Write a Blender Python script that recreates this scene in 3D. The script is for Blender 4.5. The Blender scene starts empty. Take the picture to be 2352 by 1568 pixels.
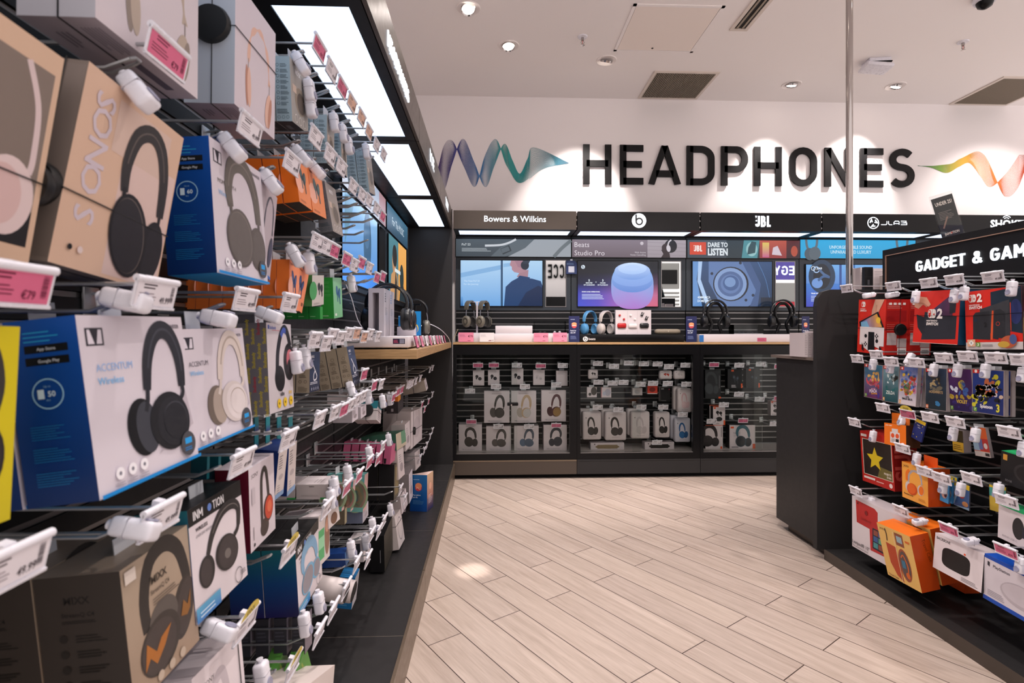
import bpy, bmesh, math, random
from mathutils import Vector, Matrix
random.seed(7)
SC = bpy.context.scene
COL = SC.collection
R = math.radians
# ------------------------------------------------------------------ camera, world, exposure
CAMH = 1.12                      # camera height (m)
FPX, CXP, HYP = 1230.0, 1176.0, 767.0   # focal length, centre column and horizon row in photo pixels
YAW = math.atan(48 / FPX)
FWD = Vector((math.sin(YAW), math.cos(YAW), 0)); RGT = Vector((math.cos(YAW), -math.sin(YAW), 0)); UP = Vector((0, 0, 1))
EYE = Vector((0, 0, CAMH))
cd = bpy.data.cameras.new('camera'); cam = bpy.data.objects.new('camera', cd); COL.objects.link(cam)
cam.location = EYE; cam.rotation_euler = (R(90), 0, -YAW)
cd.sensor_width = 36; cd.lens = FPX / 2352 * 36; cd.shift_y = -17 / 2352; cd.clip_start = .02
cd.dof.use_dof = True; cd.dof.focus_distance = 3.0; cd.dof.aperture_fstop = 6.3
SC.camera = cam
w = bpy.data.worlds.new('world'); SC.world = w; w.use_nodes = True
w.node_tree.nodes['Background'].inputs[0].default_value = (1, .895, .865, 1)
w.node_tree.nodes['Background'].inputs[1].default_value = 1.25
vs = SC.view_settings; vs.view_transform = 'Standard'; vs.look = 'None'; vs.gamma = 1; vs.use_curve_mapping = False
vs.exposure = 0.14
SC.cycles.use_light_tree = True; SC.cycles.max_bounces = 8; SC.cycles.sample_clamp_indirect = 4
SC.cycles.use_denoising = True
HC = 3.14        # ceiling height
YF, YB, YW = 4.13, 4.45, 4.56      # back units: front plane, back panel plane, wall
XLP, XRP = -.655, 2.05              # slat panels of the left and right units

def ray(px, py): return FWD * FPX + RGT * (px - CXP) + UP * (HYP - py)
def atX(px, py, X): d = ray(px, py); return EYE + d * (X / d.x)
def atY(px, py, Y): d = ray(px, py); return EYE + d * (Y / d.y)
def atZ(px, py, Z): d = ray(px, py); return EYE + d * ((Z - CAMH) / d.z)

# ------------------------------------------------------------------ materials
def hx(h):
    h = h.lstrip('#'); h = ''.join(c * 2 for c in h) if len(h) == 3 else h
    return tuple(((int(h[i:i + 2], 16) / 255 + .055) / 1.055) ** 2.4 if int(h[i:i + 2], 16) > 10 else int(h[i:i + 2], 16) / 255 / 12.92 for i in (0, 2, 4))
MATS = {}
def mat(name, color='#808080', rough=.5, metal=0., emit=0., spec=.5, noise=.0, nscale=60, attr=False, alpha=None, bump=0., coat=0.):
    if name in MATS: return MATS[name]
    m = bpy.data.materials.new(name); m.use_nodes = True; nt = m.node_tree; N = nt.nodes; L = nt.links
    b = N['Principled BSDF']; c = hx(color)
    b.inputs['Base Color'].default_value = (*c, 1); b.inputs['Roughness'].default_value = rough; b.inputs['Metallic'].default_value = metal
    b.inputs['Specular IOR Level'].default_value = spec; b.inputs['Coat Weight'].default_value = coat
    if attr:
        a = N.new('ShaderNodeAttribute'); a.attribute_name = 'Col'; src = a.outputs['Color']
        if emit: L.new(src, b.inputs['Emission Color']); b.inputs['Base Color'].default_value = (.01, .01, .01, 1)
        else: L.new(src, b.inputs['Base Color'])
    elif emit: b.inputs['Emission Color'].default_value = (*c, 1)
    b.inputs['Emission Strength'].default_value = emit
    if noise or bump:
        tc = N.new('ShaderNodeTexCoord'); n = N.new('ShaderNodeTexNoise'); n.inputs['Scale'].default_value = nscale; n.inputs['Detail'].default_value = 3
        L.new(tc.outputs['Object'], n.inputs['Vector'])
        if noise:
            mr = N.new('ShaderNodeMapRange'); mr.inputs[3].default_value = max(.02, rough - noise); mr.inputs[4].default_value = min(1, rough + noise)
            L.new(n.outputs['Fac'], mr.inputs[0]); L.new(mr.outputs[0], b.inputs['Roughness'])
        if bump:
            bp = N.new('ShaderNodeBump'); bp.inputs['Strength'].default_value = bump; bp.inputs['Distance'].default_value = .002
            L.new(n.outputs['Fac'], bp.inputs['Height']); L.new(bp.outputs[0], b.inputs['Normal'])
    MATS[name] = m; return m
CARD = mat('printed_card', attr=True, rough=.42, noise=.08, spec=.4)
SCREEN = mat('screen_image', attr=True, emit=.98, rough=.15)
BACKLIT = mat('backlit_poster', attr=True, emit=.9, rough=.4)
WHITEP = mat('white_plastic', '#e2e1ea', rough=.28, noise=.06)
WIRE = mat('steel_wire', '#b9bbbe', rough=.34, metal=.75, noise=.08)
BWIRE = mat('dark_wire', '#1a1a1c', rough=.4)
SLAT = mat('black_slat', '#17181a', rough=.38, spec=.22, noise=.08)
RAIL = mat('aluminium_rail', '#8e8c8c', rough=.35, metal=.8, noise=.08)
BLKP = mat('black_panel', '#151517', rough=.45, spec=.22, noise=.1, nscale=20)
ANTH = mat('anthracite_laminate', '#2b2a2b', rough=.42, spec=.22, noise=.1, nscale=35)
BRONZE = mat('bronze_laminate', '#4c443e', rough=.33, metal=.35, noise=.08, nscale=40)
TRIM = mat('brushed_trim', '#7f7162', rough=.35, metal=.7, noise=.1)
WALLM = mat('white_paint', '#f6f1f2', rough=.75, bump=.05, nscale=300)
CEILM = mat('ceiling_paint', '#f3eeed', rough=.85, bump=.05, nscale=300)
LIGHTP = mat('light_panel', '#d2e5ff', emit=1.35)
LETTER = mat('lit_letter', '#eef6ff', emit=1.35)
DLAMP = mat('lamp_glow', '#fff0e0', emit=14)
CHROME = mat('chrome', '#b4aeac', rough=.12, metal=1)
BLACKS = mat('black_satin', '#0d0d0f', rough=.3, spec=.22, noise=.05)
BLACKM = mat('black_matte', '#101012', rough=.7, spec=.22)
MIRROR = mat('mirror_glass', '#e8eeee', rough=.01, metal=1)
def wood(name, c1, c2, scale=(1, 1, 1), rough=.4):
    m = bpy.data.materials.new(name); m.use_nodes = True; N = m.node_tree.nodes; L = m.node_tree.links
    tc = N.new('ShaderNodeTexCoord'); mp = N.new('ShaderNodeMapping'); mp.inputs['Scale'].default_value = scale
    n = N.new('ShaderNodeTexNoise'); n.inputs['Scale'].default_value = 6; n.inputs['Detail'].default_value = 6
    r = N.new('ShaderNodeValToRGB'); r.color_ramp.elements[0].color = (*hx(c1), 1); r.color_ramp.elements[1].color = (*hx(c2), 1)
    r.color_ramp.elements[0].position = .3; r.color_ramp.elements[1].position = .7
    L.new(tc.outputs['Object'], mp.inputs[0]); L.new(mp.outputs[0], n.inputs['Vector']); L.new(n.outputs['Fac'], r.inputs[0])
    b = N['Principled BSDF']; L.new(r.outputs[0], b.inputs['Base Color']); b.inputs['Roughness'].default_value = rough
    return m
OAK = wood('oak_edge', '#9c7b54', '#c09c70', (2, 2, 40))
def glassy(name, tint='#ffffff', ior=1.4):
    m = bpy.data.materials.new(name); m.use_nodes = True; N = m.node_tree.nodes; L = m.node_tree.links
    for n in list(N):
        if n.type != 'OUTPUT_MATERIAL': N.remove(n)
    out = [n for n in N if n.type == 'OUTPUT_MATERIAL'][0]
    t = N.new('ShaderNodeBsdfTransparent'); t.inputs[0].default_value = (*hx(tint), 1)
    g = N.new('ShaderNodeBsdfGlossy'); g.inputs['Roughness'].default_value = .02
    fr = N.new('ShaderNodeFresnel'); fr.inputs[0].default_value = ior; mx = N.new('ShaderNodeMixShader')
    L.new(fr.outputs[0], mx.inputs[0]); L.new(t.outputs[0], mx.inputs[1]); L.new(g.outputs[0], mx.inputs[2]); L.new(mx.outputs[0], out.inputs[0])
    return m
GLASS = glassy('clear_glass', '#fafcfb', 1.22); ACRYL = glassy('clear_acrylic', '#fafbfb', 1.2)

# ------------------------------------------------------------------ mesh building
class MB:
    def __init__(s): s.v = []; s.f = []; s.m = []; s.c = []
    def add(s, vs, fs, m=CARD, col='#ffffff', M=None):
        o = len(s.v)
        if isinstance(col, str): col = hx(col)
        s.v += [(M @ Vector(p)) if M else Vector(p) for p in vs]
        for f in fs:
            s.f.append([o + i for i in f]); s.m.append(m)
            s.c.append([col(vs[i]) for i in f] if callable(col) else [col] * len(f))
        return s
    def quad(s, a, b, c, d, m=CARD, col='#ffffff'): return s.add([a, b, c, d], [(0, 1, 2, 3)], m, col)
    def box(s, x0, y0, z0, x1, y1, z1, m=CARD, col='#ffffff', M=None):
        v = [(x, y, z) for x in (x0, x1) for y in (y0, y1) for z in (z0, z1)]
        return s.add(v, [(0, 1, 3, 2), (4, 6, 7, 5), (0, 4, 5, 1), (2, 3, 7, 6), (0, 2, 6, 4), (1, 5, 7, 3)], m, col, M)
    def tube(s, pts, r, n=8, m=WIRE, col='#888888', closed=False, M=None):
        pts = [Vector(p) for p in pts]; k = len(pts); vs = []; prev = None
        for i, p in enumerate(pts):
            a = pts[(i - 1) % k] if (i or closed) else p; b = pts[(i + 1) % k] if (i < k - 1 or closed) else p
            t = (b - a).normalized()
            if prev is None:
                prev = t.orthogonal().normalized()
            x = (prev - t * prev.dot(t)).normalized(); y = t.cross(x); prev = x
            rr = r[i] if isinstance(r, (list, tuple)) else r
            vs += [p + (x * math.cos(2 * math.pi * j / n) + y * math.sin(2 * math.pi * j / n)) * rr for j in range(n)]
        fs = []
        for i in range(k if closed else k - 1):
            A = i * n; B = ((i + 1) % k) * n
            fs += [(A + j, A + (j + 1) % n, B + (j + 1) % n, B + j) for j in range(n)]
        if not closed: fs += [tuple(range(n - 1, -1, -1)), tuple((k - 1) * n + j for j in range(n))]
        return s.add(vs, fs, m, col, M)
    def lathe(s, prof, n=24, m=WHITEP, col='#ffffff', M=None, ax=(1, 1)):
        vs = []; k = len(prof)
        for r, z in prof: vs += [(r * math.cos(2 * math.pi * j / n) * ax[0], r * math.sin(2 * math.pi * j / n) * ax[1], z) for j in range(n)]
        fs = [(i * n + j, i * n + (j + 1) % n, (i + 1) * n + (j + 1) % n, (i + 1) * n + j) for i in range(k - 1) for j in range(n)]
        fs += [tuple(range(n - 1, -1, -1)), tuple((k - 1) * n + j for j in range(n))]
        return s.add(vs, fs, m, col, M)
    def rbox(s, w, d, h, r, m=WHITEP, col='#ffffff', M=None, seg=2, c=(0, 0, 0)):
        vs, fs = rboxdata(round(w, 5), round(d, 5), round(h, 5), round(r, 5), seg)
        return s.add([(x + c[0], y + c[1], z + c[2]) for x, y, z in vs], fs, m, col, M)
    def prism(s, pts, y0, y1, m=CARD, col='#ffffff', M=None):       # outline in (x,z), extruded along y
        n = len(pts)
        vs = [(x, y0, z) for x, z in pts] + [(x, y1, z) for x, z in pts]
        fs = [tuple(range(n)), tuple(range(2 * n - 1, n - 1, -1))] + [(i, n + i, n + (i + 1) % n, (i + 1) % n) for i in range(n)]
        return s.add(vs, fs, m, col, M)
    def build(s, name, parent=None, M=None, smooth=False):
        me = bpy.data.meshes.new(name); me.from_pydata([tuple(p) for p in s.v], [], s.f)
        ml = []
        for m in s.m:
            if m not in ml: ml.append(m); me.materials.append(m)
        idx = {m: i for i, m in enumerate(ml)}
        me.polygons.foreach_set('material_index', [idx[m] for m in s.m])
        at = me.color_attributes.new('Col', 'FLOAT_COLOR', 'CORNER')
        flat = []
        for c in s.c:
            for q in c: flat += [q[0], q[1], q[2], 1.]
        at.data.foreach_set('color', flat)
        if smooth:
            me.polygons.foreach_set('use_smooth', [True] * len(me.polygons)); me.set_sharp_from_angle(angle=R(40))
        me.update()
        o = bpy.data.objects.new(name, me); COL.objects.link(o)
        if parent: o.parent = parent
        if M is not None: o.matrix_world = M if not parent else o.matrix_world; 
        if M is not None and parent: o.matrix_local = M
        return o
RBC = {}
def rboxdata(w, d, h, r, seg):
    k = (w, d, h, r, seg)
    if k not in RBC:
        bm = bmesh.new(); bmesh.ops.create_cube(bm, size=1)
        for v in bm.verts: v.co = (v.co.x * w, v.co.y * d, v.co.z * h)
        bmesh.ops.bevel(bm, geom=bm.edges[:], offset=r, segments=seg, profile=.5, affect='EDGES')
        bm.verts.ensure_lookup_table()
        RBC[k] = ([tuple(v.co) for v in bm.verts], [tuple(v.index for v in f.verts) for f in bm.faces]); bm.free()
    return RBC[k]
SEEN = {}
def tag(o, label=None, cat=None, group=None, kind=None):
    if label:
        o['label'] = label
        if label in SEEN and not group: print('DUPLICATE LABEL', label)
        SEEN[label] = 1
        if not 4 <= len(label.split()) <= 16: print('LABEL LENGTH', len(label.split()), label)
    if cat: o['category'] = cat
    if group: o['group'] = group
    if kind: o['kind'] = kind
    return o
def empty(name, M, label, cat, group=None):
    o = bpy.data.objects.new(name, None); COL.objects.link(o); o.empty_display_size = .02
    o.matrix_world = M if isinstance(M, Matrix) else Matrix.Translation(M); return tag(o, label, cat, group)
def clone(o, parent=None):
    c = o.copy(); COL.objects.link(c)
    if parent: c.parent = parent; c.matrix_parent_inverse = o.matrix_parent_inverse.copy()
    for ch in list(o.children): clone(ch, c)
    return c
def struct(o): o['kind'] = 'structure'; return o
def basis(u, n, v, org):
    M = Matrix.Identity(4)
    for i in range(3): M[i][0] = u[i]; M[i][1] = -n[i]; M[i][2] = v[i]; M[i][3] = org[i]
    return M
SIDE = {'L': (Vector((0, 1, 0)), Vector((1, 0, 0))), 'R': (Vector((0, -1, 0)), Vector((-1, 0, 0))), 'B': (Vector((1, 0, 0)), Vector((0, -1, 0)))}
def sidem(side, org): u, n = SIDE[side]; return basis(u, n, UP, org)
def ptS(side, px, py, pl): return atY(px, py, pl) if side == 'B' else atX(px, py, pl)

# ------------------------------------------------------------------ lettering
TXT = {}
def textdata(s, bold=0.):
    k = (s, bold)
    if k not in TXT:
        c = bpy.data.curves.new('t', 'FONT'); c.body = s; c.resolution_u = 2; c.offset = bold; c.size = 1 / .69
        o = bpy.data.objects.new('t', c); COL.objects.link(o); m = o.to_mesh()
        vs = [(v.co.x, v.co.y) for v in m.vertices]; fs = [tuple(p.vertices) for p in m.polygons]
        o.to_mesh_clear(); bpy.data.objects.remove(o); bpy.data.curves.remove(c)
        x0 = min([p[0] for p in vs] or [0]); x1 = max([p[0] for p in vs] or [1])
        TXT[k] = ([(x - x0, y) for x, y in vs], fs, x1 - x0)
    return TXT[k]
def arc(cx, cy, rx, ry, a0, a1, n=10): return [(cx + rx * math.cos(R(a0 + (a1 - a0) * i / n)), cy + ry * math.sin(R(a0 + (a1 - a0) * i / n))) for i in range(n + 1)]
S_ = .165; H_ = S_ / 2
def glyph(ch):   # stroke skeletons (polylines) of a plain grotesque capital, cap height 1; returns (list of (pts, closed), advance width)
    t, b, m = 1 - H_, H_, .5
    if ch == 'H': return [([(H_, 0), (H_, 1)], 0), ([(.72 - H_, 0), (.72 - H_, 1)], 0), ([(H_, .52), (.72 - H_, .52)], 0)], .72
    if ch == 'E': return [([(H_, 0), (H_, 1)], 0), ([(H_, t), (.6, t)], 0), ([(H_, b), (.6, b)], 0), ([(H_, .51), (.56, .51)], 0)], .6
    if ch == 'A': return [([(.085, 0), (.425, 1.0)], 0), ([(.765, 0), (.425, 1.0)], 0), ([(.2, .28), (.65, .28)], 0)], .85
    if ch == 'D': return [([(H_, 0), (H_, 1)], 0), ([(H_, t), (.36, t)] + arc(.36, .68, .72 - H_ - .36, t - .68, 90, 0) + arc(.36, .32, .72 - H_ - .36, .32 - b, 0, -90) + [(H_, b)], 0)], .72
    if ch == 'P': return [([(H_, 0), (H_, 1)], 0), ([(H_, t), (.4, t)] + arc(.4, (t + .42) / 2, .70 - H_ - .4, (t - .42) / 2, 90, -90) + [(H_, .42)], 0)], .7
    if ch == 'O': return [(arc(.365, .64, .365 - H_, t - .64, 0, 180) + arc(.365, .36, .365 - H_, .36 - b, 180, 360), 1)], .73
    if ch == 'N': return [([(H_, 0), (H_, 1)], 0), ([(.72 - H_, 0), (.72 - H_, 1)], 0), ([(H_ + .01, .97), (.72 - H_ - .01, .03)], 0)], .72
    if ch == 'S': return [(arc(.36, .72, .25, t - .72, 35, 180) + arc(.36, .70, .25, .18, 180, 262, 6) + arc(.33, .32, .27, .2, 82, 0, 6) + arc(.34, .30, .26, .3 - b, 0, -145), 0)], .68
    if ch == 'G': return [(arc(.36, .64, .36 - H_, t - .64, 30, 180) + arc(.36, .36, .36 - H_, .36 - b, 180, 360) + [(.72 - H_, .48), (.40, .48)], 0)], .72
    if ch == 'T': return [([(.33, 0), (.33, 1)], 0), ([(0, t), (.66, t)], 0)], .66
    if ch == 'M': return [([(H_, 0), (H_, 1)], 0), ([(.86 - H_, 0), (.86 - H_, 1)], 0), ([(H_, .95), (.43, .32)], 0), ([(.86 - H_, .95), (.43, .32)], 0)], .86
    if ch == 'I': return [([(H_, 0), (H_, 1)], 0)], S_
    if ch == 'C': return [(arc(.36, .64, .36 - H_, t - .64, 25, 180) + arc(.36, .36, .36 - H_, .36 - b, 180, 335), 0)], .7
    if ch == 'R': return [([(H_, 0), (H_, 1)], 0), ([(H_, t), (.4, t)] + arc(.4, .7, .21, t - .7, 90, -90) + [(H_, .485)], 0), ([(.38, .48), (.64, 0)], 0)], .72
    if ch == 'Y': return [([(.35, 0), (.35, .45)], 0), ([(.08, 1), (.35, .42), (.62, 1)], 0)], .7
    if ch == '&': return [([(.76, .06), (.27, .70)] + arc(.36, .78, .15, .14, 200, 20, 8) + arc(.33, .68, .17, .14, 10, -60, 4) + arc(.30, .28, .22, .2, 110, 300, 10) + [(.55, .15), (.70, .42)], 0)], .84
    return [], .28
def strokepoly(pts, wd, closed=False):
    """flat band along a polyline (mitred): list of quads ((x,y)x4)"""
    n = len(pts); L = []
    for i in range(n):
        a = pts[i - 1] if (i or closed) else pts[i]; b = pts[(i + 1) % n] if (i < n - 1 or closed) else pts[i]
        p = pts[i]
        d0 = Vector((p[0] - a[0], p[1] - a[1])); d1 = Vector((b[0] - p[0], b[1] - p[1]))
        if d0.length < 1e-9: d0 = d1
        if d1.length < 1e-9: d1 = d0
        d0.normalize(); d1.normalize(); n0 = Vector((-d0.y, d0.x)); n1 = Vector((-d1.y, d1.x)); mm = n0 + n1
        if mm.length < 1e-6: mm = n0
        mm.normalize(); k = 1 / max(.35, mm.dot(n0)); ww = wd[i] if isinstance(wd, (list, tuple)) else wd
        L.append(((p[0] + mm.x * k * ww / 2, p[1] + mm.y * k * ww / 2), (p[0] - mm.x * k * ww / 2, p[1] - mm.y * k * ww / 2)))
    return L
def glyph_solid(mb, ch, x, z, h, y0, y1, m, col='#ffffff', M=None):
    st, adv = glyph(ch)
    for pts, cl in st:
        if cl: pts = pts[:-1] if pts[0] == pts[-1] else pts
        q = []
        for p in pts:
            if not q or (abs(p[0] - q[-1][0]) + abs(p[1] - q[-1][1])) > 1e-4: q.append(p)
        L = strokepoly(q, S_, cl); k = len(L)
        L = [tuple((x + a * h, z + min(max(b, 0), 1) * h) for a, b in e) for e in L]
        vs = []; fs = []
        for e in L: vs += [(e[0][0], y0, e[0][1]), (e[1][0], y0, e[1][1]), (e[0][0], y1, e[0][1]), (e[1][0], y1, e[1][1])]
        for i in range(k if cl else k - 1):
            A = 4 * i; B = 4 * ((i + 1) % k)
            fs += [(A, A + 1, B + 1, B), (A + 2, B + 2, B + 3, A + 3), (A, B, B + 2, A + 2), (A + 1, A + 3, B + 3, B + 1)]
        if not cl: fs += [(0, 2, 3, 1), (4 * k - 4, 4 * k - 3, 4 * k - 1, 4 * k - 2)]
        mb.add(vs, fs, m, col, M)
    return adv * h
def spline(P, n=40):
    out = []; k = len(P)
    for i in range(k - 1):
        p0 = P[max(i - 1, 0)]; p1 = P[i]; p2 = P[i + 1]; p3 = P[min(i + 2, k - 1)]; q = max(2, n // (k - 1))
        for j in range(q):
            t = j / q
            out.append(tuple(.5 * (2 * p1[a] + (p2[a] - p0[a]) * t + (2 * p0[a] - 5 * p1[a] + 4 * p2[a] - p3[a]) * t * t + (3 * p1[a] - p0[a] - 3 * p2[a] + p3[a]) * t ** 3) for a in range(len(p1))))
    return out + [tuple(P[-1])]

# ------------------------------------------------------------------ printing on faces
class Face:
    """a rectangular face w x h; (0,0) lower left, (1,1) upper right; prints flat shapes layer over layer into an MB"""
    def __init__(s, mb, P, w, h, m=CARD, eps=.00012): s.mb = mb; s.P = P; s.w = w; s.h = h; s.m = m; s.e = eps; s.k = 1
    def _pts(s, pts): return [s.P(x * s.w, y * s.h, s.k * s.e) for x, y in pts]
    def poly(s, pts, col, m=None):
        v = s._pts(pts); fs = [tuple(range(len(v)))]
        if callable(col):
            ref = {i: col(*pts[i]) for i in range(len(pts))}; o = len(s.mb.v)
            s.mb.v += [Vector(p) for p in v]; s.mb.f.append([o + i for i in range(len(v))]); s.mb.m.append(m or s.m); s.mb.c.append([ref[i] for i in range(len(v))])
        else: s.mb.add(v, fs, m or s.m, col)
        s.k += 1; return s
    def rect(s, x0, y0, x1, y1, col, col2=None, hz=False, m=None):     # col2: colour at the top (or right) edge of a printed blend
        if col2 is None: return s.poly([(x0, y0), (x1, y0), (x1, y1), (x0, y1)], col, m)
        a, b = hx(col), hx(col2)
        return s.poly([(x0, y0), (x1, y0), (x1, y1), (x0, y1)], (lambda x, y: a if x == x0 else b) if hz else (lambda x, y: a if y == y0 else b), m)
    def ell(s, cx, cy, rx, ry, col, rot=0, n=28, col2=None, rr=None):      # rx in widths, ry in heights, rotation in true space
        X, Y = cx * s.w, cy * s.h; a, b = rx * s.w, (ry * s.h if rr is None else rr * s.w); pts = []
        for i in range(n):
            t = 2 * math.pi * i / n; x = a * math.cos(t); y = b * math.sin(t); c, d = math.cos(R(rot)), math.sin(R(rot))
            pts.append(((X + x * c - y * d) / s.w, (Y + x * d + y * c) / s.h))
        if col2 is None: return s.poly(pts, col)
        p, q = hx(col), hx(col2)
        return s.poly(pts, lambda x, y: tuple(p[i] + (q[i] - p[i]) * min(1, max(0, (y - cy) / (2 * b / s.h) + .5)) for i in range(3)))
    def circ(s, cx, cy, r, col, n=24): return s.ell(cx, cy, r, 0, col, rr=r, n=n)
    def ring(s, cx, cy, r, t, col, n=28):
        pts = [(cx * s.w + r * s.w * math.cos(2 * math.pi * i / n), cy * s.h + r * s.w * math.sin(2 * math.pi * i / n)) for i in range(n)]
        return s.band(pts, t * s.w, col, True, raw=True)
    def band(s, pts, wd, col, closed=False, raw=False):
        if not raw: pts = [(x * s.w, y * s.h) for x, y in pts]; wd = [q * s.w for q in wd] if isinstance(wd, (list, tuple)) else wd * s.w
        L = strokepoly(pts, wd, closed); k = len(L); vs = [s.P(*p, s.k * s.e) for e in L for p in e]
        fs = [(2 * i, 2 * i + 1, 2 * ((i + 1) % k) + 1, 2 * ((i + 1) % k)) for i in range(k if closed else k - 1)]
        s.mb.add(vs, fs, s.m, col); s.k += 1; return s
    def curve(s, pts, wd, col, n=24): return s.band(spline(pts, n), wd, col)
    def text(s, t, x, y, h, col, al='l', bold=0., rot=0, sx=1., m=None):     # h: cap height in face heights
        vs, fs, wd = textdata(t, bold); k = h * s.h; off = {'l': 0, 'c': -wd / 2, 'r': -wd}[al]; c, d = math.cos(R(rot)), math.sin(R(rot)); pts = []
        for a, b in vs:
            p, q = (a + off) * k * sx, b * k; pts.append(s.P(x * s.w + p * c - q * d, y * s.h + p * d + q * c, s.k * s.e))
        s.mb.add(pts, fs, m or s.m, col); s.k += 1; return s
    def din(s, t, x, y, h, col, gap=.14, rot=0):
        X = 0
        for ch in t:
            st, adv = glyph(ch)
            for pts, cl in st:
                q = [p for i, p in enumerate(pts) if i == 0 or abs(p[0] - pts[i - 1][0]) + abs(p[1] - pts[i - 1][1]) > 1e-4]
                c, d = math.cos(R(rot)), math.sin(R(rot)); kk = h * s.h
                pp = [((x * s.w + ((X + a) * c - b * d) * kk), (y * s.h + ((X + a) * d + b * c) * kk)) for a, b in q]
                s.band(pp, S_ * kk, col, bool(cl), raw=True); s.k -= 1
            X += adv + gap
        s.k += 1; return X * h * s.h / s.w
    def lines(s, x0, y0, x1, y1, n, col, fill=.5, seed=1):
        rg = random.Random(seed * 31 + n); dy = (y1 - y0) / n
        for i in range(n):
            yy = y1 - (i + 1) * dy; s.rect(x0, yy, x0 + (x1 - x0) * rg.uniform(.55, 1), yy + dy * fill, col); s.k -= 1
        s.k += 1; return s
    def bars(s, x0, y0, x1, y1, n, col):
        rg = random.Random(n); dy = (y1 - y0) / n
        for i in range(n): s.rect(x0, y0 + i * dy, x1, y0 + (i + rg.uniform(.25, .75)) * dy, col); s.k -= 1
        s.k += 1; return s
    def grid(s, x0, y0, x1, y1, rows, q=4):      # smooth printed blend through a grid of colours (rows from the bottom up)
        C = [[hx(c) for c in r] for r in rows]; nr, nc = len(C) - 1, len(C[0]) - 1
        def at(u, v):
            a, b = min(nc - 1, int(u)), min(nr - 1, int(v)); f, g = u - a, v - b
            return tuple((C[b][a][k] * (1 - f) + C[b][a + 1][k] * f) * (1 - g) + (C[b + 1][a][k] * (1 - f) + C[b + 1][a + 1][k] * f) * g for k in range(3))
        for i in range(nc * q):
            for j in range(nr * q):
                u0, u1, v0, v1 = i / q, (i + 1) / q, j / q, (j + 1) / q
                X = [(x0 + (x1 - x0) * u / nc, y0 + (y1 - y0) * v / nr) for u, v in ((u0, v0), (u1, v0), (u1, v1), (u0, v1))]
                o = len(s.mb.v); s.mb.v += [Vector(p) for p in s._pts(X)]; s.mb.f.append([o, o + 1, o + 2, o + 3]); s.mb.m.append(s.m); s.mb.c.append([at(u, v) for u, v in ((u0, v0), (u1, v0), (u1, v1), (u0, v1))])
        s.k += 1; return s
    def jbl(s, x, y, h, col):      # heavy condensed three letter mark with a dotted stroke before it
        k = h * s.h; w = k / s.w; P = lambda L: [(x * s.w + a * k, y * s.h + b * k) for a, b in L]
        s.band(P([(.30, 1), (.30, .28), (.26, .15), (.17, .12), (.08, .15), (.05, .28)]), .20 * k, col, raw=True)
        s.band(P([(.57, 0), (.57, 1)]), .2 * k, col, raw=True); s.band(P([(.57, .91), (.72, .91), (.8, .84), (.8, .64), (.72, .54), (.6, .54)]), .17 * k, col, raw=True); s.band(P([(.6, .52), (.74, .52), (.83, .42), (.83, .2), (.74, .09), (.57, .09)]), .18 * k, col, raw=True)
        s.band(P([(1.1, 1), (1.1, .1), (1.36, .1)]), .2 * k, col, raw=True); s.poly([(q[0] / s.w, q[1] / s.h) for q in P([(-.09, 1), (.11, 1), (.01, .75)])], col); s.circ(x + .03 * w, y + .55 * h, .075 * w, col)
    def sub(s, x0, y0, x1, y1): return Sub(s, x0, y0, x1, y1)
class Sub:
    """a sub-rectangle of a Face with the same drawing calls used by the headphone pictures"""
    def __init__(s, F, x0, y0, x1, y1, flip=False): s.F = F; s.b = (x0, y0, x1, y1); s.flip = flip
    def p(s, x, y): a, b, c, d = s.b; x = 1 - x if s.flip else x; return (a + x * (c - a), b + y * (d - b))
    def ell(s, cx, cy, rx, ry, col, rot=0, col2=None): a, b, c, d = s.b; s.F.ell(*s.p(cx, cy), rx * (c - a), ry * (d - b), col, -rot if s.flip else rot, col2=col2)
    def curve(s, pts, wd, col): a, b, c, d = s.b; s.F.curve([s.p(*q) for q in pts], [q * (c - a) for q in wd] if isinstance(wd, (list, tuple)) else wd * (c - a), col, 30)
    def poly(s, pts, col): s.F.poly([s.p(*q) for q in pts], col)
def hp_quarter(S, band, cup, face, inner=None, yoke=None, shine=None):
    """product picture of over-ear headphones seen three-quarter on"""
    yoke = yoke or band
    S.ell(.24, .23, .20, .22, inner or cup, 8)
    S.ell(.30, .22, .15, .20, shine or cup, 8)
    S.curve([(.36, .52), (.34, .42), (.30, .34)], .05, yoke)
    S.curve([(.36, .50), (.40, .72), (.50, .90), (.62, .975), (.76, .95), (.86, .84), (.90, .68), (.89, .50)], [.10, .13, .15, .16, .15, .14, .13, .12] * 1, inner or band) if False else None
    pts = spline([(.35, .50), (.40, .72), (.50, .89), (.63, .965), (.77, .93), (.86, .80), (.89, .65), (.88, .48)], 28)
    n = len(pts); a, b, c, d = S.b
    S.F.band([S.p(*q) for q in pts], [(.10 + .07 * math.sin(math.pi * i / n)) * (c - a) for i in range(n)], band)
    if shine: S.F.band([S.p(q[0] + .012, q[1] + .004) for q in pts[3:-3]], .025 * (c - a), shine)
    S.curve([(.88, .50), (.88, .42), (.80, .36)], .05, yoke)
    S.ell(.63, .22, .30, .235, cup, -12)
    S.ell(.68, .21, .255, .205, face, -12)
    if shine: S.ell(.71, .22, .19, .15, shine, -12); S.ell(.705, .212, .185, .146, face, -12)
def hp_tall(S, band, cup, face):
    """slimmer picture: long thin band, tall cups"""
    S.curve([(.18, .42), (.22, .75), (.38, .96), (.60, .985), (.80, .85), (.86, .50)], [.06, .09, .1, .1, .1, .09, .08] * 5, band)
    S.ell(.17, .22, .15, .22, cup, 5); S.ell(.80, .24, .16, .23, cup, -6); S.ell(.83, .24, .12, .2, face, -6)
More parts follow.
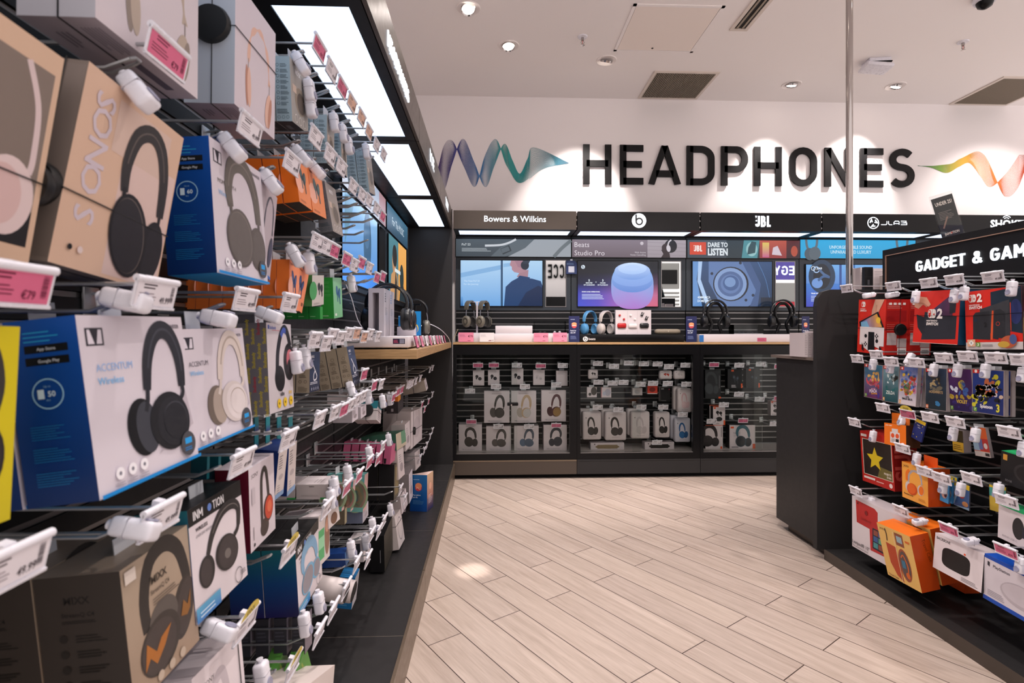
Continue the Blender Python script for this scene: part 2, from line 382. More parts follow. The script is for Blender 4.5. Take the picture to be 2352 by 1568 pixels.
def hp_arch(S, band, cup, face, shine=None):
    """bold picture: wide padded arch with two big cups, the nearer one large and tall"""
    S.curve([(.82, .50), (.83, .42), (.79, .34)], .045, cup)
    pts = spline([(.19, .52), (.16, .70), (.25, .90), (.46, .975), (.66, .91), (.79, .72), (.83, .47)], 28); n = len(pts); a, b, c, d = S.b
    S.F.band([S.p(*q) for q in pts], [(.11 + .08 * math.sin(math.pi * i / n)) * (c - a) for i in range(n)], band)
    if shine: S.F.band([S.p(*q) for q in pts[4:-4]], .018 * (c - a), shine)
    S.curve([(.19, .55), (.20, .46), (.26, .38)], .05, cup)
    S.ell(.77, .215, .20, .215, cup, -4); S.ell(.79, .21, .165, .185, face, -4)
    S.ell(.37, .26, .30, .27, cup, 14)
    if shine: S.ell(.36, .258, .262, .245, shine, 14)
    S.ell(.352, .256, .255, .24, face, 14)
def hp_tilt(S, band, cup, face, shine):
    """slim picture: band leaning to the right, two tall cups"""
    pts = spline([(.21, .50), (.33, .74), (.54, .94), (.77, .975), (.92, .86), (.90, .60)], 28); n = len(pts); a, b, c, d = S.b
    S.F.band([S.p(*q) for q in pts], [(.07 + .05 * math.sin(math.pi * i / n)) * (c - a) for i in range(n)], band)
    S.F.band([S.p(*q) for q in pts[5:-5]], .012 * (c - a), shine); S.curve([(.90, .62), (.86, .55), (.78, .50)], .06, cup)
    S.ell(.17, .30, .15, .215, cup, 4); S.ell(.15, .30, .11, .18, face, 4)
    S.ell(.60, .34, .25, .255, cup, -14); S.ell(.61, .34, .215, .23, face, -14); S.ell(.60, .32, .07, .07, shine, -14)
def hp_wide(S, band, cup, face, shine):
    """close picture: broad arch filling the face, near cup below it"""
    pts = spline([(.20, .40), (.19, .66), (.32, .93), (.58, 1.0), (.80, .88), (.90, .62), (.90, .45)], 28); n = len(pts); a, b, c, d = S.b
    S.F.band([S.p(*q) for q in pts], [(.13 + .04 * math.sin(math.pi * i / n)) * (c - a) for i in range(n)], band)
    S.ell(.80, .34, .19, .27, cup, -22); S.ell(.83, .34, .15, .24, face, -22); S.ell(.46, .40, .24, .17, shine, 10)
    S.ell(.38, .22, .33, .235, cup, 14); S.ell(.35, .21, .28, .205, face, 14)
def buds(S, c, d):
    S.ell(.3, .62, .2, .22, c, 20); S.curve([(.30, .6), (.36, .3), (.38, .16)], .12, c); S.ell(.26, .64, .1, .1, d)
    S.ell(.70, .52, .2, .22, c, -20); S.curve([(.70, .5), (.76, .22), (.78, .06)], .12, c); S.ell(.74, .54, .1, .1, d)

class Carton:
    """a printed box. Local axes: x to the viewer's right along the front, y from the front into the box, z up; origin at the middle of the base of the front"""
    def __init__(s, w, h, d, front='#ffffff', side=None, top=None, bottom=None, left=None, right=None, m=CARD):
        s.w, s.h, s.d = w, h, d; s.mb = MB(); side = side or front; x = w / 2
        V = lambda a, b, c: (a, b, c)
        s.mb.quad(V(-x, 0, 0), V(x, 0, 0), V(x, 0, h), V(-x, 0, h), m, front)
        s.mb.quad(V(-x, d, 0), V(-x, 0, 0), V(-x, 0, h), V(-x, d, h), m, left or side)
        s.mb.quad(V(x, 0, 0), V(x, d, 0), V(x, d, h), V(x, 0, h), m, right or side)
        s.mb.quad(V(x, d, 0), V(-x, d, 0), V(-x, d, h), V(x, d, h), m, side)
        s.mb.quad(V(-x, 0, h), V(x, 0, h), V(x, d, h), V(-x, d, h), m, top or side)
        s.mb.quad(V(-x, d, 0), V(x, d, 0), V(x, 0, 0), V(-x, 0, 0), m, bottom or side)
    def _f(s, k, P, w, h):
        if k not in s.__dict__: s.__dict__[k] = Face(s.mb, P, w, h)
        return s.__dict__[k]
    def F(s): return s._f('_F', lambda a, b, e: (a - s.w / 2, -e, b), s.w, s.h)
    def L(s): return s._f('_L', lambda a, b, e: (-s.w / 2 - e, s.d - a, b), s.d, s.h)
    def Rt(s): return s._f('_R', lambda a, b, e: (s.w / 2 + e, a, b), s.d, s.h)
    def T(s): return s._f('_T', lambda a, b, e: (a - s.w / 2, b, s.h + e), s.w, s.d)
    def Bt(s): return s._f('_B', lambda a, b, e: (a - s.w / 2, s.d - b, -e), s.w, s.d)
def fit(side, TL, TR, low, lowside, pl):
    """frame of a box front from three of its corners as measured on the photo, its upper edge lying in the display's front plane"""
    a = ptS(side, *TL, pl); b = ptS(side, *TR, pl); t = a if lowside == 'l' else b
    if side == 'B': lo = atY(*low, pl)
    else: lo = atY(*low, t.y)
    u = b - a; wd = u.length; u.normalize(); v = t - lo; v = (v - u * v.dot(u)); hh = v.length; v.normalize(); n = u.cross(v)
    org = (a + b) / 2 - v * hh
    return basis(u, n, v, org), wd, hh
# ================================================================== SETTING
X0R, X1R, Y0R = -.72, 8.0, -3.4
def slab(name, a, b, m):
    mb = MB(); mb.box(*a, *b, m=m); return struct(mb.build(name))
def floor_material():
    m = bpy.data.materials.new('oak_look_floor_tiles'); m.use_nodes = True; N = m.node_tree.nodes; L = m.node_tree.links; b = N['Principled BSDF']
    tc = N.new('ShaderNodeTexCoord')
    def dot(v):
        d = N.new('ShaderNodeVectorMath'); d.operation = 'DOT_PRODUCT'; d.inputs[1].default_value = v; L.new(tc.outputs['Object'], d.inputs[0]); return d.outputs['Value']
    a = R(34.27)
    u, v = dot((-math.sin(a), math.cos(a), 0)), dot((math.cos(a), math.sin(a), 0))
    def sh(s, o):
        k = N.new('ShaderNodeMath'); k.operation = 'SUBTRACT'; k.inputs[1].default_value = o; L.new(s, k.inputs[0]); return k.outputs[0]
    cb = N.new('ShaderNodeCombineXYZ'); L.new(sh(u, 2.012 - .857 * 8), cb.inputs[0]); L.new(sh(v, 1.18 - .139 * 60), cb.inputs[1])
    br = N.new('ShaderNodeTexBrick'); br.offset = .333; br.offset_frequency = 2; br.inputs['Scale'].default_value = 1
    br.inputs['Brick Width'].default_value = .857; br.inputs['Row Height'].default_value = .139; br.inputs['Mortar Size'].default_value = .0019; br.inputs['Mortar Smooth'].default_value = .2
    br.inputs['Color1'].default_value = (0, 0, 0, 1); br.inputs['Color2'].default_value = (1, 1, 1, 1); br.inputs['Mortar'].default_value = (.5, .5, .5, 1); br.inputs['Bias'].default_value = 0
    L.new(cb.outputs[0], br.inputs['Vector'])
    # grain: noise stretched along each board, shifted from board to board
    ad = N.new('ShaderNodeVectorMath'); ad.operation = 'MULTIPLY_ADD'; L.new(br.outputs['Color'], ad.inputs[0]); ad.inputs[1].default_value = (7, 13, 5); L.new(cb.outputs[0], ad.inputs[2])
    mp = N.new('ShaderNodeMapping'); mp.inputs['Scale'].default_value = (1.6, 22, 1); L.new(ad.outputs[0], mp.inputs[0])
    n1 = N.new('ShaderNodeTexNoise'); n1.inputs['Scale'].default_value = 1.6; n1.inputs['Detail'].default_value = 7; n1.inputs['Roughness'].default_value = .65; n1.inputs['Distortion'].default_value = .6; L.new(mp.outputs[0], n1.inputs['Vector'])
    n2 = N.new('ShaderNodeTexNoise'); n2.inputs['Scale'].default_value = 9; n2.inputs['Detail'].default_value = 4; L.new(mp.outputs[0], n2.inputs['Vector'])
    r = N.new('ShaderNodeValToRGB'); e = r.color_ramp.elements; e[0].position = .28; e[0].color = (*hx('#a19286'), 1); e[1].position = .72; e[1].color = (*hx('#cbbdb3'), 1)
    mx = N.new('ShaderNodeMath'); mx.operation = 'MULTIPLY_ADD'; mx.inputs[1].default_value = .25; L.new(n2.outputs['Fac'], mx.inputs[0])
    sc = N.new('ShaderNodeMath'); sc.operation = 'MULTIPLY'; sc.inputs[1].default_value = .75; L.new(n1.outputs['Fac'], sc.inputs[0]); L.new(sc.outputs[0], mx.inputs[2]); L.new(mx.outputs[0], r.inputs[0])
    tone = N.new('ShaderNodeMixRGB'); tone.blend_type = 'MULTIPLY'; tone.inputs[0].default_value = 1; L.new(r.outputs[0], tone.inputs[1])
    r2 = N.new('ShaderNodeValToRGB'); r2.color_ramp.elements[0].color = (.90, .88, .88, 1); r2.color_ramp.elements[1].color = (1, .98, .97, 1); L.new(br.outputs['Color'], r2.inputs[0]); L.new(r2.outputs[0], tone.inputs[2])
    gr = N.new('ShaderNodeMixRGB'); L.new(br.outputs['Fac'], gr.inputs[0]); L.new(tone.outputs[0], gr.inputs[1]); gr.inputs[2].default_value = (*hx('#3a2c26'), 1)
    L.new(gr.outputs[0], b.inputs['Base Color']); b.inputs['Roughness'].default_value = .33; b.inputs['Specular IOR Level'].default_value = .45
    bp = N.new('ShaderNodeBump'); bp.inputs['Strength'].default_value = .25; bp.inputs['Distance'].default_value = .0015; L.new(mx.outputs[0], bp.inputs['Height']); L.new(bp.outputs[0], b.inputs['Normal'])
    return m
slab('floor', (X0R, -.5, -.05), (5.2, YW, 0), floor_material())
slab('ceiling', (X0R, .7, HC), (X1R, YW, HC + .05), CEILM)
slab('wall_back', (X0R, YW, 0), (X1R, YW + .06, HC), WALLM)
slab('wall_left', (X0R - .06, -.3, 0), (X0R, YW, HC), WALLM)
slab('wall_rear', (X0R, Y0R - .06, 0), (2.9, Y0R, HC), WALLM)

# ------------------------------------------------------------------ ceiling fittings
def downlight(x, y, label, aim=None, power=26, tilt=0, col=(1, .895, .84), size=74, seen=True):
    t = empty('ceiling_downlight', (x, y, HC), label, 'light', 'recessed ceiling downlights')
    mb = MB(); mb.lathe([(.048, -.001), (.072, -.006), (.075, 0), (.046, 0)], 28, mat('white_trim', '#efe8e6', rough=.4)); mb.build('trim_ring', t, Matrix.Identity(4), True)
    d = Vector((aim[0] - x, aim[1] - y, aim[2] - HC)).normalized() if aim else Vector((0, 0, -1))
    q = d.to_track_quat('-Z', 'Y').to_matrix().to_4x4()
    mb = MB(); mb.lathe([(.036, -.004), (.044, -.012), (.047, .002), (.038, .004)], 24, CHROME, M=q); mb.build('gimbal_ring', t, Matrix.Translation((0, 0, -.004)), True)
    mb = MB(); mb.lathe([(.0001, -.006), (.035, -.006), (.035, .0), (.0001, .0)], 24, DLAMP, M=q); mb.build('lamp_lens', t, Matrix.Translation((0, 0, -.005)))
    ld = bpy.data.lights.new('downlight_beam', 'SPOT'); ld.energy = power * 2.2; ld.color = col; ld.spot_size = R(size); ld.spot_blend = .55; ld.shadow_soft_size = .035
    lo = bpy.data.objects.new('downlight_beam', ld); COL.objects.link(lo); lo.parent = t; lo.matrix_local = Matrix.Translation(d * .03) @ q
    return t
seenl = [(1076, 18, 'brightest recessed downlight at the upper left, beside the lit fascia', (.35, 2.0, 0), 30, 80),
         (1168, 104, 'recessed downlight left of the sprinkler, second from the left', (.3, 3.0, 0), 24, 76),
         (1393, 138, 'half hooded downlight tilted at the wall, left of the square grille', (.70, 4.56, 1.95), 44, 60),
         (1818, 194, 'recessed downlight left of the chrome pole near the back wall', (2.3, 4.56, 1.7), 40, 66),
         (2057, 197, 'recessed downlight right of the chrome pole, below the smoke detector', (3.0, 4.56, 1.9), 40, 70)]
for px, py, lb, aim, pw, sz in seenl:
    p = atZ(px, py, HC); downlight(p.x, p.y, lb, aim, pw, 0, size=sz)
p = atZ(1076, 18, HC); ld = bpy.data.lights.new('tilted_beam', 'SPOT'); ld.energy = 600; ld.color = (1, .9, .84); ld.spot_size = R(3.6); ld.spot_blend = 1; ld.shadow_soft_size = .02
lo = bpy.data.objects.new('tilted_beam', ld); COL.objects.link(lo); lo.location = (p.x, p.y, HC - .03); lo.rotation_euler = (atZ(1086, 1310, 0) - lo.location).to_track_quat('-Z', 'Y').to_euler()
for i, x in enumerate((-.1, 1.1, 2.3, 3.6, 5.2)):
    for j, y in enumerate((2.3, 1.2)):
        downlight(x, y, 'recessed downlight over the aisle outside the picture', (x - (.25 if i == 0 else 0), y + .2, 0), 28 if i < 3 else 24, size=105)
for i, x in enumerate((4.4, 5.8)):
    downlight(x, 3.6, 'recessed downlight over the aisle outside the picture', (x, 4.5, 1.8), 26, size=80)
def grille(name, a, b, label, n, slot=False):
    t = empty(name, ((a.x + b.x) / 2, (a.y + b.y) / 2, HC), label, 'vent', None); w, h = abs(b.x - a.x) / 2, abs(b.y - a.y) / 2
    I = Matrix.Identity(4); fw = .022; fm = mat('vent_frame', '#d8cdc4', rough=.5)
    mb = MB()
    for q in ((-w, -h, w, -h + fw), (-w, h - fw, w, h), (-w, -h + fw, -w + fw, h - fw), (w - fw, -h + fw, w, h - fw)): mb.box(q[0], q[1], -.008, q[2], q[3], 0, fm)
    mb.build('vent_frame', t, I)
    mb = MB(); mb.quad((-w, -h, -.0005), (w, -h, -.0005), (w, h, -.0005), (-w, h, -.0005), mat('vent_dark', '#1d1a17', rough=.8)); mb.build('vent_opening', t, I)
    mb = MB(); bm = mat('vent_bar', '#8f8373', rough=.5)
    for i in range(n):
        x = -w + fw + (2 * w - 2 * fw) * (i + .5) / n; k = (w - fw) / n * (.45 if not slot else .35); mb.box(x - k, -h + fw, -.006, x + k, h - fw, -.001, bm)
    mb.build('louvres', t, I)
grille('ceiling_vent', atZ(1504, 162, HC), atZ(1600, 227, HC), 'square grey return air grille in the ceiling above the wall sign', 34)
a = atZ(2306, 175, HC); b = atZ(2310, 241, HC); grille('ceiling_vent', Vector((a.x, a.y, 0)), Vector((b.x, b.y, 0)), 'grey return air grille in the ceiling at the upper right edge', 40)
a = atZ(1738, 2, HC); b = atZ(1700, 69, HC); grille('slot_diffuser', Vector((a.x - .03, a.y - .5, 0)), Vector((a.x + .09, b.y, 0)), 'narrow two slot linear air diffuser beside the access hatch', 2, True)
t = empty('access_hatch', (0, 0, 0), 'large square access hatch set flush in the ceiling', 'hatch'); a = atZ(1456, 8, HC); b = atZ(1590, 120, HC)
t.location = ((a.x + b.x) / 2, (a.y + b.y) / 2, HC); w, h = (b.x - a.x) / 2, (b.y - a.y) / 2; I = Matrix.Identity(4); HM = mat('hatch_paint', '#f0e6df', rough=.75)
mb = MB(); mb.box(-w + .022, -h + .022, -.004, w - .022, h - .022, 0, HM); mb.lathe([(.008, -.0055), (.008, -.004)], 12, BLACKM, M=Matrix.Translation((-.02, h - .05, 0))); mb.build('hatch_door', t, I)
mb = MB()
for q in ((-w, -h, w, -h + .02), (-w, h - .02, w, h), (-w, -h, -w + .02, h), (w - .02, -h, w, h)): mb.box(q[0], q[1], -.005, q[2], q[3], 0, CEILM)
mb.build('hatch_frame', t, I)
mb = MB(); mb.quad((-w + .019, -h + .019, -.001), (w - .019, -h + .019, -.001), (w - .019, h - .019, -.001), (-w + .019, h - .019, -.001), BLACKM); mb.build('shadow_gap', t, I)
def sprinkler(px, py, label):
    p = atZ(px, py, HC); t = empty('fire_sprinkler', p, label, 'sprinkler'); I = Matrix.Identity(4)
    mb = MB(); mb.lathe([(.012, 0), (.035, 0), (.032, -.006), (.012, -.008)], 20, WHITEP); mb.build('escutcheon', t, I, True)
    mb = MB(); mb.lathe([(.010, -.006), (.010, -.028), (.006, -.03)], 12, CHROME); mb.tube([(-.006, 0, -.028), (-.011, 0, -.042), (0, 0, -.058)], .002, 6, CHROME); mb.tube([(.006, 0, -.028), (.011, 0, -.042), (0, 0, -.058)], .002, 6, CHROME)
    mb.lathe([(.014, -.060), (.014, -.058), (.004, -.057)], 14, CHROME); mb.build('sprinkler_frame', t, I, True)
    mb = MB(); mb.tube([(0, 0, -.03), (0, 0, -.056)], .002, 6, mat('red_bulb', '#b01818', rough=.15)); mb.build('glass_bulb', t, I)
sprinkler(1338, 84, 'small chrome fire sprinkler left of the access hatch'); sprinkler(2212, 96, 'small chrome fire sprinkler above the right grille')
p = atZ(2012, 140, HC); t = empty('smoke_detector', p, 'white wedge shaped detector hanging under the ceiling by the pole', 'detector'); I = Matrix.Rotation(R(-8), 4, 'Z')
mb = MB(); mb.rbox(.15, .12, .03, .006, WHITEP, c=(0, 0, -.015)); mb.build('base', t, I)
mb = MB(); mb.rbox(.19, .15, .034, .016, WHITEP, M=Matrix.Translation((0, 0, -.052)) @ Matrix.Rotation(R(7), 4, 'Y')); mb.build('cover', t, I, True)
mb = MB(); mb.box(-.08, -.062, -.037, .08, .062, -.028, BLACKM); mb.build('gap_seal', t, I)
p = atZ(2262, -6, HC); t = empty('ceiling_camera', p, 'white ceiling camera just cut by the top edge', 'camera')
mb = MB(); mb.lathe([(.05, 0), (.06, -.01), (.055, -.03)], 24, WHITEP); mb.build('mount', t, Matrix.Identity(4), True)
mb = MB(); mb.lathe([(.045, -.028), (.036, -.055), (.015, -.068), (.001, -.07)], 24, BLACKS); mb.build('dome', t, Matrix.Identity(4), True)

for x in (-.05, .75, 1.45):  # three unseen downlights, added to brighten the goods in the glass cabinets
    downlight(x, 2.75, 'recessed downlight over the aisle outside the picture', (x + .15, 4.3, .45), 42, size=56)
# ------------------------------------------------------------------ wall lettering and waves
hL = 91 / FPX * YW
def wall_letters(word, xs, ztop, h):
    ords = 'first second third fourth fifth sixth seventh eighth ninth tenth eleventh'.split()
    for i, (ch, x) in enumerate(zip(word, xs)):
        mb = MB(); glyph_solid(mb, ch, 0, 0, h, -.016, 0, BLKP)
        o = mb.build('sign_letter', M=Matrix.Translation((x, YW - .004, ztop - h)))
        tag(o, 'raised black wall letter %s, %s letter of the big sign' % (ch, ords[i]), 'letter', 'letters of the big wall sign')
px0 = [1320 + q / 3.564 for q in (67, 367, 597, 912, 1193, 1462, 1748, 2038)] + [1650 + 1085 / 3.35, 1650 + 1302 / 3.35]
wall_letters('HEADPHONES', [atY(q, 330, YW).x for q in px0], CAMH + (767 - 327) / FPX * (YW / math.cos(YAW)) * .992, hL)
def wave(name, c0, c1, cols, org, s, label, n=30):
    """a bundle of fine printed lines blending from curve c0 to curve c1, shades changing along its length"""
    mb = MB(); cl = [hx(c) for c in cols]
    def fn(P):
        S = spline(P, 160)
        def f(x):
            for q in range(len(S) - 1):
                if S[q][0] <= x <= S[q + 1][0]: return S[q][1] + (S[q + 1][1] - S[q][1]) * (x - S[q][0]) / max(1e-6, S[q + 1][0] - S[q][0])
            return S[0][1] if x < S[0][0] else S[-1][1]
        return f
    fa, fb = fn(c0), fn(c1); x0 = max(c0[0][0], c1[0][0]); x1 = c0[-1][0]; xs = [x0 + (x1 - x0) * q / 150 for q in range(151)]; ya, yb = [fa(x) for x in xs], [fb(x) for x in xs]
    def cc(p):
        t = min(.9999, max(0, (p[0] / s - x0) / (x1 - x0))) * (len(cl) - 1); q = int(t); f = t - q
        return tuple(cl[q][k] + (cl[q + 1][k] - cl[q][k]) * f for k in range(3))
    for q in range(n):
        t = -.28 + 1.28 * q / (n - 1); P = [(xs[k] * s, -(ya[k] * (1 - t) + yb[k] * t) * s) for k in range(151)]
        L = strokepoly(P, .0021); vs = [(p[0], -.0006 - q * .00002, p[1]) for e in L for p in e]
        mb.add(vs, [(2 * k, 2 * k + 1, 2 * k + 3, 2 * k + 2) for k in range(150)], CARD, cc)
    o = mb.build(name, M=Matrix.Translation(org)); return tag(o, label, 'wall graphic')
s = YW / FPX / 6.533 / math.cos(YAW)
o0 = atY(1000, 280, YW)
wave('wave_graphic', [(20, 840), (60, 720), (130, 500), (260, 355), (420, 560), (590, 885), (740, 600), (910, 320), (1080, 600), (1250, 865), (1450, 700), (1650, 612), (2000, 592)],
     [(20, 1120), (145, 985), (250, 620), (410, 250), (580, 600), (745, 960), (880, 640), (1030, 315), (1150, 560), (1262, 760), (1385, 520), (1480, 365), (2000, 588)],
     ['#4a2f6e', '#3a3f86', '#3f78b0', '#3a9c98', '#1f8f93', '#0d7f94', '#2f5a70'], o0 + Vector((0, -.002, 0)), s, 'purple to teal line wave printed on the wall left of the sign')
o1 = atY(1650, 0, YW); s1 = YW / FPX / 3.35 / math.cos(YAW)
wave('wave_graphic', [(1605, 1276), (1850, 1276), (1950, 1230), (2060, 1188), (2150, 1230), (2260, 1400), (2330, 1472), (2420, 1400), (2520, 1200)],
     [(1605, 1274), (1720, 1290), (1840, 1328), (1940, 1280), (2030, 1248), (2120, 1350), (2200, 1436), (2330, 1330), (2440, 1180)],
     ['#0f6a4a', '#7aa03a', '#d3a83a', '#e08a3a', '#c45a2c', '#b4442a'], o1 + Vector((0, -.002, 0)), s1, 'green to orange line wave printed on the wall right of the sign')
# across the aisle behind the camera, seen only in the mirrors
xr = lambda px: atY(px, 640, YB).x * (YB - Y0R + YB) / YB
zr = lambda py: CAMH + (HYP - py) / FPX * (YB - Y0R + YB)
for i, (ch, x) in enumerate(zip('ACCESSORIES', [xr(1309 - 14 * k) for k in range(11)])):
    mb = MB(); glyph_solid(mb, ch, 0, 0, .32, -.03, 0, BLKP); o = mb.build('sign_letter', M=Matrix.Translation((x, Y0R + .004, zr(639))) @ Matrix.Rotation(math.pi, 4, 'Z') @ Matrix.Scale(.46, 4, (1, 0, 0)))
    tag(o, 'narrow black letter %s, number %d of the wall sign behind the camera' % (ch, i + 1), 'letter', 'letters of the rear wall sign')
mb = MB(); mb.box(xr(1516), Y0R - .3, zr(660), xr(1566), Y0R - .2, zr(600), mat('grey_wall', '#9a9a98', rough=.7)); mb.box(xr(1520), Y0R - .2, zr(649), xr(1561), Y0R - .19, zr(616), BLKP)
for k in range(4): mb.box(xr(1516), Y0R - .3, zr(672 + k * 9), xr(1566), Y0R - .2, zr(668 + k * 9), mat('grey_wall'))
tag(mb.build('rear_display_wall'), 'grey wall section with a dark panel behind the camera', 'wall panel')
mb = MB(); mb.box(-.6, Y0R + .01, 0, 2.6, Y0R + .4, 1.95, BLKP)
tag(mb.build('rear_display_unit'), 'black shelving unit along the wall behind the camera', 'shelving')
pw = xr(1845) - xr(1770); mb = MB(); mb.box(0, 0, 0, pw, .05, .42, mat('violet_panel', '#4a3f8c', emit=.5)); mb.box(0, 0, -1.2, pw, .05, -.08, mat('grey_wall', '#9a9a98', rough=.7)); mb.box(0, .05, -.62, pw, .07, -.52, mat('red_band', '#b02030', emit=.3)); F = Face(mb, lambda a, b, e: (pw - a, .05 + e, b), pw, .42, LETTER, .004); F.din('EGY', .34, .25, .5, '#ffffff')
tag(mb.build('rear_sign', M=Matrix.Translation((xr(1770), Y0R, zr(640)))), 'violet lit shop sign high behind the camera', 'sign')
# ================================================================== DISPLAY UNITS
I4 = Matrix.Identity(4)
def slats(mb, side, x0, x1, z0, z1, depth, pitch=.0476):
    """grooved slat board: dark boards standing off a backing, bright rails in the grooves. along x, facing -y at y=depth (local side frame)"""
    z = z0
    mb.box(x0, depth, z0, x1, depth + .012, z1, BLACKM)
    while z < z1 - .01:
        mb.box(x0, depth - .008, z + .011, x1, depth, min(z + pitch, z1), SLAT)
        mb.box(x0, depth - .004, z + .001, x1, depth, z + .0095, RAIL); z += pitch
ZH0, ZH1 = 1.929, 2.07      # header underside and top
# ---- left wall units: local x = along Y, local y = into the wall
LM = [(.30, 1.30), (1.30, 2.26), (2.26, 3.20), (3.20, 4.11)]
lname = ['nearest', 'second', 'third', 'farthest']
for i, (a, b) in enumerate(LM):
    t = empty('wall_display_unit', sidem('L', Vector((XLP, (a + b) / 2, 0))), '%s black slat wall display bay of the left side under a lit canopy' % lname[i], 'display unit', None)
    w = (b - a) / 2; n = -(-.287 - XLP); z0 = .13
    mb = MB(); slats(mb, 'L', -w + .004, w - .004, z0, ZH0 if i < 2 else 1.32, .008); mb.build('slat_panel', t, I4)
    if i >= 2:
        mb = MB(); mb.box(-w + .004, -.022, 1.32, w - .004, .008, ZH0, mat('slate_panel', '#2b333b', rough=.4)); mb.build('upper_panel', t, I4)
    mb = MB(); mb.box(-w, n, 0, -.0015, .02, .125, ANTH); mb.box(.0015, n, 0, w, .02, .125, ANTH); mb.box(-.0015, n, 0, .0015, .02, .1245, mat('seam_light', '#6a625a')); mb.build('plinth', t, I4)
    mb = MB(); mb.box(-w + .002, n - .010, .0, w - .002, n, .13, TRIM); mb.build('plinth_trim', t, I4)
    yi, yo, yf = -(-.543 - XLP), -(-.352 - XLP), -(-.307 - XLP)
    mb = MB(); mb.box(-w + .002, yf + .012, ZH0 + .012, w - .002, .02, ZH1 - .02, BLKP)
    for q in ((-w + .002, yi, w - .002, .02), (-w + .002, yf + .01, w - .002, yo), (-w + .002, yo, -w + .04, yi), (w - .04, yo, w - .002, yi)): mb.box(q[0], q[1], ZH0, q[2], q[3], ZH0 + .012, BLKP)
    mb.build('canopy', t, I4)
    mb = MB(); mb.box(-w + .04, yo, ZH0 + .004, w - .04, yi, ZH0 + .0115, LIGHTP); mb.build('light_panel', t, I4)
    mb = MB(); mb.box(-w + .003, yf - .006, ZH0 - .002, w - .003, yf + .006, ZH1, BRONZE); fa = mb.build('fascia', t, I4)
    word, hh = (('', .05), ('HEADPHONES', .046), ('BOSE', .06), ('SONY', .055))[i]
    if i == 1:
        mb = MB(); x = -.213
        for ch in word: x += glyph_solid(mb, ch, x, 0, hh, -.004, 0, LETTER) + .008
        mb.build('lit_lettering', fa, Matrix.Translation((.0, yf - .006, ZH0 + .028)))
    elif i > 1 and word:
        mb = MB(); F = Face(mb, lambda p, q, e: (p, -e, q), .4, .06, LETTER, .003); F.text(word, .5, 0, 1, '#ffffff', 'c', .03)
        mb.build('lit_lettering', fa, Matrix.Translation((-.2, yf - .006, ZH0 + .04)))
mb = MB(); mb.box(XLP + .022, 4.111, 0, -.297, 4.123, ZH1 + .005, ANTH); tag(mb.build('end_panel'), 'tall dark end panel closing the left display run at the corner', 'panel')
# ---- oak shelf of the left run
mb = MB(); mb.box(XLP, 2.21, 1.018, -.305, 4.108, 1.056, OAK); tag(mb.build('oak_shelf'), 'oak edged display shelf under the blue screen on the left', 'shelf')

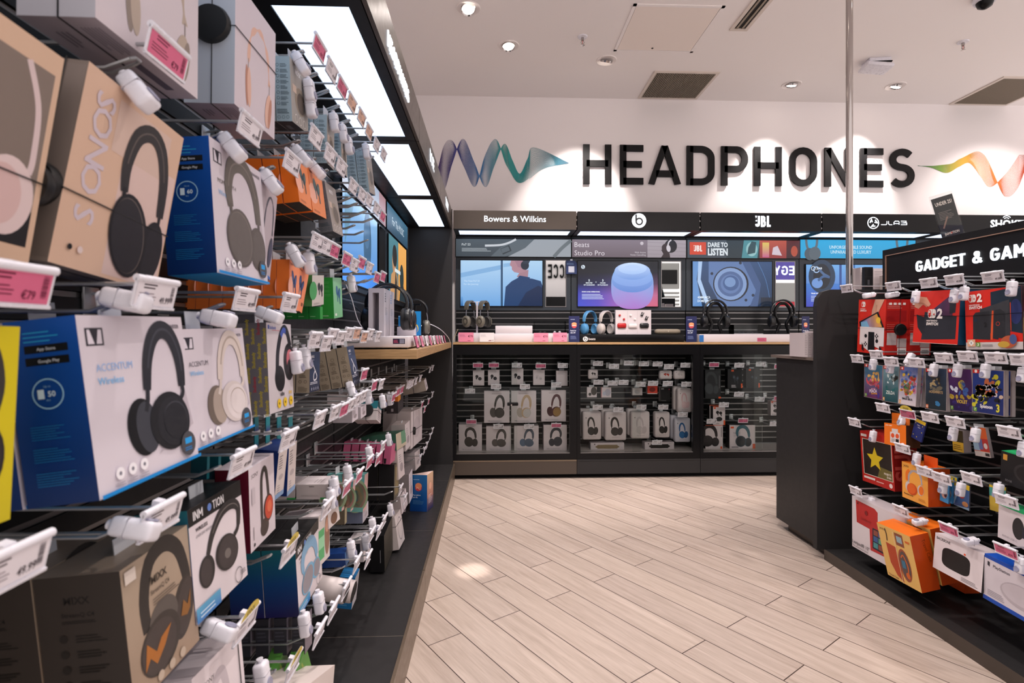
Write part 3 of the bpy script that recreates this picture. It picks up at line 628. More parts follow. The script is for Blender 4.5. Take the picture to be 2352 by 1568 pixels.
# ---- back wall bays
BX = [atY(p, 784, YF).x for p in (1040, 1325, 1608, 1887, 2168, 2450)]
bname = ['leftmost', 'second', 'third', 'fourth', 'rightmost']
words = ['Bowers & Wilkins', 'b', 'JBL', 'JLAB', 'SHOKZ']
def b_logo(F, cx, cy, r, bg):
    F.circ(cx, cy, r, '#ffffff', 32); m = F.m; F.m = bg
    F.rect(cx - r * .52, cy - r * .05 * F.w / F.h, cx - r * .30, cy + r * .85 * F.w / F.h, '#17181c'); F.ring(cx + r * .02, cy - r * .12 * F.w / F.h, r * .43, r * .21, '#17181c'); F.m = m
for i in range(5):
    a, b = BX[i], BX[i + 1]; w = (b - a) / 2
    t = empty('display_bay', Matrix.Translation(((a + b) / 2, YF, 0)), '%s bay of the back run with glass cabinet, counter and lit %s header' % (bname[i], ('white name', 'round logo', 'three letter', 'ring logo', 'wave logo')[i]), 'display bay')
    dp = YB - YF
    mb = MB(); mb.box(-w, .05, 0, w, dp + .08, .036, BLACKM); mb.build('kick_board', t, I4)
    mb = MB(); mb.box(-w + .002, -.004, .036, w - .002, dp + .08, .137, BRONZE if i == 0 else ANTH); mb.box(-w + .002, -.006, .137, w - .002, dp + .08, .147, TRIM if i == 0 else ANTH); mb.build('drawer_front', t, I4)
    ol, orr = -w + .028, w - .055
    mb = MB()
    for q in ((-w + .001, 0, .147, w - .001, .03, .195), (-w + .001, 0, .96, w - .001, .03, 1.03), (-w + .001, 0, .195, ol, .03, .96), (orr, 0, .195, w - .001, .03, .96), (-w + .001, .03, .147, -w + .012, dp, 1.03), (w - .012, .03, .147, w - .001, dp, 1.03)): mb.box(*q, m=BLACKS)
    mb.build('cabinet_frame', t, I4)
    mb = MB(); slats(mb, 'B', -w + .012, w - .012, .2, 1.03, dp - .03); mb.build('slat_panel', t, I4)
    mb = MB(); mb.box(-w + .012, .03, .185, w - .012, dp - .03, .2, mat('shelf_white', '#b9b0ae', rough=.4)); mb.box(ol, .004, .195, orr, .03, .2005, RAIL); mb.build('cabinet_floor', t, I4)
    for k, (g0, g1, gy) in enumerate(((ol + .001, (ol + orr) / 2 + .03, .012), ((ol + orr) / 2 - .03, orr - .001, .022))):
        mb = MB(); mb.box(g0, gy, .2015, g1, gy + .005, .958, GLASS); gd = mb.build('glass_door', t, I4)
        if k == 0 and i == 0:
            mb = MB(); mb.rbox(.085, .018, .027, .006, BLACKS); mb.lathe([(.006, 0), (.006, .004)], 12, CHROME, M=Matrix.Translation((-.01, -.009, -.006)) @ Matrix.Rotation(R(90), 4, 'X')); mb.build('door_lock', gd, Matrix.Translation((g1 - .035, .002, .58)))
    mb = MB(); mb.box(-w + .001, -.006, 1.04, w - .001, dp, 1.056, OAK); mb.box(-w + .001, .01, 1.03, w - .001, dp, 1.04, BLACKM); mb.build('worktop', t, I4)
    mb = MB(); slats(mb, 'B', -w + .004, w - .004, 1.056, 1.32, dp); mb.build('upper_slat_panel', t, I4)
    mb = MB(); mb.box(-w + .003, dp - .012, 1.318, w - .003, dp + .08, ZH0, mat('slate_panel')); mb.build('upper_panel', t, I4)
    mb = MB(); mb.box(-w + .004, .012, ZH0 + .012, w - .004, dp + .08, ZH1 - .004, BLKP)
    for q in ((-w + .004, .008, w - .004, .07), (-w + .004, .25, w - .004, dp + .08), (-w + .004, .07, -w + .04, .25), (w - .04, .07, w - .004, .25)): mb.box(q[0], q[1], ZH0, q[2], q[3], ZH0 + .012, BLKP)
    mb.build('canopy', t, I4)
    mb = MB(); mb.box(-w + .04, .07, ZH0 + .003, w - .04, .25, ZH0 + .0115, LIGHTP); mb.build('light_panel', t, I4)
    mb = MB(); mb.box(-w + .005, -.006, ZH0, w - .005, .008, ZH1, BLKP if i else BRONZE)
    for z in (.03, .08, .12): mb.lathe([(.003, -.012), (.003, .0)], 8, CHROME, M=Matrix.Translation((w - .003, -.003, ZH0 + z)))
    fa = mb.build('fascia', t, I4)
    mb = MB(); FW, FH = .5, .14; F = Face(mb, lambda p, q, e: (p - .25, -e, q), FW, FH, LETTER, .0012)
    if i == 0: F.text('Bowers & Wilkins', .5, .40, .325, '#ffffff', 'c', .004)
    elif i == 1: b_logo(F, .5, .52, .113, mat('fascia_dark', '#17181c', rough=.4))
    elif i == 2:
        F.jbl(.405, .22, .62, '#ffffff')
    elif i == 3:
        F.ring(.33, .5, .088, .014, '#ffffff'); 
        for q in range(3): F.band([(.33 * FW + .03 * math.cos(R(q * 120 + 30 + d)) * k, .5 * FH + .03 * math.sin(R(q * 120 + 30 + d)) * k) for k, d in ((.35, 0), (1.05, -28), (.95, 30))], .009, '#ffffff', raw=True)
        F.band([(.45, .4), (.53, .4), (.545, .45), (.545, .6)], .012, '#ffffff'); F.band([(.57, .6), (.57, .45), (.585, .4), (.63, .4)], .012, '#ffffff'); F.band([(.655, .4), (.655, .52), (.675, .6), (.73, .6), (.74, .56), (.74, .4)], .012, '#ffffff'); F.band([(.655, .46), (.74, .46)], .01, '#ffffff'); F.band([(.765, .6), (.85, .6), (.85, .52), (.77, .5), (.86, .5), (.86, .4), (.765, .4)], .012, '#ffffff')
    else:
        F.text('SHOKZ', .52, .3, .42, '#ffffff', 'c', .05); 
        for r in (.05, .08): F.band([(.5 * FW + r * .5 * math.cos(R(q)), .68 * FH + r * .5 * math.sin(R(q))) for q in range(40, 141, 10)], .006, '#ffffff', raw=True)
    mb.build('lit_logo', fa, Matrix.Translation((0, -.0065, ZH0)))
# ---- right gondola
XS = 1.972
t = empty('gondola', (1.85, 1.9, 0), 'black slat gondola on the right with a lit GADGET sign board', 'display unit')
def lw(mb, name): return mb.build(name, t, Matrix.Translation((-1.85, -1.9, 0)))
mb = MB(); MR = sidem('R', Vector((XRP, 1.7, 0))); tmp = MB(); slats(tmp, 'R', -.9, .9, .06, 1.40, 0.0)
for k, f in enumerate(tmp.f): mb.add([tmp.v[q] for q in f], [(0, 1, 2, 3)], tmp.m[k], '#ffffff', MR)
lw(mb, 'slat_panel')
mb = MB(); mb.box(1.657, .6, 0, XRP + .3, 2.6, .05, ANTH); mb.box(1.655, .6, 0, 1.657, 2.6, .052, BRONZE); lw(mb, 'plinth')
mb = MB(); mb.box(XS, .6, 1.34, XRP + .12, 2.625, 1.541, BLKP); lw(mb, 'sign_board')
mb = MB(); mb.box(XS - .006, .6, 1.508, XS, 2.60, 1.5115, mat('copper_line', '#c9a28c', rough=.3, metal=.6)); mb.box(XS - .006, 2.597, 1.345, XS, 2.60, 1.51, mat('copper_line')); lw(mb, 'edge_trim')
x = 0
for word in ('GADGET', '&', 'GAMING'):
    mb = MB()
    for ch in word: x += glyph_solid(mb, ch, x, 0, .05, -.006, 0, LETTER, M=sidem('R', Vector((XS, 2.408, 1.407)))) + .0085
    x += .028; lw(mb, 'lit_lettering')
pts = [(1.618, 0.05), (XRP + .2, .05), (XRP + .2, 1.342), (1.69, 1.342), (1.648, 1.33), (1.625, 1.30), (1.618, 1.26)]
mb = MB(); mb.prism(pts, 2.60, 2.632, ANTH); lw(mb, 'end_panel')
# ---- counter behind the gondola
t = empty('side_counter', (1.86, 2.85, 0), 'low dark counter unit behind the gondola end panel', 'counter')
def lw(mb, name): return mb.build(name, t, Matrix.Translation((-1.86, -2.85, 0)))
mb = MB(); mb.box(1.70, 2.64, 0, 2.5, 3.0, .055, BRONZE); lw(mb, 'toe_kick')
mb = MB(); mb.box(1.657, 2.636, .055, 2.5, 3.05, .985, ANTH); lw(mb, 'cabinet')
mb = MB(); mb.box(1.637, 2.636, .985, 2.5, 3.075, 1.0, mat('counter_top', '#6d625c', rough=.35, noise=.05)); lw(mb, 'counter_top')
mb = MB(); mb.box(1.81, 2.64, 1.32, 2.5, 2.86, 1.3355, mat('deck_white', '#d8d0cd', rough=.4)); mb.box(2.0, 2.64, 1.0, 2.5, 2.85, 1.32, ANTH); lw(mb, 'upper_deck')
# ---- chrome pole
p = atX(1951, 655, 1.865); mb = MB(); mb.lathe([(.0165, 0), (.0165, HC - 1.336)], 24, CHROME); mb.lathe([(.03, 0), (.03, .006), (.017, .01)], 20, CHROME)
tag(mb.build('display_pole', M=Matrix.Translation((1.865, p.y, 1.336)), smooth=True), 'tall chrome pole rising from the gondola to the ceiling', 'pole')
# ================================================================== HOOKS, TICKETS, LOCKS
ORD = 'first second third fourth fifth sixth seventh eighth ninth tenth eleventh twelfth thirteenth fourteenth fifteenth sixteenth seventeenth eighteenth nineteenth twentieth'.split()
PROTO = {}
TW, TH = .080, .034
def ticket_mesh(kind):
    bg = {'w': '#e4dfe6', 'p': '#d46a8c', 'o': '#e2b7a2', 'y': '#e4dfe6', 'Y': '#c05878'}[kind]; ink = '#3a2f38' if kind != 'p' else '#6b1f3c'  # peach tint puts the light behind white top-row tickets into their colour
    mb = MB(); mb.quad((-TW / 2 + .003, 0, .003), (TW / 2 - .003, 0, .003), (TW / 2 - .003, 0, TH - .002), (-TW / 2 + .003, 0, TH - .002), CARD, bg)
    F = Face(mb, lambda a, b, e: (a - TW / 2, -e, b), TW, TH)
    F.lines(.18, .68, .52, .9, 2, ink, .45, 3); F.lines(.10, .28, .5, .6, 3, '#8a808a' if kind != 'p' else ink, .3, 5)
    F.text('€79' if kind in 'pY' else '49.99', .60, .2, .22, ink, 'l', .02, sx=.8); F.bars(.84, .25, .92, .85, 14, ink)
    if kind in 'yY':
        F.P = lambda a, b, e: (a - TW / 2, -e - .0012, b); F.poly([(.1, 1.0)] + [(.5 + .42 * math.cos(R(q)), 1.0 + .62 * math.sin(R(q))) for q in range(170, -1, -17)] + [(.92, 1.0)], '#d6c04a'); F.text('STOCK', .5, 1.12, .22, '#2a2410', 'c', .03, sx=.85)
    return mb
def hook_proto(a, kind, bare=False):
    k = (a, kind, bare)
    if k in PROTO: return PROTO[k]
    mb = MB(); dz = -.033
    mb.rbox(.034, .005, .046, .002, WIRE if a < .3 else BWIRE, c=(0, -.003, dz + .018))
    L = a - .045
    W = WIRE
    for s in (-1, 1): mb.tube([(s * .007, -.005, dz), (s * .007, -L + .03, dz), (s * .006, -L, dz + .012)], .0024, 6, W)
    mb.tube([(-.006, -L, dz + .012), (-.004, -L - .005, dz + .014), (.004, -L - .005, dz + .014), (.006, -L, dz + .012)], .0024, 6, W)
    if not bare: mb.tube([(0, -.005, dz + .03), (0, -.03, 0), (0, -a + .004, 0)], .0026, 6, W)
    o = mb.build('peg_hook', smooth=True)
    if not bare:
        mb = MB(); T = Matrix.Translation((0, -a, .004)) @ Matrix.Rotation(R(13), 4, 'X')
        mb.tube([(-TW / 2, 0, 0), (TW / 2, 0, 0)], .0042, 10, WHITEP); mb.box(-TW / 2, -.001, -TH, TW / 2, .0008, 0, WHITEP)
        mb.box(-TW / 2, -.003, -TH - .001, TW / 2, .001, -TH + .002, WHITEP); mb.box(-.006, .003, -.004, .006, .012, .004, WHITEP)
        h = mb.build('label_holder', o, T, True); ticket_mesh(kind).build('price_ticket', h, Matrix.Translation((0, -.0014, -TH)))
    PROTO[k] = o; o['used'] = 0; return o
def place(proto, M):
    if not proto.get('used'): o = proto; o['used'] = 1
    else: o = clone(proto)
    if 'used' in o: pass
    o.matrix_world = M; return o
KN = {'w': 'white', 'p': 'pink', 'o': 'peach', 'y': 'yellow', 'Y': 'magenta'}
HK = []
def hooks(side, row, pts, pl, wall, group, bare=False):
    """pts: (px, py, kind) with the middle of the ticket's upper edge as seen in the photo"""
    pts = sorted(pts)
    for i, q in enumerate(pts):
        P = ptS(side, q[0], q[1], pl); kind = q[2] if len(q) > 2 else 'w'
        a = round(abs((P.y if side == 'B' else P.x) - wall), 4)
        org = Vector((P.x, wall, P.z)) if side == 'B' else Vector((wall, P.y, P.z))
        o = place(hook_proto(a, kind, bare), sidem(side, org))
        tag(o, ('bare wire hook, %s from left in %s' % (ORD[i], row)) if bare else 'wire hook with %s ticket, %s from left in %s' % (KN[kind], ORD[i], row), 'hook', group)
def lock_proto():
    if 'lock' not in PROTO:
        mb = MB(); mb.rbox(.026, .023, .051, .006, WHITEP, seg=3); mb.box(-.0132, -.0117, .004, .0132, .0117, .0046, mat('seam_grey', '#9a98a2')); mb.lathe([(.004, 0), (.006, .006)], 10, WHITEP, M=Matrix.Translation((0, 0, .026)))
        o = mb.build('hook_lock', smooth=True)
        mb = MB(); mb.lathe([(.0001, 0), (.0085, 0), (.0095, .0012), (.0085, .0024), (.0001, .0012)], 16, mat('lock_dimple', '#8f8fa6', rough=.3), M=Matrix.Translation((0, -.0115, -.013)) @ Matrix.Rotation(R(90), 4, 'X')); mb.build('magnet_dimple', o, I4, True)
        PROTO['lock'] = o; o['used'] = 0
    return PROTO['lock']
def locks(side, row, pts, pl, group):
    pts = sorted(pts)
    for i, q in enumerate(pts):
        P = ptS(side, q[0], q[1], pl); rx, ry = (q[2], q[3]) if len(q) > 3 else (8, 0)
        M = sidem(side, P) @ Matrix.Rotation(R(ry), 4, 'Y') @ Matrix.Rotation(R(-rx), 4, 'X')
        tag(place(lock_proto(), M), 'white plastic hook lock, %s from the left along %s' % (ORD[i], row), 'lock', group)
def put(C, M, name, label, cat, group=None, tab=None):
    o = C.mb.build(name, M=M); tag(o, label, cat, group)
    if tab:
        mb = MB(); mb.box(-.02, C.d * .4, C.h, .02, C.d * .4 + .0012, C.h + tab, mat('tab_plastic', '#c9ccd2', rough=.25)); mb.build('hang_tab', o, I4)
    return o
def pack(side, name, label, cat, TL, TR, low, ls, d, front, side_c=None, art=None, pl=None, group=None, tab=None, behind=0, bl=None, gap=.002, **kw):
    """a box on a hook (and, behind it on the same hook, further copies)"""
    pl = {'L': -.44, 'R': 1.75, 'B': 4.22}[side] if pl is None else pl
    M, w, h = fit(side, TL, TR, low, ls, pl); C = Carton(w, h, d, front, side_c, **kw)
    if art: art(C)
    o = put(C, M, name, label, cat, group, tab)
    for k in range(behind):
        c = clone(o); c.matrix_world = M @ Matrix.Translation((0, (k + 1) * (d + gap), 0)); tag(c, bl % ORD[k + 1] if bl else label, cat, group)
    return o, C
def puck(o, C, face, s, t, r=.026, loop=True):
    """black security puck with its cords round a box"""
    pm = mat('puck_black', '#0b0b0d', rough=.5); e = .0015
    if face == 'L': T = Matrix.Translation((-C.w / 2, C.d * (1 - s), C.h * t)) @ Matrix.Rotation(R(-90), 4, 'Y')
    elif face == 'R': T = Matrix.Translation((C.w / 2, C.d * s, C.h * t)) @ Matrix.Rotation(R(90), 4, 'Y')
    else: T = Matrix.Translation((C.w * (s - .5), 0, C.h * t)) @ Matrix.Rotation(R(90), 4, 'X')
    mb = MB(); mb.lathe([(r, 0), (r * 1.02, .006), (r * .94, .012), (.0001, .013)], 28, pm); p = mb.build('security_puck', o, T, True)
    x, z, y = C.w / 2 + e, C.h * t, (C.d * (1 - s) if face == 'L' else C.d * s if face == 'R' else C.d / 2)
    mb = MB(); mb.tube([(-x, -e, z), (x, -e, z), (x, C.d + e, z), (-x, C.d + e, z)], .0009, 5, pm, closed=True)
    mb.build('security_cord', o, I4)
    mb = MB(); H = C.h + e; xx = C.w * (s - .5)
    if face == 'F': mb.tube([(xx, -e, -e), (xx, C.d + e, -e), (xx, C.d + e, H), (xx, -e, H)], .0009, 5, pm, closed=True)
    else: mb.tube([(-x, y, -e), (x, y, -e), (x, y, H), (-x, y, H)], .0009, 5, pm, closed=True)
    mb.build('security_cord', o, I4)

# ================================================================== LEFT WALL PRODUCTS
GL = 'boxes on the left wall'
# --- upper row
def a_sonos(C):
    F = C.F(); F.rect(.42, .02, .985, .72, '#cdb5b0', '#d6bdb6')
    F.rect(.30, .66, .86, .94, '#cfb6aa')
    for i, ch in enumerate('SONOS'): F.text(ch, .265, .235 + i * .148, .128, '#c9bcc6', 'l', .015, rot=89, sx=1.12)
    hp_arch(Sub(F, .36, .04, .99, .9), '#2d2a2b', '#1f1d20', '#262428', '#5d5450')
    F.circ(.12, .1, .018, '#1b1a1c'); F.circ(.2, .1, .022, '#d9c7c4')
    C.L().rect(.02, .02, .98, .98, '#7d7068', '#8a7d76')
o, C = pack('L', 'headphone_box', 'beige carton lettered SONOS with a black headphone picture', 'box', (205, 140), (422, 318), (150, 612), 'l', .085, '#d0b09a', '#857870', a_sonos)
puck(o, C, 'L', .72, .36, .024)
def a_sonosw(C):
    F = C.F(); F.rect(.0, .1, .93, .9, '#7d7068'); F.rect(.0, .1, .93, .26, '#1d1c1e'); F.curve([(.62, .9), (.8, .72), (.84, .5), (.82, .42)], .07, '#d2bfc0'); F.ell(.62, .3, .3, .17, '#d8c4c4'); F.ell(.56, .3, .22, .13, '#cfb0ae')
o, C = pack('L', 'headphone_box', 'beige framed carton with pale headphones cut by the left edge', 'box', (-60, -14), (148, 136), (88, 627), 'r', .085, '#cfb098', '#857870', a_sonosw)
puck(o, C, 'R', .22, .40, .024)
def a_max(c1, c2):
    def f(C):
        F = C.F(); S = Sub(F, .2, .08, .92, .82)
        S.curve([(.14, .5), (.2, .8), (.38, .97), (.6, .99), (.8, .82), (.88, .48)], [.03, .07, .1, .1, .09, .06, .03] * 5, c1); S.curve([(.14, .55), (.13, .4)], .02, '#8c8280'); S.curve([(.88, .5), (.88, .34)], .02, '#8c8280')
        F.ell(.27, .25, .035, .17, c2, 3); F.ell(.32, .25, .045, .165, c1, 3); F.ell(.80, .2, .075, .16, c1, -10); F.ell(.845, .19, .04, .145, c2, -10)
        B = C.Bt(); B.lines(.1, .62, .4, .9, 6, '#6d6670', .4, 2); B.rect(.5, .66, .86, .8, '#5d5866'); B.lines(.15, .2, .35, .4, 3, '#6d6670', .4, 4)
    return f
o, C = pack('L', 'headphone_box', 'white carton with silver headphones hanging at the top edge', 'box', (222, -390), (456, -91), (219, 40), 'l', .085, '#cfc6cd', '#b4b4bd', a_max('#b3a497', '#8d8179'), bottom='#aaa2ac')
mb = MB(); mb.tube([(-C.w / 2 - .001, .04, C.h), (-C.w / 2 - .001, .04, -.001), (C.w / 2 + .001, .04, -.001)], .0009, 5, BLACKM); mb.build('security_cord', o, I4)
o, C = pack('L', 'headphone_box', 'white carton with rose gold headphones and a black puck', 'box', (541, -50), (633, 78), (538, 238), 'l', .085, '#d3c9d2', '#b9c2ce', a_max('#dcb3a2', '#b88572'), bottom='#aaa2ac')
puck(o, C, 'L', .55, .62, .032)
def senn(num, cyan='#2aa4d8'):
    def f(C, white=False, txt=None, upper=False):
        L = C.L(); L.rect(0, .0, 1, 1, '#05295f', '#0a4fa8'); 
        L.lines(.25, .88, .75, .95, 3, cyan, .25, 3)
        for y, s in ((.82, 'App Store'), (.755, 'Google Play')): L.rect(.25, y, .85, y + .042, '#0c1016'); L.text(s, .42, y + .012, .016, '#cfd6e0', 'l', .02)
        L.ring(.5, .60, .21, .018, '#9fd0ee'); L.text(num, .5, .585, .028, '#d6eefc', 'l', .03); L.rect(.36, .575, .45, .625, '#d6eefc'); L.text('Up to', .5, .635, .011, '#9fd0ee', 'c'); L.text('hrs', .5, .562, .011, '#9fd0ee', 'c')
        for y in (.38, .26, .13): L.lines(.2, y - .02, .8, y + .06, 6, '#1f86c4', .2, int(y * 100))
    return f
def a_acc(upper, num, txt, band, cup, face, inner, shine, mirror=False):
    def f(C):
        senn(num)(C); F = C.F(); F.rect(0, 0, 1, 1, '#d3ccd6', '#cbc3cc')
        F.rect(.05, .83, .19, .93, '#25232b'); F.poly([(.065, .84), (.115, .84), (.085, .92), (.065, .92)], '#d3ccd6'); F.poly([(.13, .84), (.175, .84), (.175, .92), (.15, .92)], '#d3ccd6')
        F.text('SENNHEISER', .95, .92, .026, '#3a3640', 'r', .01, sx=.8)
        if not upper: F.text('ACCENTUM', .1, .685, .042, txt, 'l', 0, sx=.9); F.text('Wireless', .1, .61, .04, '#7ab8e8', 'l', .01)
        else: F.text('MOMENTUM 4', .1, .69, .034, '#5a5550', 'l', 0, sx=.9); F.text('Wireless', .1, .60, .038, '#8fb4dc', 'l', .01)
        F.poly([(.55, .12), (.98, .24), (.9, .62), (.84, .3)], '#b9b0ba')
        if upper: hp_arch(Sub(F, .14, .1, 1.0, .96), band, cup, face, shine); C.Bt().rect(0, 0, 1, 1, '#0d86c4')
        else: hp_quarter(Sub(F, .26, .13, .98, .94), band, cup, face, inner, band, shine)
        for i in range(3): F.circ(.17 + i * .105, .10, .036, '#eceaf0'); F.circ(.17 + i * .105, .10, .012, '#7a7884'); F.lines(.13 + i * .105, .03, .22 + i * .105, .06, 2, '#a09aa6', .4)
        F.circ(.87, .12, .085, '#4a4a50'); F.rect(.83, .12, .91, .16, '#2a9ae0'); F.lines(.82, .075, .92, .105, 2, '#2a78b8', .5)
        F.rect(0, 0, 1, .022, '#1583cc')
    return f
o, C = pack('L', 'headphone_box', 'blue sided carton with brown grey headphones beside the beige carton', 'box', (479, 311), (599, 397), (500, 626), 'l', .075, '#d3ccd6', '#07459a', a_acc(1, '60', '', '#5c5650', '#57504c', '#5f5854', '#333', '#7a726c'), bottom='#0d86c4', tab=.02)
pack('L', 'headphone_box', 'grey blue carton half hidden behind the brown grey headphone carton', 'box', (603, 406), (637, 455), (612, 636), 'l', .07, '#b4a8b0', '#8e8ba0', lambda C: (hp_tall(Sub(C.F(), .2, .1, 1, .9), '#3a3848', '#33313f', '#46445a'), C.F().rect(0, 0, 1, .03, '#3c6db8')), tab=.02)
o, C = pack('L', 'headphone_box', 'white and blue carton lettered ACCENTUM with black headphones', 'box', (172, 723), (415, 728), (223, 1152), 'l', .075, '#d3ccd6', '#07459a', a_acc(0, '50', '#8fb6e6', '#26272d', '#1d1e22', '#24252a', '#131417', '#3c3e46'), bottom='#0d86c4', tab=.03)
c = clone(o); c.matrix_world = o.matrix_world @ Matrix.Translation((0, .08, 0)); tag(c, 'second blue sided carton on the same hook behind the ACCENTUM carton', 'box')
pack('L', 'headphone_box', 'white and blue carton with cream headphones right of the black ones', 'box', (405, 756), (556, 753), (434, 1043), 'l', .075, '#d3ccd6', '#07459a', a_acc(0, '50', '#5a5660', '#cfc3bd', '#cdc3c2', '#dad1d2', '#6d625a', '#a89a90'), bottom='#0d86c4', tab=.03)
def a_yellow(C):
    F = C.F(); hp_arch(Sub(F, -.1, .1, .98, .98, True), '#3a3734', '#2a2728', '#332f30', '#5a5552'); F.text('2', .86, .10, .06, '#2c2a20', 'r', .05)
pack('L', 'headphone_box', 'yellow carton with black headphones cut by the left edge', 'box', (-260, 748), (46, 750), (20, 1193), 'r', .075, '#d2c21e', '#b0a11a', a_yellow)
def a_hesh(C):
    F = C.F(); F.text('Skullcandy', .12, .93, .036, '#3450a8', 'l', .03, sx=.8); F.rect(.2, .915, .5, .92, '#d05060'); F.poly([(.05, .93), (.1, .93), (.1, .975), (.05, .975)], '#3450a8')
    S = Sub(F, .15, .22, 1.12, .96)
    S.curve([(.20, .30), (.26, .62), (.42, .9), (.58, .98), (.7, .9), (.8, .7)], .13, '#1d1e26'); S.curve([(.40, .86), (.52, .95), (.62, .93)], .09, '#3e55a8')
    F.poly([(.17, .40), (.45, .26), (.62, .14), (.40, .28)], '#191a1e'); S.ell(.30, .2, .2, .2, '#17171b', 20); F.ell(.84, .55, .22, .22, '#16161a', 0); F.ell(.88, .57, .15, .13, '#b8646e', 0); F.ell(.88, .48, .14, .1, '#2a2528', 0)
    F.text('HESH', .42, .17, .034, '#15151a', 'l', .05); F.text('EVO', .78, .17, .034, '#d8b020', 'l', .05)
    for x in (.36, .6, .84): F.circ(x, .09, .075, '#e2bd2a'); F.circ(x, .09, .02, '#6a5510')
    L = C.L(); L.rect(0, 0, 1, 1, '#6f6c70'); rg = random.Random(4)
    for i in range(9):
        for j in range(4): L.text('Skullcandy', .10 + i * .11, -.02 + j * .262 + (i % 2) * .10, .034, '#b03040' if rg.random() < .1 else '#c4b02a', 'l', .03, rot=90, sx=.85); L.k = 2
pack('L', 'headphone_box', 'grey carton with yellow lettering down its side and bold black headphones', 'box', (611, 740), (667.5, 745), (621, 951), 'l', .10, '#c9c2c8', '#6f6c70', a_hesh, tab=.03)
def a_mixxbig(C):
    F = C.F(); F.rect(0, 0, 1, 1, '#9b8572', '#a79684'); hp_wide(Sub(F, .08, .08, .98, .98), '#2f2b29', '#38322f', '#423a38', '#57504c')
    F.poly([(.74, .33), (.80, .44), (.86, .38), (.93, .48), (.90, .34), (.84, .30)], '#8a5c2c'); F.poly([(.17, .17), (.22, .36), (.34, .25), (.42, .32), (.58, .36), (.46, .24), (.33, .16), (.25, .24)], '#a8672a')
    F.text('MIXX', .36, .75, .055, '#3b342e', 'l', .03); F.text('StreamQ C4', .34, .675, .034, '#3b342e', 'l', .01, sx=.9); F.lines(.36, .59, .78, .65, 3, '#5a5048', .35)
    for i in range(3): F.circ(.36 + i * .17, .055, .045, '#b7a696')
    F.rect(.03, .88, .17, .97, '#d8cdc4'); 
    L = C.L(); L.rect(0, 0, 1, 1, '#332c27'); L.text('MIXX', .32, .80, .05, '#15110e', 'l', .03); L.text('StreamQ C4', .28, .71, .03, '#15110e', 'l', .02); L.lines(.28, .665, .75, .69, 2, '#14110e', .4)
    for y in (.56, .45, .34, .23, .12): L.circ(.28, y, .05, '#221d19'); L.lines(.42, y - .03, .8, y + .03, 3, '#1c1814', .4, int(y * 100))
o, C = pack('L', 'headphone_box', 'taupe carton lettered MIXX with grey headphones at the lower left', 'box', (274, 1312), (429.6, 1204.5), (302, 1642), 'l', .10, '#9b8572', '#332c27', a_mixxbig, top='#8b7c6e', tab=.02)
c = clone(o); c.matrix_world = o.matrix_world @ Matrix.Translation((0, .103, 0)); tag(c, 'second taupe carton standing close behind the MIXX carton at lower left', 'box')
def inm(hpcol, cupc, facec, quarter=True):
    def f(C):
        F = C.F(); F.rect(0, .845, 1, 1, '#141416'); F.din('INM', .08, .88, .08, '#f0eef2', .12); F.circ(.36, .92, .036, '#6a8fd8'); F.din('TION', .415, .88, .08, '#f0eef2', .12)
        F.text('WIRELESS', .1, .775, .032, '#2a282c', 'l', .03); F.text('OVER EAR HEADPHONES', .1, .72, .026, '#6a6870', 'l', 0, sx=.85)
        (hp_tilt(Sub(F, .08, .17, .97, .84), hpcol, cupc, facec, '#6a6462') if quarter else hp_arch(Sub(F, .08, .16, .94, .86), hpcol, cupc, facec))
        F.ring(.80, .09, .075, .008, '#4a484e'); F.lines(.84, .07, .96, .12, 3, '#6a6870', .4)
        F.rect(0, 0, .42, .13, '#3c74b8', '#59a4c8'); F.lines(.06, .03, .36, .1, 2, '#cfe4f4', .3)
        L = C.L(); L.rect(0, 0, 1, .5, '#1a1450', '#0a3f78'); L.rect(0, .5, 1, 1, '#0a3f78', '#16636e')
    return f
pack('L', 'headphone_box', 'white carton with black INMOTION band and black over ear headphones', 'box', (429.6, 1173), (551, 1102), (451, 1436), 'l', .075, '#d8cfd5', '#0a3f78', inm('#2c2a2c', '#242224', '#3a3436'), top='#141416', tab=.02)
o, C = pack('L', 'headphone_box', 'white INMOTION carton with light blue headphones low on the left wall', 'box', (678, 1262), (733, 1188), (682, 1425), 'l', .075, '#d8cfd5', '#0a3f78', inm('#7aa6c8', '#6fa9cc', '#8b8790', False), top='#141416', tab=.02)
c = clone(o); c.matrix_world = o.matrix_world @ Matrix.Translation((0, .077, 0)); tag(c, 'teal and violet sided carton directly behind the light blue headphone carton', 'box')
def a_sony(C):
    F = C.F(); F.text('SONY', .09, .865, .05, '#27242a', 'l', .0); S = Sub(F, .34, .1, .98, .9)
    S.curve([(.18, .10), (.17, .5), (.2, .85), (.34, .98), (.5, .92), (.6, .6), (.62, .4)], .16, '#35302f'); F.ell(.55, .16, .17, .11, '#3a2f2e', 0); F.ell(.72, .36, .2, .17, '#4a2a26', 0); F.ell(.74, .36, .165, .145, '#c0442c', 0); F.ell(.75, .37, .09, .075, '#d86a48', 0)
    F.circ(.14, .06, .03, '#3a3638'); F.rect(.11, .12, .13, .28, '#8f868c'); F.rect(.08, .55, .2, .75, '#c2b8c0')
    C.L().lines(.15, .03, .85, .12, 5, '#a06070', .3)
pack('L', 'headphone_box', 'white carton with dark red side and red headphones lettered SONY', 'box', (570.5, 1079), (628, 1040), (571.6, 1276), 'l', .06, '#d3c9d1', '#5c0f22', a_sony, top='#c9bfc8', tab=.02)
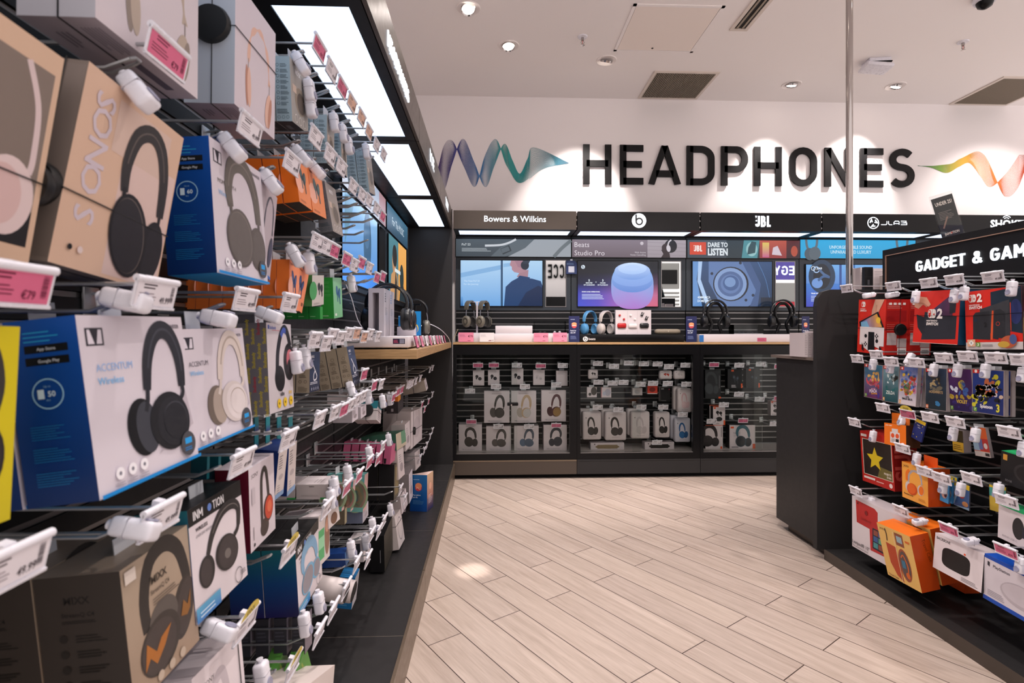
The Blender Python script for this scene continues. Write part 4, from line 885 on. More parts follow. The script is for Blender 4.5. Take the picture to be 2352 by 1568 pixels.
def a_sony2(C):
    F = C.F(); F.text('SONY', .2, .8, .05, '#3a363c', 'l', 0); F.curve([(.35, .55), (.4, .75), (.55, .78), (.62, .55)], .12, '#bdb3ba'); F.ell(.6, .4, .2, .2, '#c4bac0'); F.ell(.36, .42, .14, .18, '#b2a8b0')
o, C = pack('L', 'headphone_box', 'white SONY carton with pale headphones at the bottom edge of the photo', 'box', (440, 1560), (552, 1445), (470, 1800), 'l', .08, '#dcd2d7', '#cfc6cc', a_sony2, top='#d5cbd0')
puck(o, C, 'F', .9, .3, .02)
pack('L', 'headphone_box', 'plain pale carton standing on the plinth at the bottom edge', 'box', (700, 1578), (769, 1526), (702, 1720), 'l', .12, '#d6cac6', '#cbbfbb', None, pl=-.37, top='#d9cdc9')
# --- slim leaning sleeves, white cartons
for k, (TL, TR, lo) in enumerate((((641, 1036), (661, 1024), (629, 1150)), ((664, 1024), (682, 1010), (655, 1144)))):
    pack('L', 'earphone_sleeve', ('slim white sleeve leaning left, first of two above the white cartons', 'slim white sleeve with blue foot leaning left, right one of two')[k], 'box', TL, TR, lo, 'l', .05, '#d0c6c4', '#16306e', lambda C: (C.F().lines(.15, .6, .6, .9, 6, '#6a6468', .4), C.F().ell(.5, .42, .25, .06, '#b0a6a8'), C.F().lines(.2, .1, .5, .3, 4, '#8a8288', .3), C.F().rect(0, 0, 1, .1, '#7a9cc4')))
def a_belkin(C):
    C.L().text('belkin', .4, .82, .1, '#3a3836', 'l', .02); C.L().rect(.75, 0, 1, .12, '#2f9a4c'); C.L().lines(.15, .2, .8, .35, 2, '#8a8480', .2); C.F().rect(0, 0, 1, .15, '#2f9a4c'); C.T().lines(.2, .3, .7, .6, 3, '#a8a0a4', .3)
pack('L', 'cable_box', 'white belkin carton with green corner among the wire hooks', 'box', (754, 1112), (777, 1092), (754, 1146), 'l', .085, '#cdc4c4', '#c2b8b6', a_belkin, top='#d8cfd2', behind=1, bl='white belkin carton, %s on its hook, in front of the slats', gap=.004)
pack('L', 'cable_box', 'wide white carton under the belkin carton with a brown picture', 'box', (752, 1178), (777, 1157), (757, 1214), 'l', .14, '#cfc5c4', '#cbc1c4', lambda C: (C.F().ell(.5, .4, .3, .35, '#6a4a38'), C.T().lines(.1, .4, .5, .6, 2, '#b0a6aa', .3)), top='#ddd3d8')
pack('L', 'tablet_sleeve', 'white carton with green stripes and a portrait photo on its edge', 'box', (731.5, 1186), (757, 1166), (735, 1300), 'l', .05, '#d0c8c6', '#cfc6c8', lambda C: (C.F().rect(0, .55, .5, .7, '#4aa868'), C.F().rect(0, .1, .5, .32, '#4aa868'), C.F().rect(0, .32, .5, .55, '#8fd0a4'), C.F().ell(.75, .5, .22, .4, '#8a6450'), C.F().ell(.75, .7, .18, .15, '#c09078')), top='#d8ced2')
# --- orange and green ear bud boxes
def a_orange(txt, up):
    def f(C):
        F = C.F(); F.rect(0, 0, 1, 1, '#e88a54' if up else '#f0946a'); F.ell(.2, .45, .3, .22, '#eeb09a'); buds(Sub(F, .2, .25, .75, .92), '#2f4a50' if up else '#34446e', '#4a6a6e' if up else '#50659a')
        F.text('Skullcandy', .08, .91, .04, '#5a2c14', 'l', .03, sx=.8); F.text(txt, .9, .15, .07, '#1f1712', 'r', .05); F.lines(.1, .05, .6, .1, 2, '#8a4a20', .3)
        C.Bt().rect(0, 0, 1, 1, '#3a2f28')
    return f
o, C = pack('L', 'earbud_box', 'front orange ear bud carton in the upper orange group', 'box', (675, 352), (705, 380), (688, 463), 'l', .034, '#f08a44', '#e8701c', a_orange('', True), tab=.025, behind=4, bl='upper orange ear bud carton, %s back on the nearer hook', gap=.003, bottom='#3a2f28')
pack('L', 'earbud_box', 'front orange carton with silver ear buds, upper group, farther hook', 'box', (706, 381), (738, 405), (717, 486), 'l', .034, '#f08a44', '#e8701c', a_orange('', True), tab=.025, behind=2, bl='upper orange ear bud carton, %s back on the farther hook', bottom='#3a2f28')
pack('L', 'earbud_box', 'front orange ear bud carton with navy buds, lower orange row', 'box', (665, 595.4), (687, 607), (666, 709), 'l', .027, '#f29a74', '#ee7a34', a_orange('', False), tab=.02, behind=7, bl='orange ear bud carton, %s from the front in the lower row', gap=.0015)
pack('L', 'earbud_box', 'orange carton with grey buds marked E3, lower orange row', 'box', (687, 607), (709, 631), (679, 707), 'l', .027, '#f29a5a', '#ee7a34', a_orange('E3', False), tab=.02)
def a_green(C):
    F = C.F(); F.rect(0, 0, 1, 1, '#7cc08c', '#8cc8a0'); buds(Sub(F, .25, .3, .85, .9), '#2b5a8a', '#4a7aa8'); F.rect(.1, .06, .3, .12, '#e8f0e4'); L = C.L(); 
    for i in range(4): L.lines(.2, .55 + i * .1, .8, .62 + i * .1, 2, '#58b060', .3, i)
    L.lines(.1, .06, .9, .1, 1, '#bfe0c0', .4)
pack('L', 'earbud_box', 'green ear bud carton right of the white and green carton', 'box', (764, 637), (784, 638), (765, 732), 'l', .034, '#7cc08c', '#2f9a3c', a_green, tab=.025)
pack('L', 'earbud_box', 'white carton with green circle and black ear buds', 'box', (717, 632), (744, 632), (714, 704), 'l', .02, '#cfc8c4', '#4a8a4c', lambda C: (C.F().ell(.1, .5, .3, .3, '#4aa05a'), buds(Sub(C.F(), .4, .25, .95, .85), '#20221f', '#33352f'), C.F().lines(.1, .05, .7, .12, 2, '#8a8482', .3)), tab=.02)
pack('L', 'earbud_box', 'front green carton of the low row under the orange cartons', 'box', (735, 704), (741, 704), (735, 733), 'l', .028, '#2f9a3c', '#24843a', lambda C: C.L().lines(.1, .2, .9, .3, 1, '#a0d0a4', .4), behind=4, bl='green carton, %s from the front of the low green row', gap=.0015)
# --- grey blue MIXX cartons under the canopy
def a_mixx(C):
    F = C.F(); F.text('MIXX', .3, .82, .07, '#e6e6ea', 'l', .04); F.ell(.55, .42, .33, .22, '#8d8274'); F.ell(.58, .4, .24, .17, '#5a5048'); F.rect(.1, .5, .32, .62, '#c9b4a6')
    for i in range(3): F.ring(.25 + i * .24, .1, .08, .015, '#e0dcd8')
    L = C.L()
    for i in range(8): y = .87 - i * .085; L.ring(.2, y, .09, .018, '#3a4a54'); L.lines(.36, y - .03, .9, y + .03, 3, '#46565f', .35, i)
    L.lines(.1, .12, .9, .2, 3, '#46565f', .4)
    for i in range(3): L.ring(.2 + i * .28, .06, .09, .018, '#3a4a54')
    C.Bt().rect(0, 0, 1, 1, '#2c3036'); C.Bt().rect(.3, .2, .6, .5, '#6a6e74')
pack('L', 'headphone_box', 'front grey blue MIXX carton nearest under the bright canopy', 'box', (664.6, 129), (703, 172), (666, 274), 'l', .034, '#a09c98', '#a3bac6', a_mixx, tab=.03, behind=2, bl='grey blue MIXX carton, %s back on the nearest canopy hook')
pack('L', 'headphone_box', 'grey blue MIXX carton beside the nearest one, second canopy hook', 'box', (751, 263), (768, 285), (750, 374), 'l', .034, '#a09c98', '#a3bac6', a_mixx, tab=.03, behind=1, bl='grey blue MIXX carton, %s back on the second canopy hook')
pack('L', 'headphone_box', 'grey blue MIXX carton on the third canopy hook', 'box', (782, 303), (795, 320), (785, 394), 'l', .034, '#a09c98', '#a3bac6', a_mixx, tab=.03)
pack('L', 'headphone_box', 'grey blue MIXX carton farthest right under the canopy', 'box', (838, 346), (852, 358), (846, 440), 'l', .034, '#9a9088', '#a3bac6', a_mixx, tab=.03, behind=1, bl='grey blue MIXX carton, %s back on the farthest canopy hook')
pack('L', 'headphone_box', 'dull grey MIXX carton right of the upper orange cartons', 'box', (745, 415), (770, 435), (764, 530), 'l', .034, '#9b928e', '#6e7076', a_mixx, tab=.02)
pack('L', 'headphone_box', 'dark carton standing behind the dull grey MIXX carton', 'box', (690, 500), (724, 512), (690, 548), 'l', .10, '#1d1d20', '#18181b', lambda C: C.L().bars(.3, .1, .34, .9, 3, '#333'), pl=-.50)
# --- taupe USB boxes
def a_usb(C):
    F = C.F(); F.rect(0, 0, 1, 1, '#2a2e42', '#33486a'); F.text('MIXX', .15, .85, .06, '#e8e8f0', 'l', .04); F.lines(.15, .79, .6, .82, 1, '#b0b4c8', .5); F.curve([(.3, .68), (.55, .5), (.7, .38), (.6, .3), (.4, .3), (.38, .42), (.5, .52)], .05, '#dcdce4'); F.lines(.05, .2, .9, .27, 2, '#d8d8e4', .4)
    for i in range(4): F.circ(.2 + i * .2, .08, .05, '#8c90a4')
    L = C.L(); L.rect(0, 0, 1, 1, '#a19380', '#aa9c88')
    for y in (.72, .5): L.ring(.5, y, .14, .02, '#3d342a'); L.lines(.22, y - .13, .8, y - .05, 3, '#4a4034', .35)
    L.ring(.3, .27, .1, .02, '#3d342a'); L.ring(.7, .27, .1, .02, '#3d342a'); L.lines(.15, .03, .85, .16, 5, '#5a4f42', .3)
pack('L', 'cable_box', 'navy fronted MIXX cable carton with taupe side, nearer hook', 'box', (712, 808), (735, 807), (711, 902), 'l', .032, '#2a2e42', '#77694f', a_usb, tab=.03, behind=1, bl='taupe MIXX cable carton, %s back on the nearer hook')
pack('L', 'cable_box', 'navy fronted MIXX cable carton with taupe side, farther hook', 'box', (796, 796), (812, 793), (811.5, 885), 'l', .032, '#2a2e42', '#77694f', a_usb, tab=.03, behind=3, bl='taupe MIXX cable carton, %s back on the farther hook')
# --- small cartons of the far lower rows
def plain(name, label, TL, TR, lo, d, front, side, art=None, **kw): return pack('L', name, label, 'box', TL, TR, lo, 'l', d, front, side, art, **kw)
tx = lambda C: (C.F().lines(.2, .55, .6, .85, 4, '#8a848a', .3), C.F().ell(.55, .35, .25, .15, '#a39aa0'))
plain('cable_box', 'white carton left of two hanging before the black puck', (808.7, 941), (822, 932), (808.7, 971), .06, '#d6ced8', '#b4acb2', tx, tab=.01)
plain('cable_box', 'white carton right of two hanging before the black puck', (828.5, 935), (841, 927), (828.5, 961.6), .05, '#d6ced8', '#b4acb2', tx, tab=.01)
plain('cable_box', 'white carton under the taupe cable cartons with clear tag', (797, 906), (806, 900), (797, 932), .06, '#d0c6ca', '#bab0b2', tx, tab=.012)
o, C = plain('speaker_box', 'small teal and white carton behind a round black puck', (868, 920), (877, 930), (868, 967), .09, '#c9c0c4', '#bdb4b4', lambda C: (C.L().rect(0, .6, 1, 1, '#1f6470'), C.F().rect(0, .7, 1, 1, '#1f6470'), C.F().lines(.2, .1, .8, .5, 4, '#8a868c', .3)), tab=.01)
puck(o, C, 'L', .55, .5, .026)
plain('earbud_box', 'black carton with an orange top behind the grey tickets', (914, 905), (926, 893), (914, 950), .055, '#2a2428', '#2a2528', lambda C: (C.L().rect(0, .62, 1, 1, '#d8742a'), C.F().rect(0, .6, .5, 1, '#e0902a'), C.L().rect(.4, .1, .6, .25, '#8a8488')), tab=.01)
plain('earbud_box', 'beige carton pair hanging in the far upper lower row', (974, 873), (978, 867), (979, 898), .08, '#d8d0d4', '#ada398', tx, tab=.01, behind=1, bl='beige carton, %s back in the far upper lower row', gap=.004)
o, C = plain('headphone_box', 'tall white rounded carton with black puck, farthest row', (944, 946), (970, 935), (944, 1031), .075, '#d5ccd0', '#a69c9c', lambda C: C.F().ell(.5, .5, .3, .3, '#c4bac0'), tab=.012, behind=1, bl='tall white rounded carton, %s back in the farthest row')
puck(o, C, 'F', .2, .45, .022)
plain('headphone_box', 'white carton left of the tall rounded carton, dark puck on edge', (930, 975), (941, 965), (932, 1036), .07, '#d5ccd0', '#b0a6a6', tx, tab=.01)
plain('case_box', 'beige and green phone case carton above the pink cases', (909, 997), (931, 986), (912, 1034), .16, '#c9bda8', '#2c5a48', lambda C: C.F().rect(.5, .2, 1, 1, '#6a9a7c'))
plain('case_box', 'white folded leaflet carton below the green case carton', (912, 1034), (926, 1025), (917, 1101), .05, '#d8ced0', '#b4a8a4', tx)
for k, x in enumerate((900, 867, 849, 832, 811, 797)):
    pass
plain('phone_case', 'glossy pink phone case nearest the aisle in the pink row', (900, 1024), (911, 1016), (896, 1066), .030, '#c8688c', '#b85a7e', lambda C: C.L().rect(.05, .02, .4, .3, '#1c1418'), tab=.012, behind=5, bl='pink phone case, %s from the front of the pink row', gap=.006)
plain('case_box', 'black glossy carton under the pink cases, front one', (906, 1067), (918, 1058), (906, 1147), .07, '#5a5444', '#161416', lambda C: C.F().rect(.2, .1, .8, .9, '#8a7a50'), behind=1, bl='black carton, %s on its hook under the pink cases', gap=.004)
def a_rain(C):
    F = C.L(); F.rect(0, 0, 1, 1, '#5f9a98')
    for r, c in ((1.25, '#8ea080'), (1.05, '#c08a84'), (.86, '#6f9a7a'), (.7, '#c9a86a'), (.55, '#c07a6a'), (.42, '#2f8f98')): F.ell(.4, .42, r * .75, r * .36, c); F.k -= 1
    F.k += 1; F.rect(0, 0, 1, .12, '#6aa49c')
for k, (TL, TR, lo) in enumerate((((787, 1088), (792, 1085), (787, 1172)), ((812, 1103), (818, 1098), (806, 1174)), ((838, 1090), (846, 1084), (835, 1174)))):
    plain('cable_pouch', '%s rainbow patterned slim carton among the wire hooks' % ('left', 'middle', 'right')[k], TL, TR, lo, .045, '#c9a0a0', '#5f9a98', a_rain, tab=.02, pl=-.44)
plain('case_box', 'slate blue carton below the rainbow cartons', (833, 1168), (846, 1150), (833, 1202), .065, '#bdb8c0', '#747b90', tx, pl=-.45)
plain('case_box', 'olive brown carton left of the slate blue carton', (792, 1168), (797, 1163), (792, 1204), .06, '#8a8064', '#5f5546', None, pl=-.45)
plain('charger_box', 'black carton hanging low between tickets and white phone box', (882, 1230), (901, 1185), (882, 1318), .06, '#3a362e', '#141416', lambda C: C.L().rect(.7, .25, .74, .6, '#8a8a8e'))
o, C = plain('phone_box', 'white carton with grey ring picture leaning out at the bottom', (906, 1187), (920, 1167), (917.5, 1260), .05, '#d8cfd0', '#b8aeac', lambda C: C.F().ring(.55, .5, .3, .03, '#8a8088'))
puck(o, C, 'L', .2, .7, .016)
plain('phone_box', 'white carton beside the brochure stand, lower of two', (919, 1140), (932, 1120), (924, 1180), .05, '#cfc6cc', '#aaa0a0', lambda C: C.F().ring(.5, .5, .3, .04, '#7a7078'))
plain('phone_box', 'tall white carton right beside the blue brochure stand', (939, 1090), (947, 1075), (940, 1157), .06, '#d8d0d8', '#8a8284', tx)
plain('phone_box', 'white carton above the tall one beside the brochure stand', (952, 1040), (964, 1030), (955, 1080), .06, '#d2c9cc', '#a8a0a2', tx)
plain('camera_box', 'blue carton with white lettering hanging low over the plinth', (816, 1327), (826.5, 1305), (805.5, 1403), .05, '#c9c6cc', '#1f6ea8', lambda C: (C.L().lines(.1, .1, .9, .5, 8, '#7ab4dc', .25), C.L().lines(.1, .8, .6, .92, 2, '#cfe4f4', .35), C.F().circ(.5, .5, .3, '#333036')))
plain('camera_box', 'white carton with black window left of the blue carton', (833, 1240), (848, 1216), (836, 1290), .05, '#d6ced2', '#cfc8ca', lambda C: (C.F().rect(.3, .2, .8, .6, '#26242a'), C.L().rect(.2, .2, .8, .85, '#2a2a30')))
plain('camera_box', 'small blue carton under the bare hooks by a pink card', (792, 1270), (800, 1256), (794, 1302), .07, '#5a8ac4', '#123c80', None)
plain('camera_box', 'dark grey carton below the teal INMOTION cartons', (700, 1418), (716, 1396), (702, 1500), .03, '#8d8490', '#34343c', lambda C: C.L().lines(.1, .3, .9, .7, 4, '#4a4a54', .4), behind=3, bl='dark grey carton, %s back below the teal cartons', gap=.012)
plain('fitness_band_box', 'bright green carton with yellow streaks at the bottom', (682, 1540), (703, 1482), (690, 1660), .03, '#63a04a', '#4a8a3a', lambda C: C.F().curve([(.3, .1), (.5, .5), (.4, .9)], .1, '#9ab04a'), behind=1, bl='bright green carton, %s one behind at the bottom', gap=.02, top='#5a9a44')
for k, x in enumerate((752, 770)):
    P = atX(x, 1352, -.46); mb = MB(); mb.lathe([(.001, -.05), (.030, -.05), (.032, -.046), (.032, .05), (.030, .054), (.001, .054)], 24, CARD, '#d2c8c8'); mb.lathe([(.001, .054), (.029, .054), (.029, .0555), (.001, .0555)], 24, BLACKS)
    tag(mb.build('speaker_canister', M=Matrix.Translation(P) @ Matrix.Rotation(R(100), 4, 'Y'), smooth=True), 'white round canister with black end, %s of two over the plinth' % ('left', 'right')[k], 'canister')
# teal sleeves hanging behind the cream headphone carton
for j, (y0, y1) in enumerate(((958, 990), (1000, 1030))):
    for i in range(4 if j == 0 else 3):
        x = 585 + i * 26; plain('cable_card', 'small teal hanging card, %s from left in the %s teal row' % (ORD[i], ('upper', 'lower')[j]), (x, y0), (x + 9, y0 - 2), (x + 1, y1), .002, '#2f8f9c', '#1d6a74', lambda C: C.F().rect(0, 0, 1, .5, '#352f7c', '#2f8f9c'), pl=-.50, tab=.01)
for i in range(5):
    plain('headphone_box', 'dark teal carton, %s from left under the cream headphone carton' % ORD[i], (452 + 26 * i + 24, 1048), (452 + 26 * i + 30, 1046), (452 + 26 * i + 24, 1100), .028, '#14606a', '#0f4a56', lambda C: C.L().rect(0, 0, 1, 1, '#0b3a4c', '#12565f'), pl=-.50 if i < 9 else -.44)

# --- hooks with tickets, left wall (photo positions of the tickets' upper edges)
GH = 'price hooks of the left wall'; LX = -.40
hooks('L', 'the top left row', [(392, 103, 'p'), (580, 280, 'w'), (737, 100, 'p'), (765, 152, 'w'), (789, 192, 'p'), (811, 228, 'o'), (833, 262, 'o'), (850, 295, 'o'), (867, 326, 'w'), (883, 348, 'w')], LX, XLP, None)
hooks('L', 'the row over the upper orange cartons', [(675, 362, 'w'), (729, 304, 'w'), (762, 346, 'w'), (787, 374, 'w'), (814, 420, 'w'), (834, 440, 'w'), (850, 453, 'w'), (867, 472, 'w'), (881, 490, 'p')], LX, XLP, None)
hooks('L', 'the row between the two orange groups', [(732, 545, 'w'), (752, 555, 'w'), (771, 565, 'p'), (799, 586, 'p'), (817, 600, 'w'), (833, 595, 'p'), (851, 608, 'w'), (868, 630, 'p'), (882, 628, 'p')], LX, XLP, None)
hooks('L', 'the row over the ACCENTUM cartons', [(40, 622, 'p'), (364, 652, 'w'), (570, 672, 'w'), (670, 682, 'w')], LX, XLP, None)
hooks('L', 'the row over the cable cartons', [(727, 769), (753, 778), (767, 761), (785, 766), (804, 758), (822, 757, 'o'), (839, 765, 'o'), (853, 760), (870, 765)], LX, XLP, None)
hooks('L', 'the crowded row below the shelf', [(839, 851, 'p'), (862, 877, 'p'), (878, 875), (906, 905, 'p'), (916, 893, 'p'), (925, 888, 'p'), (939, 877), (943, 878), (949, 874), (957, 870), (967, 864), (989, 845), (995, 841)], LX, XLP, None)
hooks('L', 'the tickets above the belkin cartons', [(667, 995), (738, 951), (772, 937), (793, 930, 'p'), (808, 921), (822, 910), (837, 902)], LX, XLP, None)
hooks('L', 'the far corner beside the end panel', [(994.5, 902), (986, 917, 'p'), (971, 924, 'p'), (977, 935, 'p'), (994.5, 985), (989.5, 998), (982, 1018), (976, 1030), (967, 1047)], LX, XLP, None)
hooks('L', 'the rows around the pink phone cases', [(561, 1044), (754, 1156), (800, 1110, 'p'), (828, 1083, 'p'), (851, 1053, 'p'), (871, 1046, 'p'), (882, 1018), (922, 1118), (932, 1140)], LX, XLP, None)
hooks('L', 'the low rows over the plinth', [(30, 1272), (378, 1165), (570, 1416, 'y'), (668, 1252, 'y'), (677, 1518, 'y'), (737.6, 1441), (769, 1390), (798, 1342), (823, 1284), (848, 1275), (856, 1220), (873, 1212), (885, 1188)], LX, XLP, None)
for r, pts in (('the bare upper bay', [(840, 505), (846, 480), (858, 520), (868, 540)]), ('the bare tiers by the yellow lettered carton', [(716, 905), (728, 918), (740, 890), (752, 925), (700, 935), (722, 945), (690, 965), (745, 960), (775, 915)]),
               ('the shadowed tier under the yellow lettered carton', [(640, 985), (655, 975), (662, 960), (630, 1000), (676, 952)]),
               ('the tier right of the wide white carton', [(820, 1240), (832, 1250), (812, 1262), (806, 1225), (846, 1228)]),
               ('the high tier beside the cartons', [(905, 860), (918, 855), (930, 850), (942, 846), (955, 843), (968, 838)]),
               ('the green and white tier', [(745, 590), (757, 612), (790, 625), (800, 615), (818, 650), (838, 655)]), ('the tier beside the rainbow cartons', [(760, 1064), (790, 1050), (812, 1085), (770, 1122), (742, 1135), (775, 1185), (790, 1215), (765, 1225)])):
    hooks('L', r, pts, -.47, XLP, None, bare=True)
locks('L', 'the top left cartons', [(318, 212, 40, 10), (534, 339, 40, 10), (691, 147, 30, 0), (711, 208), (714, 246), (768, 282), (788, 307), (801, 335), (841, 348), (693, 358, 40, 0), (726, 389, 40, 0)], -.425, None)
locks('L', 'the middle orange and ear bud cartons', [(623, 418, 35, 0), (679, 588, 30, 0), (711, 605), (808, 652)], -.425, None)
locks('L', 'the ACCENTUM cartons', [(290, 690, 80, 10), (502, 732, 80, 10), (619, 724, 70, 10), (681, 832), (701, 823)], -.425, None)
locks('L', 'the crowded lower far rows', [(807, 895, 20, 20), (846, 911), (879, 922), (895, 917), (893, 1010), (848, 1042), (799, 1088), (768, 1118), (761, 1146), (897, 1171), (856, 1206), (840, 1245), (807, 1261)], -.425, None)
locks('L', 'the low row over the plinth', [(311, 1214, 80, 20), (504, 1447, 70, 20), (602, 1552), (700, 1434), (733, 1384)], -.415, None)
# ================================================================== LEFT UPPER PANELS AND SHELF DISPLAY
XP = XLP + .024
def panelL(px0, px1, z0, z1, name, label, cat, m, draw, t=.008, pl=XP):
    """flat panel on the left wall between two photo columns"""
    y0, y1 = pl * FPX / (px0 - 1128), pl * FPX / (px1 - 1128); w, h = y1 - y0, z1 - z0
    mb = MB(); mb.box(-w / 2, 0, 0, w / 2, t, h, BLACKS); F = Face(mb, lambda a, b, e: (a - w / 2, -e, b), w, h, m); draw(F)
    return tag(mb.build(name, M=sidem('L', Vector((pl + t, (y0 + y1) / 2, z0)))), label, cat)
panelL(786, 866, 1.345, 1.735, 'video_screen', 'blue video screen on the left wall above the oak shelf', 'screen', SCREEN,
       lambda F: (F.rect(.005, .01, .995, .99, '#3d7fd0', '#86b4dc'), F.poly([(.05, .4), (.3, .99), (.05, .99)], '#5f8fae'), F.ell(.66, .6, .12, .42, '#3c5f80'), F.ell(.64, .72, .09, .2, '#4a6f94'), F.rect(.005, .01, .995, .25, '#3f86e4')))
panelL(870, 885, 1.345, 1.735, 'wall_mirror', 'narrow upright mirror right of the blue screen on the left', 'mirror', MIRROR, lambda F: F.rect(.05, .02, .95, .98, '#ffffff'))
panelL(786, 885, 1.752, 1.915, 'backlit_poster', 'pale backlit header poster above the blue screen', 'poster', BACKLIT, lambda F: (F.rect(0, 0, 1, 1, '#c9cdda', '#a9b6cc'), F.rect(.8, 0, 1, 1, '#b08a90'), F.poly([(.2, 0), (.5, 0), (.7, 1), (.4, 1)], '#d9d4dc')))
panelL(888, 935, 1.752, 1.915, 'backlit_poster', 'slate header poster lettered For The MUSIC', 'poster', BACKLIT, lambda F: (F.rect(0, 0, 1, 1, '#2e4a60', '#44708a'), F.text('For The MUSIC', .5, .36, .3, '#d4e2ec', 'c', .0)))
def d_port(F):
    F.rect(0, 0, .5, 1, '#3c6a78', '#4f8590'); F.rect(.5, 0, 1, 1, '#e8a04a', '#f0b060')
    F.ell(.27, .62, .1, .2, '#c08a62'); F.ell(.30, .72, .12, .18, '#2c2620'); F.poly([(.05, 0), (.12, .38), (.3, .5), (.44, .4), (.48, 0)], '#c99560'); F.poly([(.28, 0), (.34, .5), (.42, .3), (.4, 0)], '#30302c')
    F.ell(.7, .42, .12, .24, '#2b3a3c'); F.poly([(.55, 0), (.62, .3), (.8, .3), (.97, 0)], '#26343a'); F.rect(.3, .46, .62, .52, '#dfe6e6')
panelL(892, 932, 1.345, 1.735, 'backlit_poster', 'orange and teal portrait poster above the end of the oak shelf', 'poster', BACKLIT, d_port)
SZ = 1.056
mb = MB(); mb.rbox(.28, 1.55, .048, .006, mat('display_white', '#d5ced4', rough=.35)); 
for x in (-.12, .12): mb.box(x - .012, -.76, -.03, x + .012, -.73, -.024, BLACKM)
o = mb.build('display_riser', M=Matrix.Translation((-.485, 3.03, SZ + .031)), smooth=True); tag(o, 'long white riser block lying on the oak shelf', 'riser')
mb = MB(); F = Face(mb, lambda a, b, e: (a, -e, b), .05, .022); F.rect(0, 0, 1, 1, '#23233c'); F.lines(.06, .2, .48, .85, 3, '#c05070', .5); F.rect(.55, .1, .95, .9, '#8a8aa0'); mb.build('info_sticker', o, Matrix.Translation((.075, -.7752, -.008)))
RZ = SZ + .055
def headphones3d(name, label, M, band='#101114', cup='#141518', cush='#0c0c0e', w=.17, h=.19, cupr=.042, metal='#8a8a90', ring=None, thick=.011):
    """over-ear headphones hanging with the band as an arch in the local xz plane, cups facing each other"""
    bm, cm, km = mat('hp' + band, band, rough=.35, noise=.05), mat('hp' + cup, cup, rough=.3, noise=.05), mat('hp' + cush, cush, rough=.55)
    t = empty(name, M, label, 'headphones'); r = w / 2
    P = [(r * math.cos(R(a)), 0, h - r * 1.0 + r * 1.0 * math.sin(R(a))) for a in range(-8, 189, 14)]
    mb = MB(); k = len(P); vs = []
    for i, p in enumerate(P):
        nx, nz = math.cos(R(-8 + 14 * i)), math.sin(R(-8 + 14 * i)); ww = thick * (1 + .5 * math.sin(math.pi * i / (k - 1)))
        for dx, dy in ((0, -ww), (.007, -ww * .7), (.007, ww * .7), (0, ww), (-.006, ww * .7), (-.006, -ww * .7)): vs.append((p[0] + nx * dx, dy, p[2] + nz * dx))
    mb.add(vs, [(i * 6 + j, i * 6 + (j + 1) % 6, (i + 1) * 6 + (j + 1) % 6, (i + 1) * 6 + j) for i in range(k - 1) for j in range(6)] + [(5, 4, 3, 2, 1, 0), tuple((k - 1) * 6 + j for j in range(6))], bm)
    mb.build('headband', t, I4, True)
    for s in (-1, 1):
        mb = MB(); z0 = h - r - .012
        mb.tube([(s * r * .99, 0, z0), (s * (r + .004), 0, z0 - .03), (s * (r + .004), 0, z0 - .045)], .0035, 8, mat('hpm' + metal, metal, rough=.25, metal=.8)); mb.build('yoke', t, I4, True)
        T = Matrix.Translation((s * (r - .006), 0, cupr)) @ Matrix.Rotation(R(90 * s), 4, 'Y')
        mb = MB(); mb.lathe([(.001, .026), (cupr * .7, .025), (cupr * .95, .017), (cupr, .004), (cupr * .98, -.004)], 26, cm, ax=(1.12, .88))
        if ring: mb.lathe([(cupr * .55, .0255), (cupr * .6, .0262), (cupr * .66, .0255)], 26, mat('hpr' + ring, ring, rough=.2, metal=.8), ax=(1.12, .88))
        c = mb.build('ear_cup', t, T, True)
        mb = MB(); mb.lathe([(cupr * .55, -.014), (cupr * .8, -.021), (cupr * .98, -.014), (cupr, -.003), (cupr * .5, -.003)], 24, km, ax=(1.12, .88)); mb.build('cushion', c, I4, True)
    return t
wm = mat('display_white')
for k, (y0, lab) in enumerate(((2.40, 'white block stand with a hollow front carrying black headphones'), (2.535, 'second white block stand behind the hollow one on the riser'))):
    t = empty('headphone_stand', (-.51, y0, RZ), lab, 'stand'); mb = MB(); hh = .213
    for q in ((-.034, 0, 0, .034, .115, .02), (-.034, 0, hh - .02, .034, .115, hh), (-.034, 0, .02, -.016, .115, hh - .02), (.012, 0, .02, .034, .115, hh - .02), (-.016, .1, .02, .012, .115, hh - .02)): mb.box(*q, m=wm)
    mb.build('block', t, I4)
    mb = MB(); F = Face(mb, lambda a, b, e: (.034 + e, a, b), .115, hh); F.lines(.2, .72, .4, .93, 4, '#5a5a62' if k == 0 else '#5a9ad8', .6); F.lines(.2, .45, .7, .62, 6, '#8a8a92', .3); mb.build('printed_text', t, I4)
    headphones3d('headphones', ('glossy black headphones draped over the hollow white stand', 'black headphones behind draped over the second white stand')[k], Matrix.Translation((-.475, y0 + .06, RZ + .032 - .03 * 0)) @ Matrix.Rotation(R(0), 4, 'Z'), w=.185, h=.192 + .012, cupr=.045, ring='#b8a088')
t = headphones3d('headphones', 'black headphones on the riser beside the end panel', Matrix.Translation((-.47, 3.35, RZ + .012)), w=.14, h=.21, cupr=.04, cup='#5a564c')
mb = MB(); mb.rbox(.05, .05, .012, .003, BLACKS, c=(0, 0, .006)); mb.tube([(0, 0, .01), (0, 0, .19)], .006, 8, BLACKS); mb.box(-.03, -.012, .186, .03, .012, .196, BLACKS); tag(mb.build('headphone_stand', M=Matrix.Translation((-.47, 3.35, RZ))), 'slim black stand under the headphones beside the end panel', 'stand')
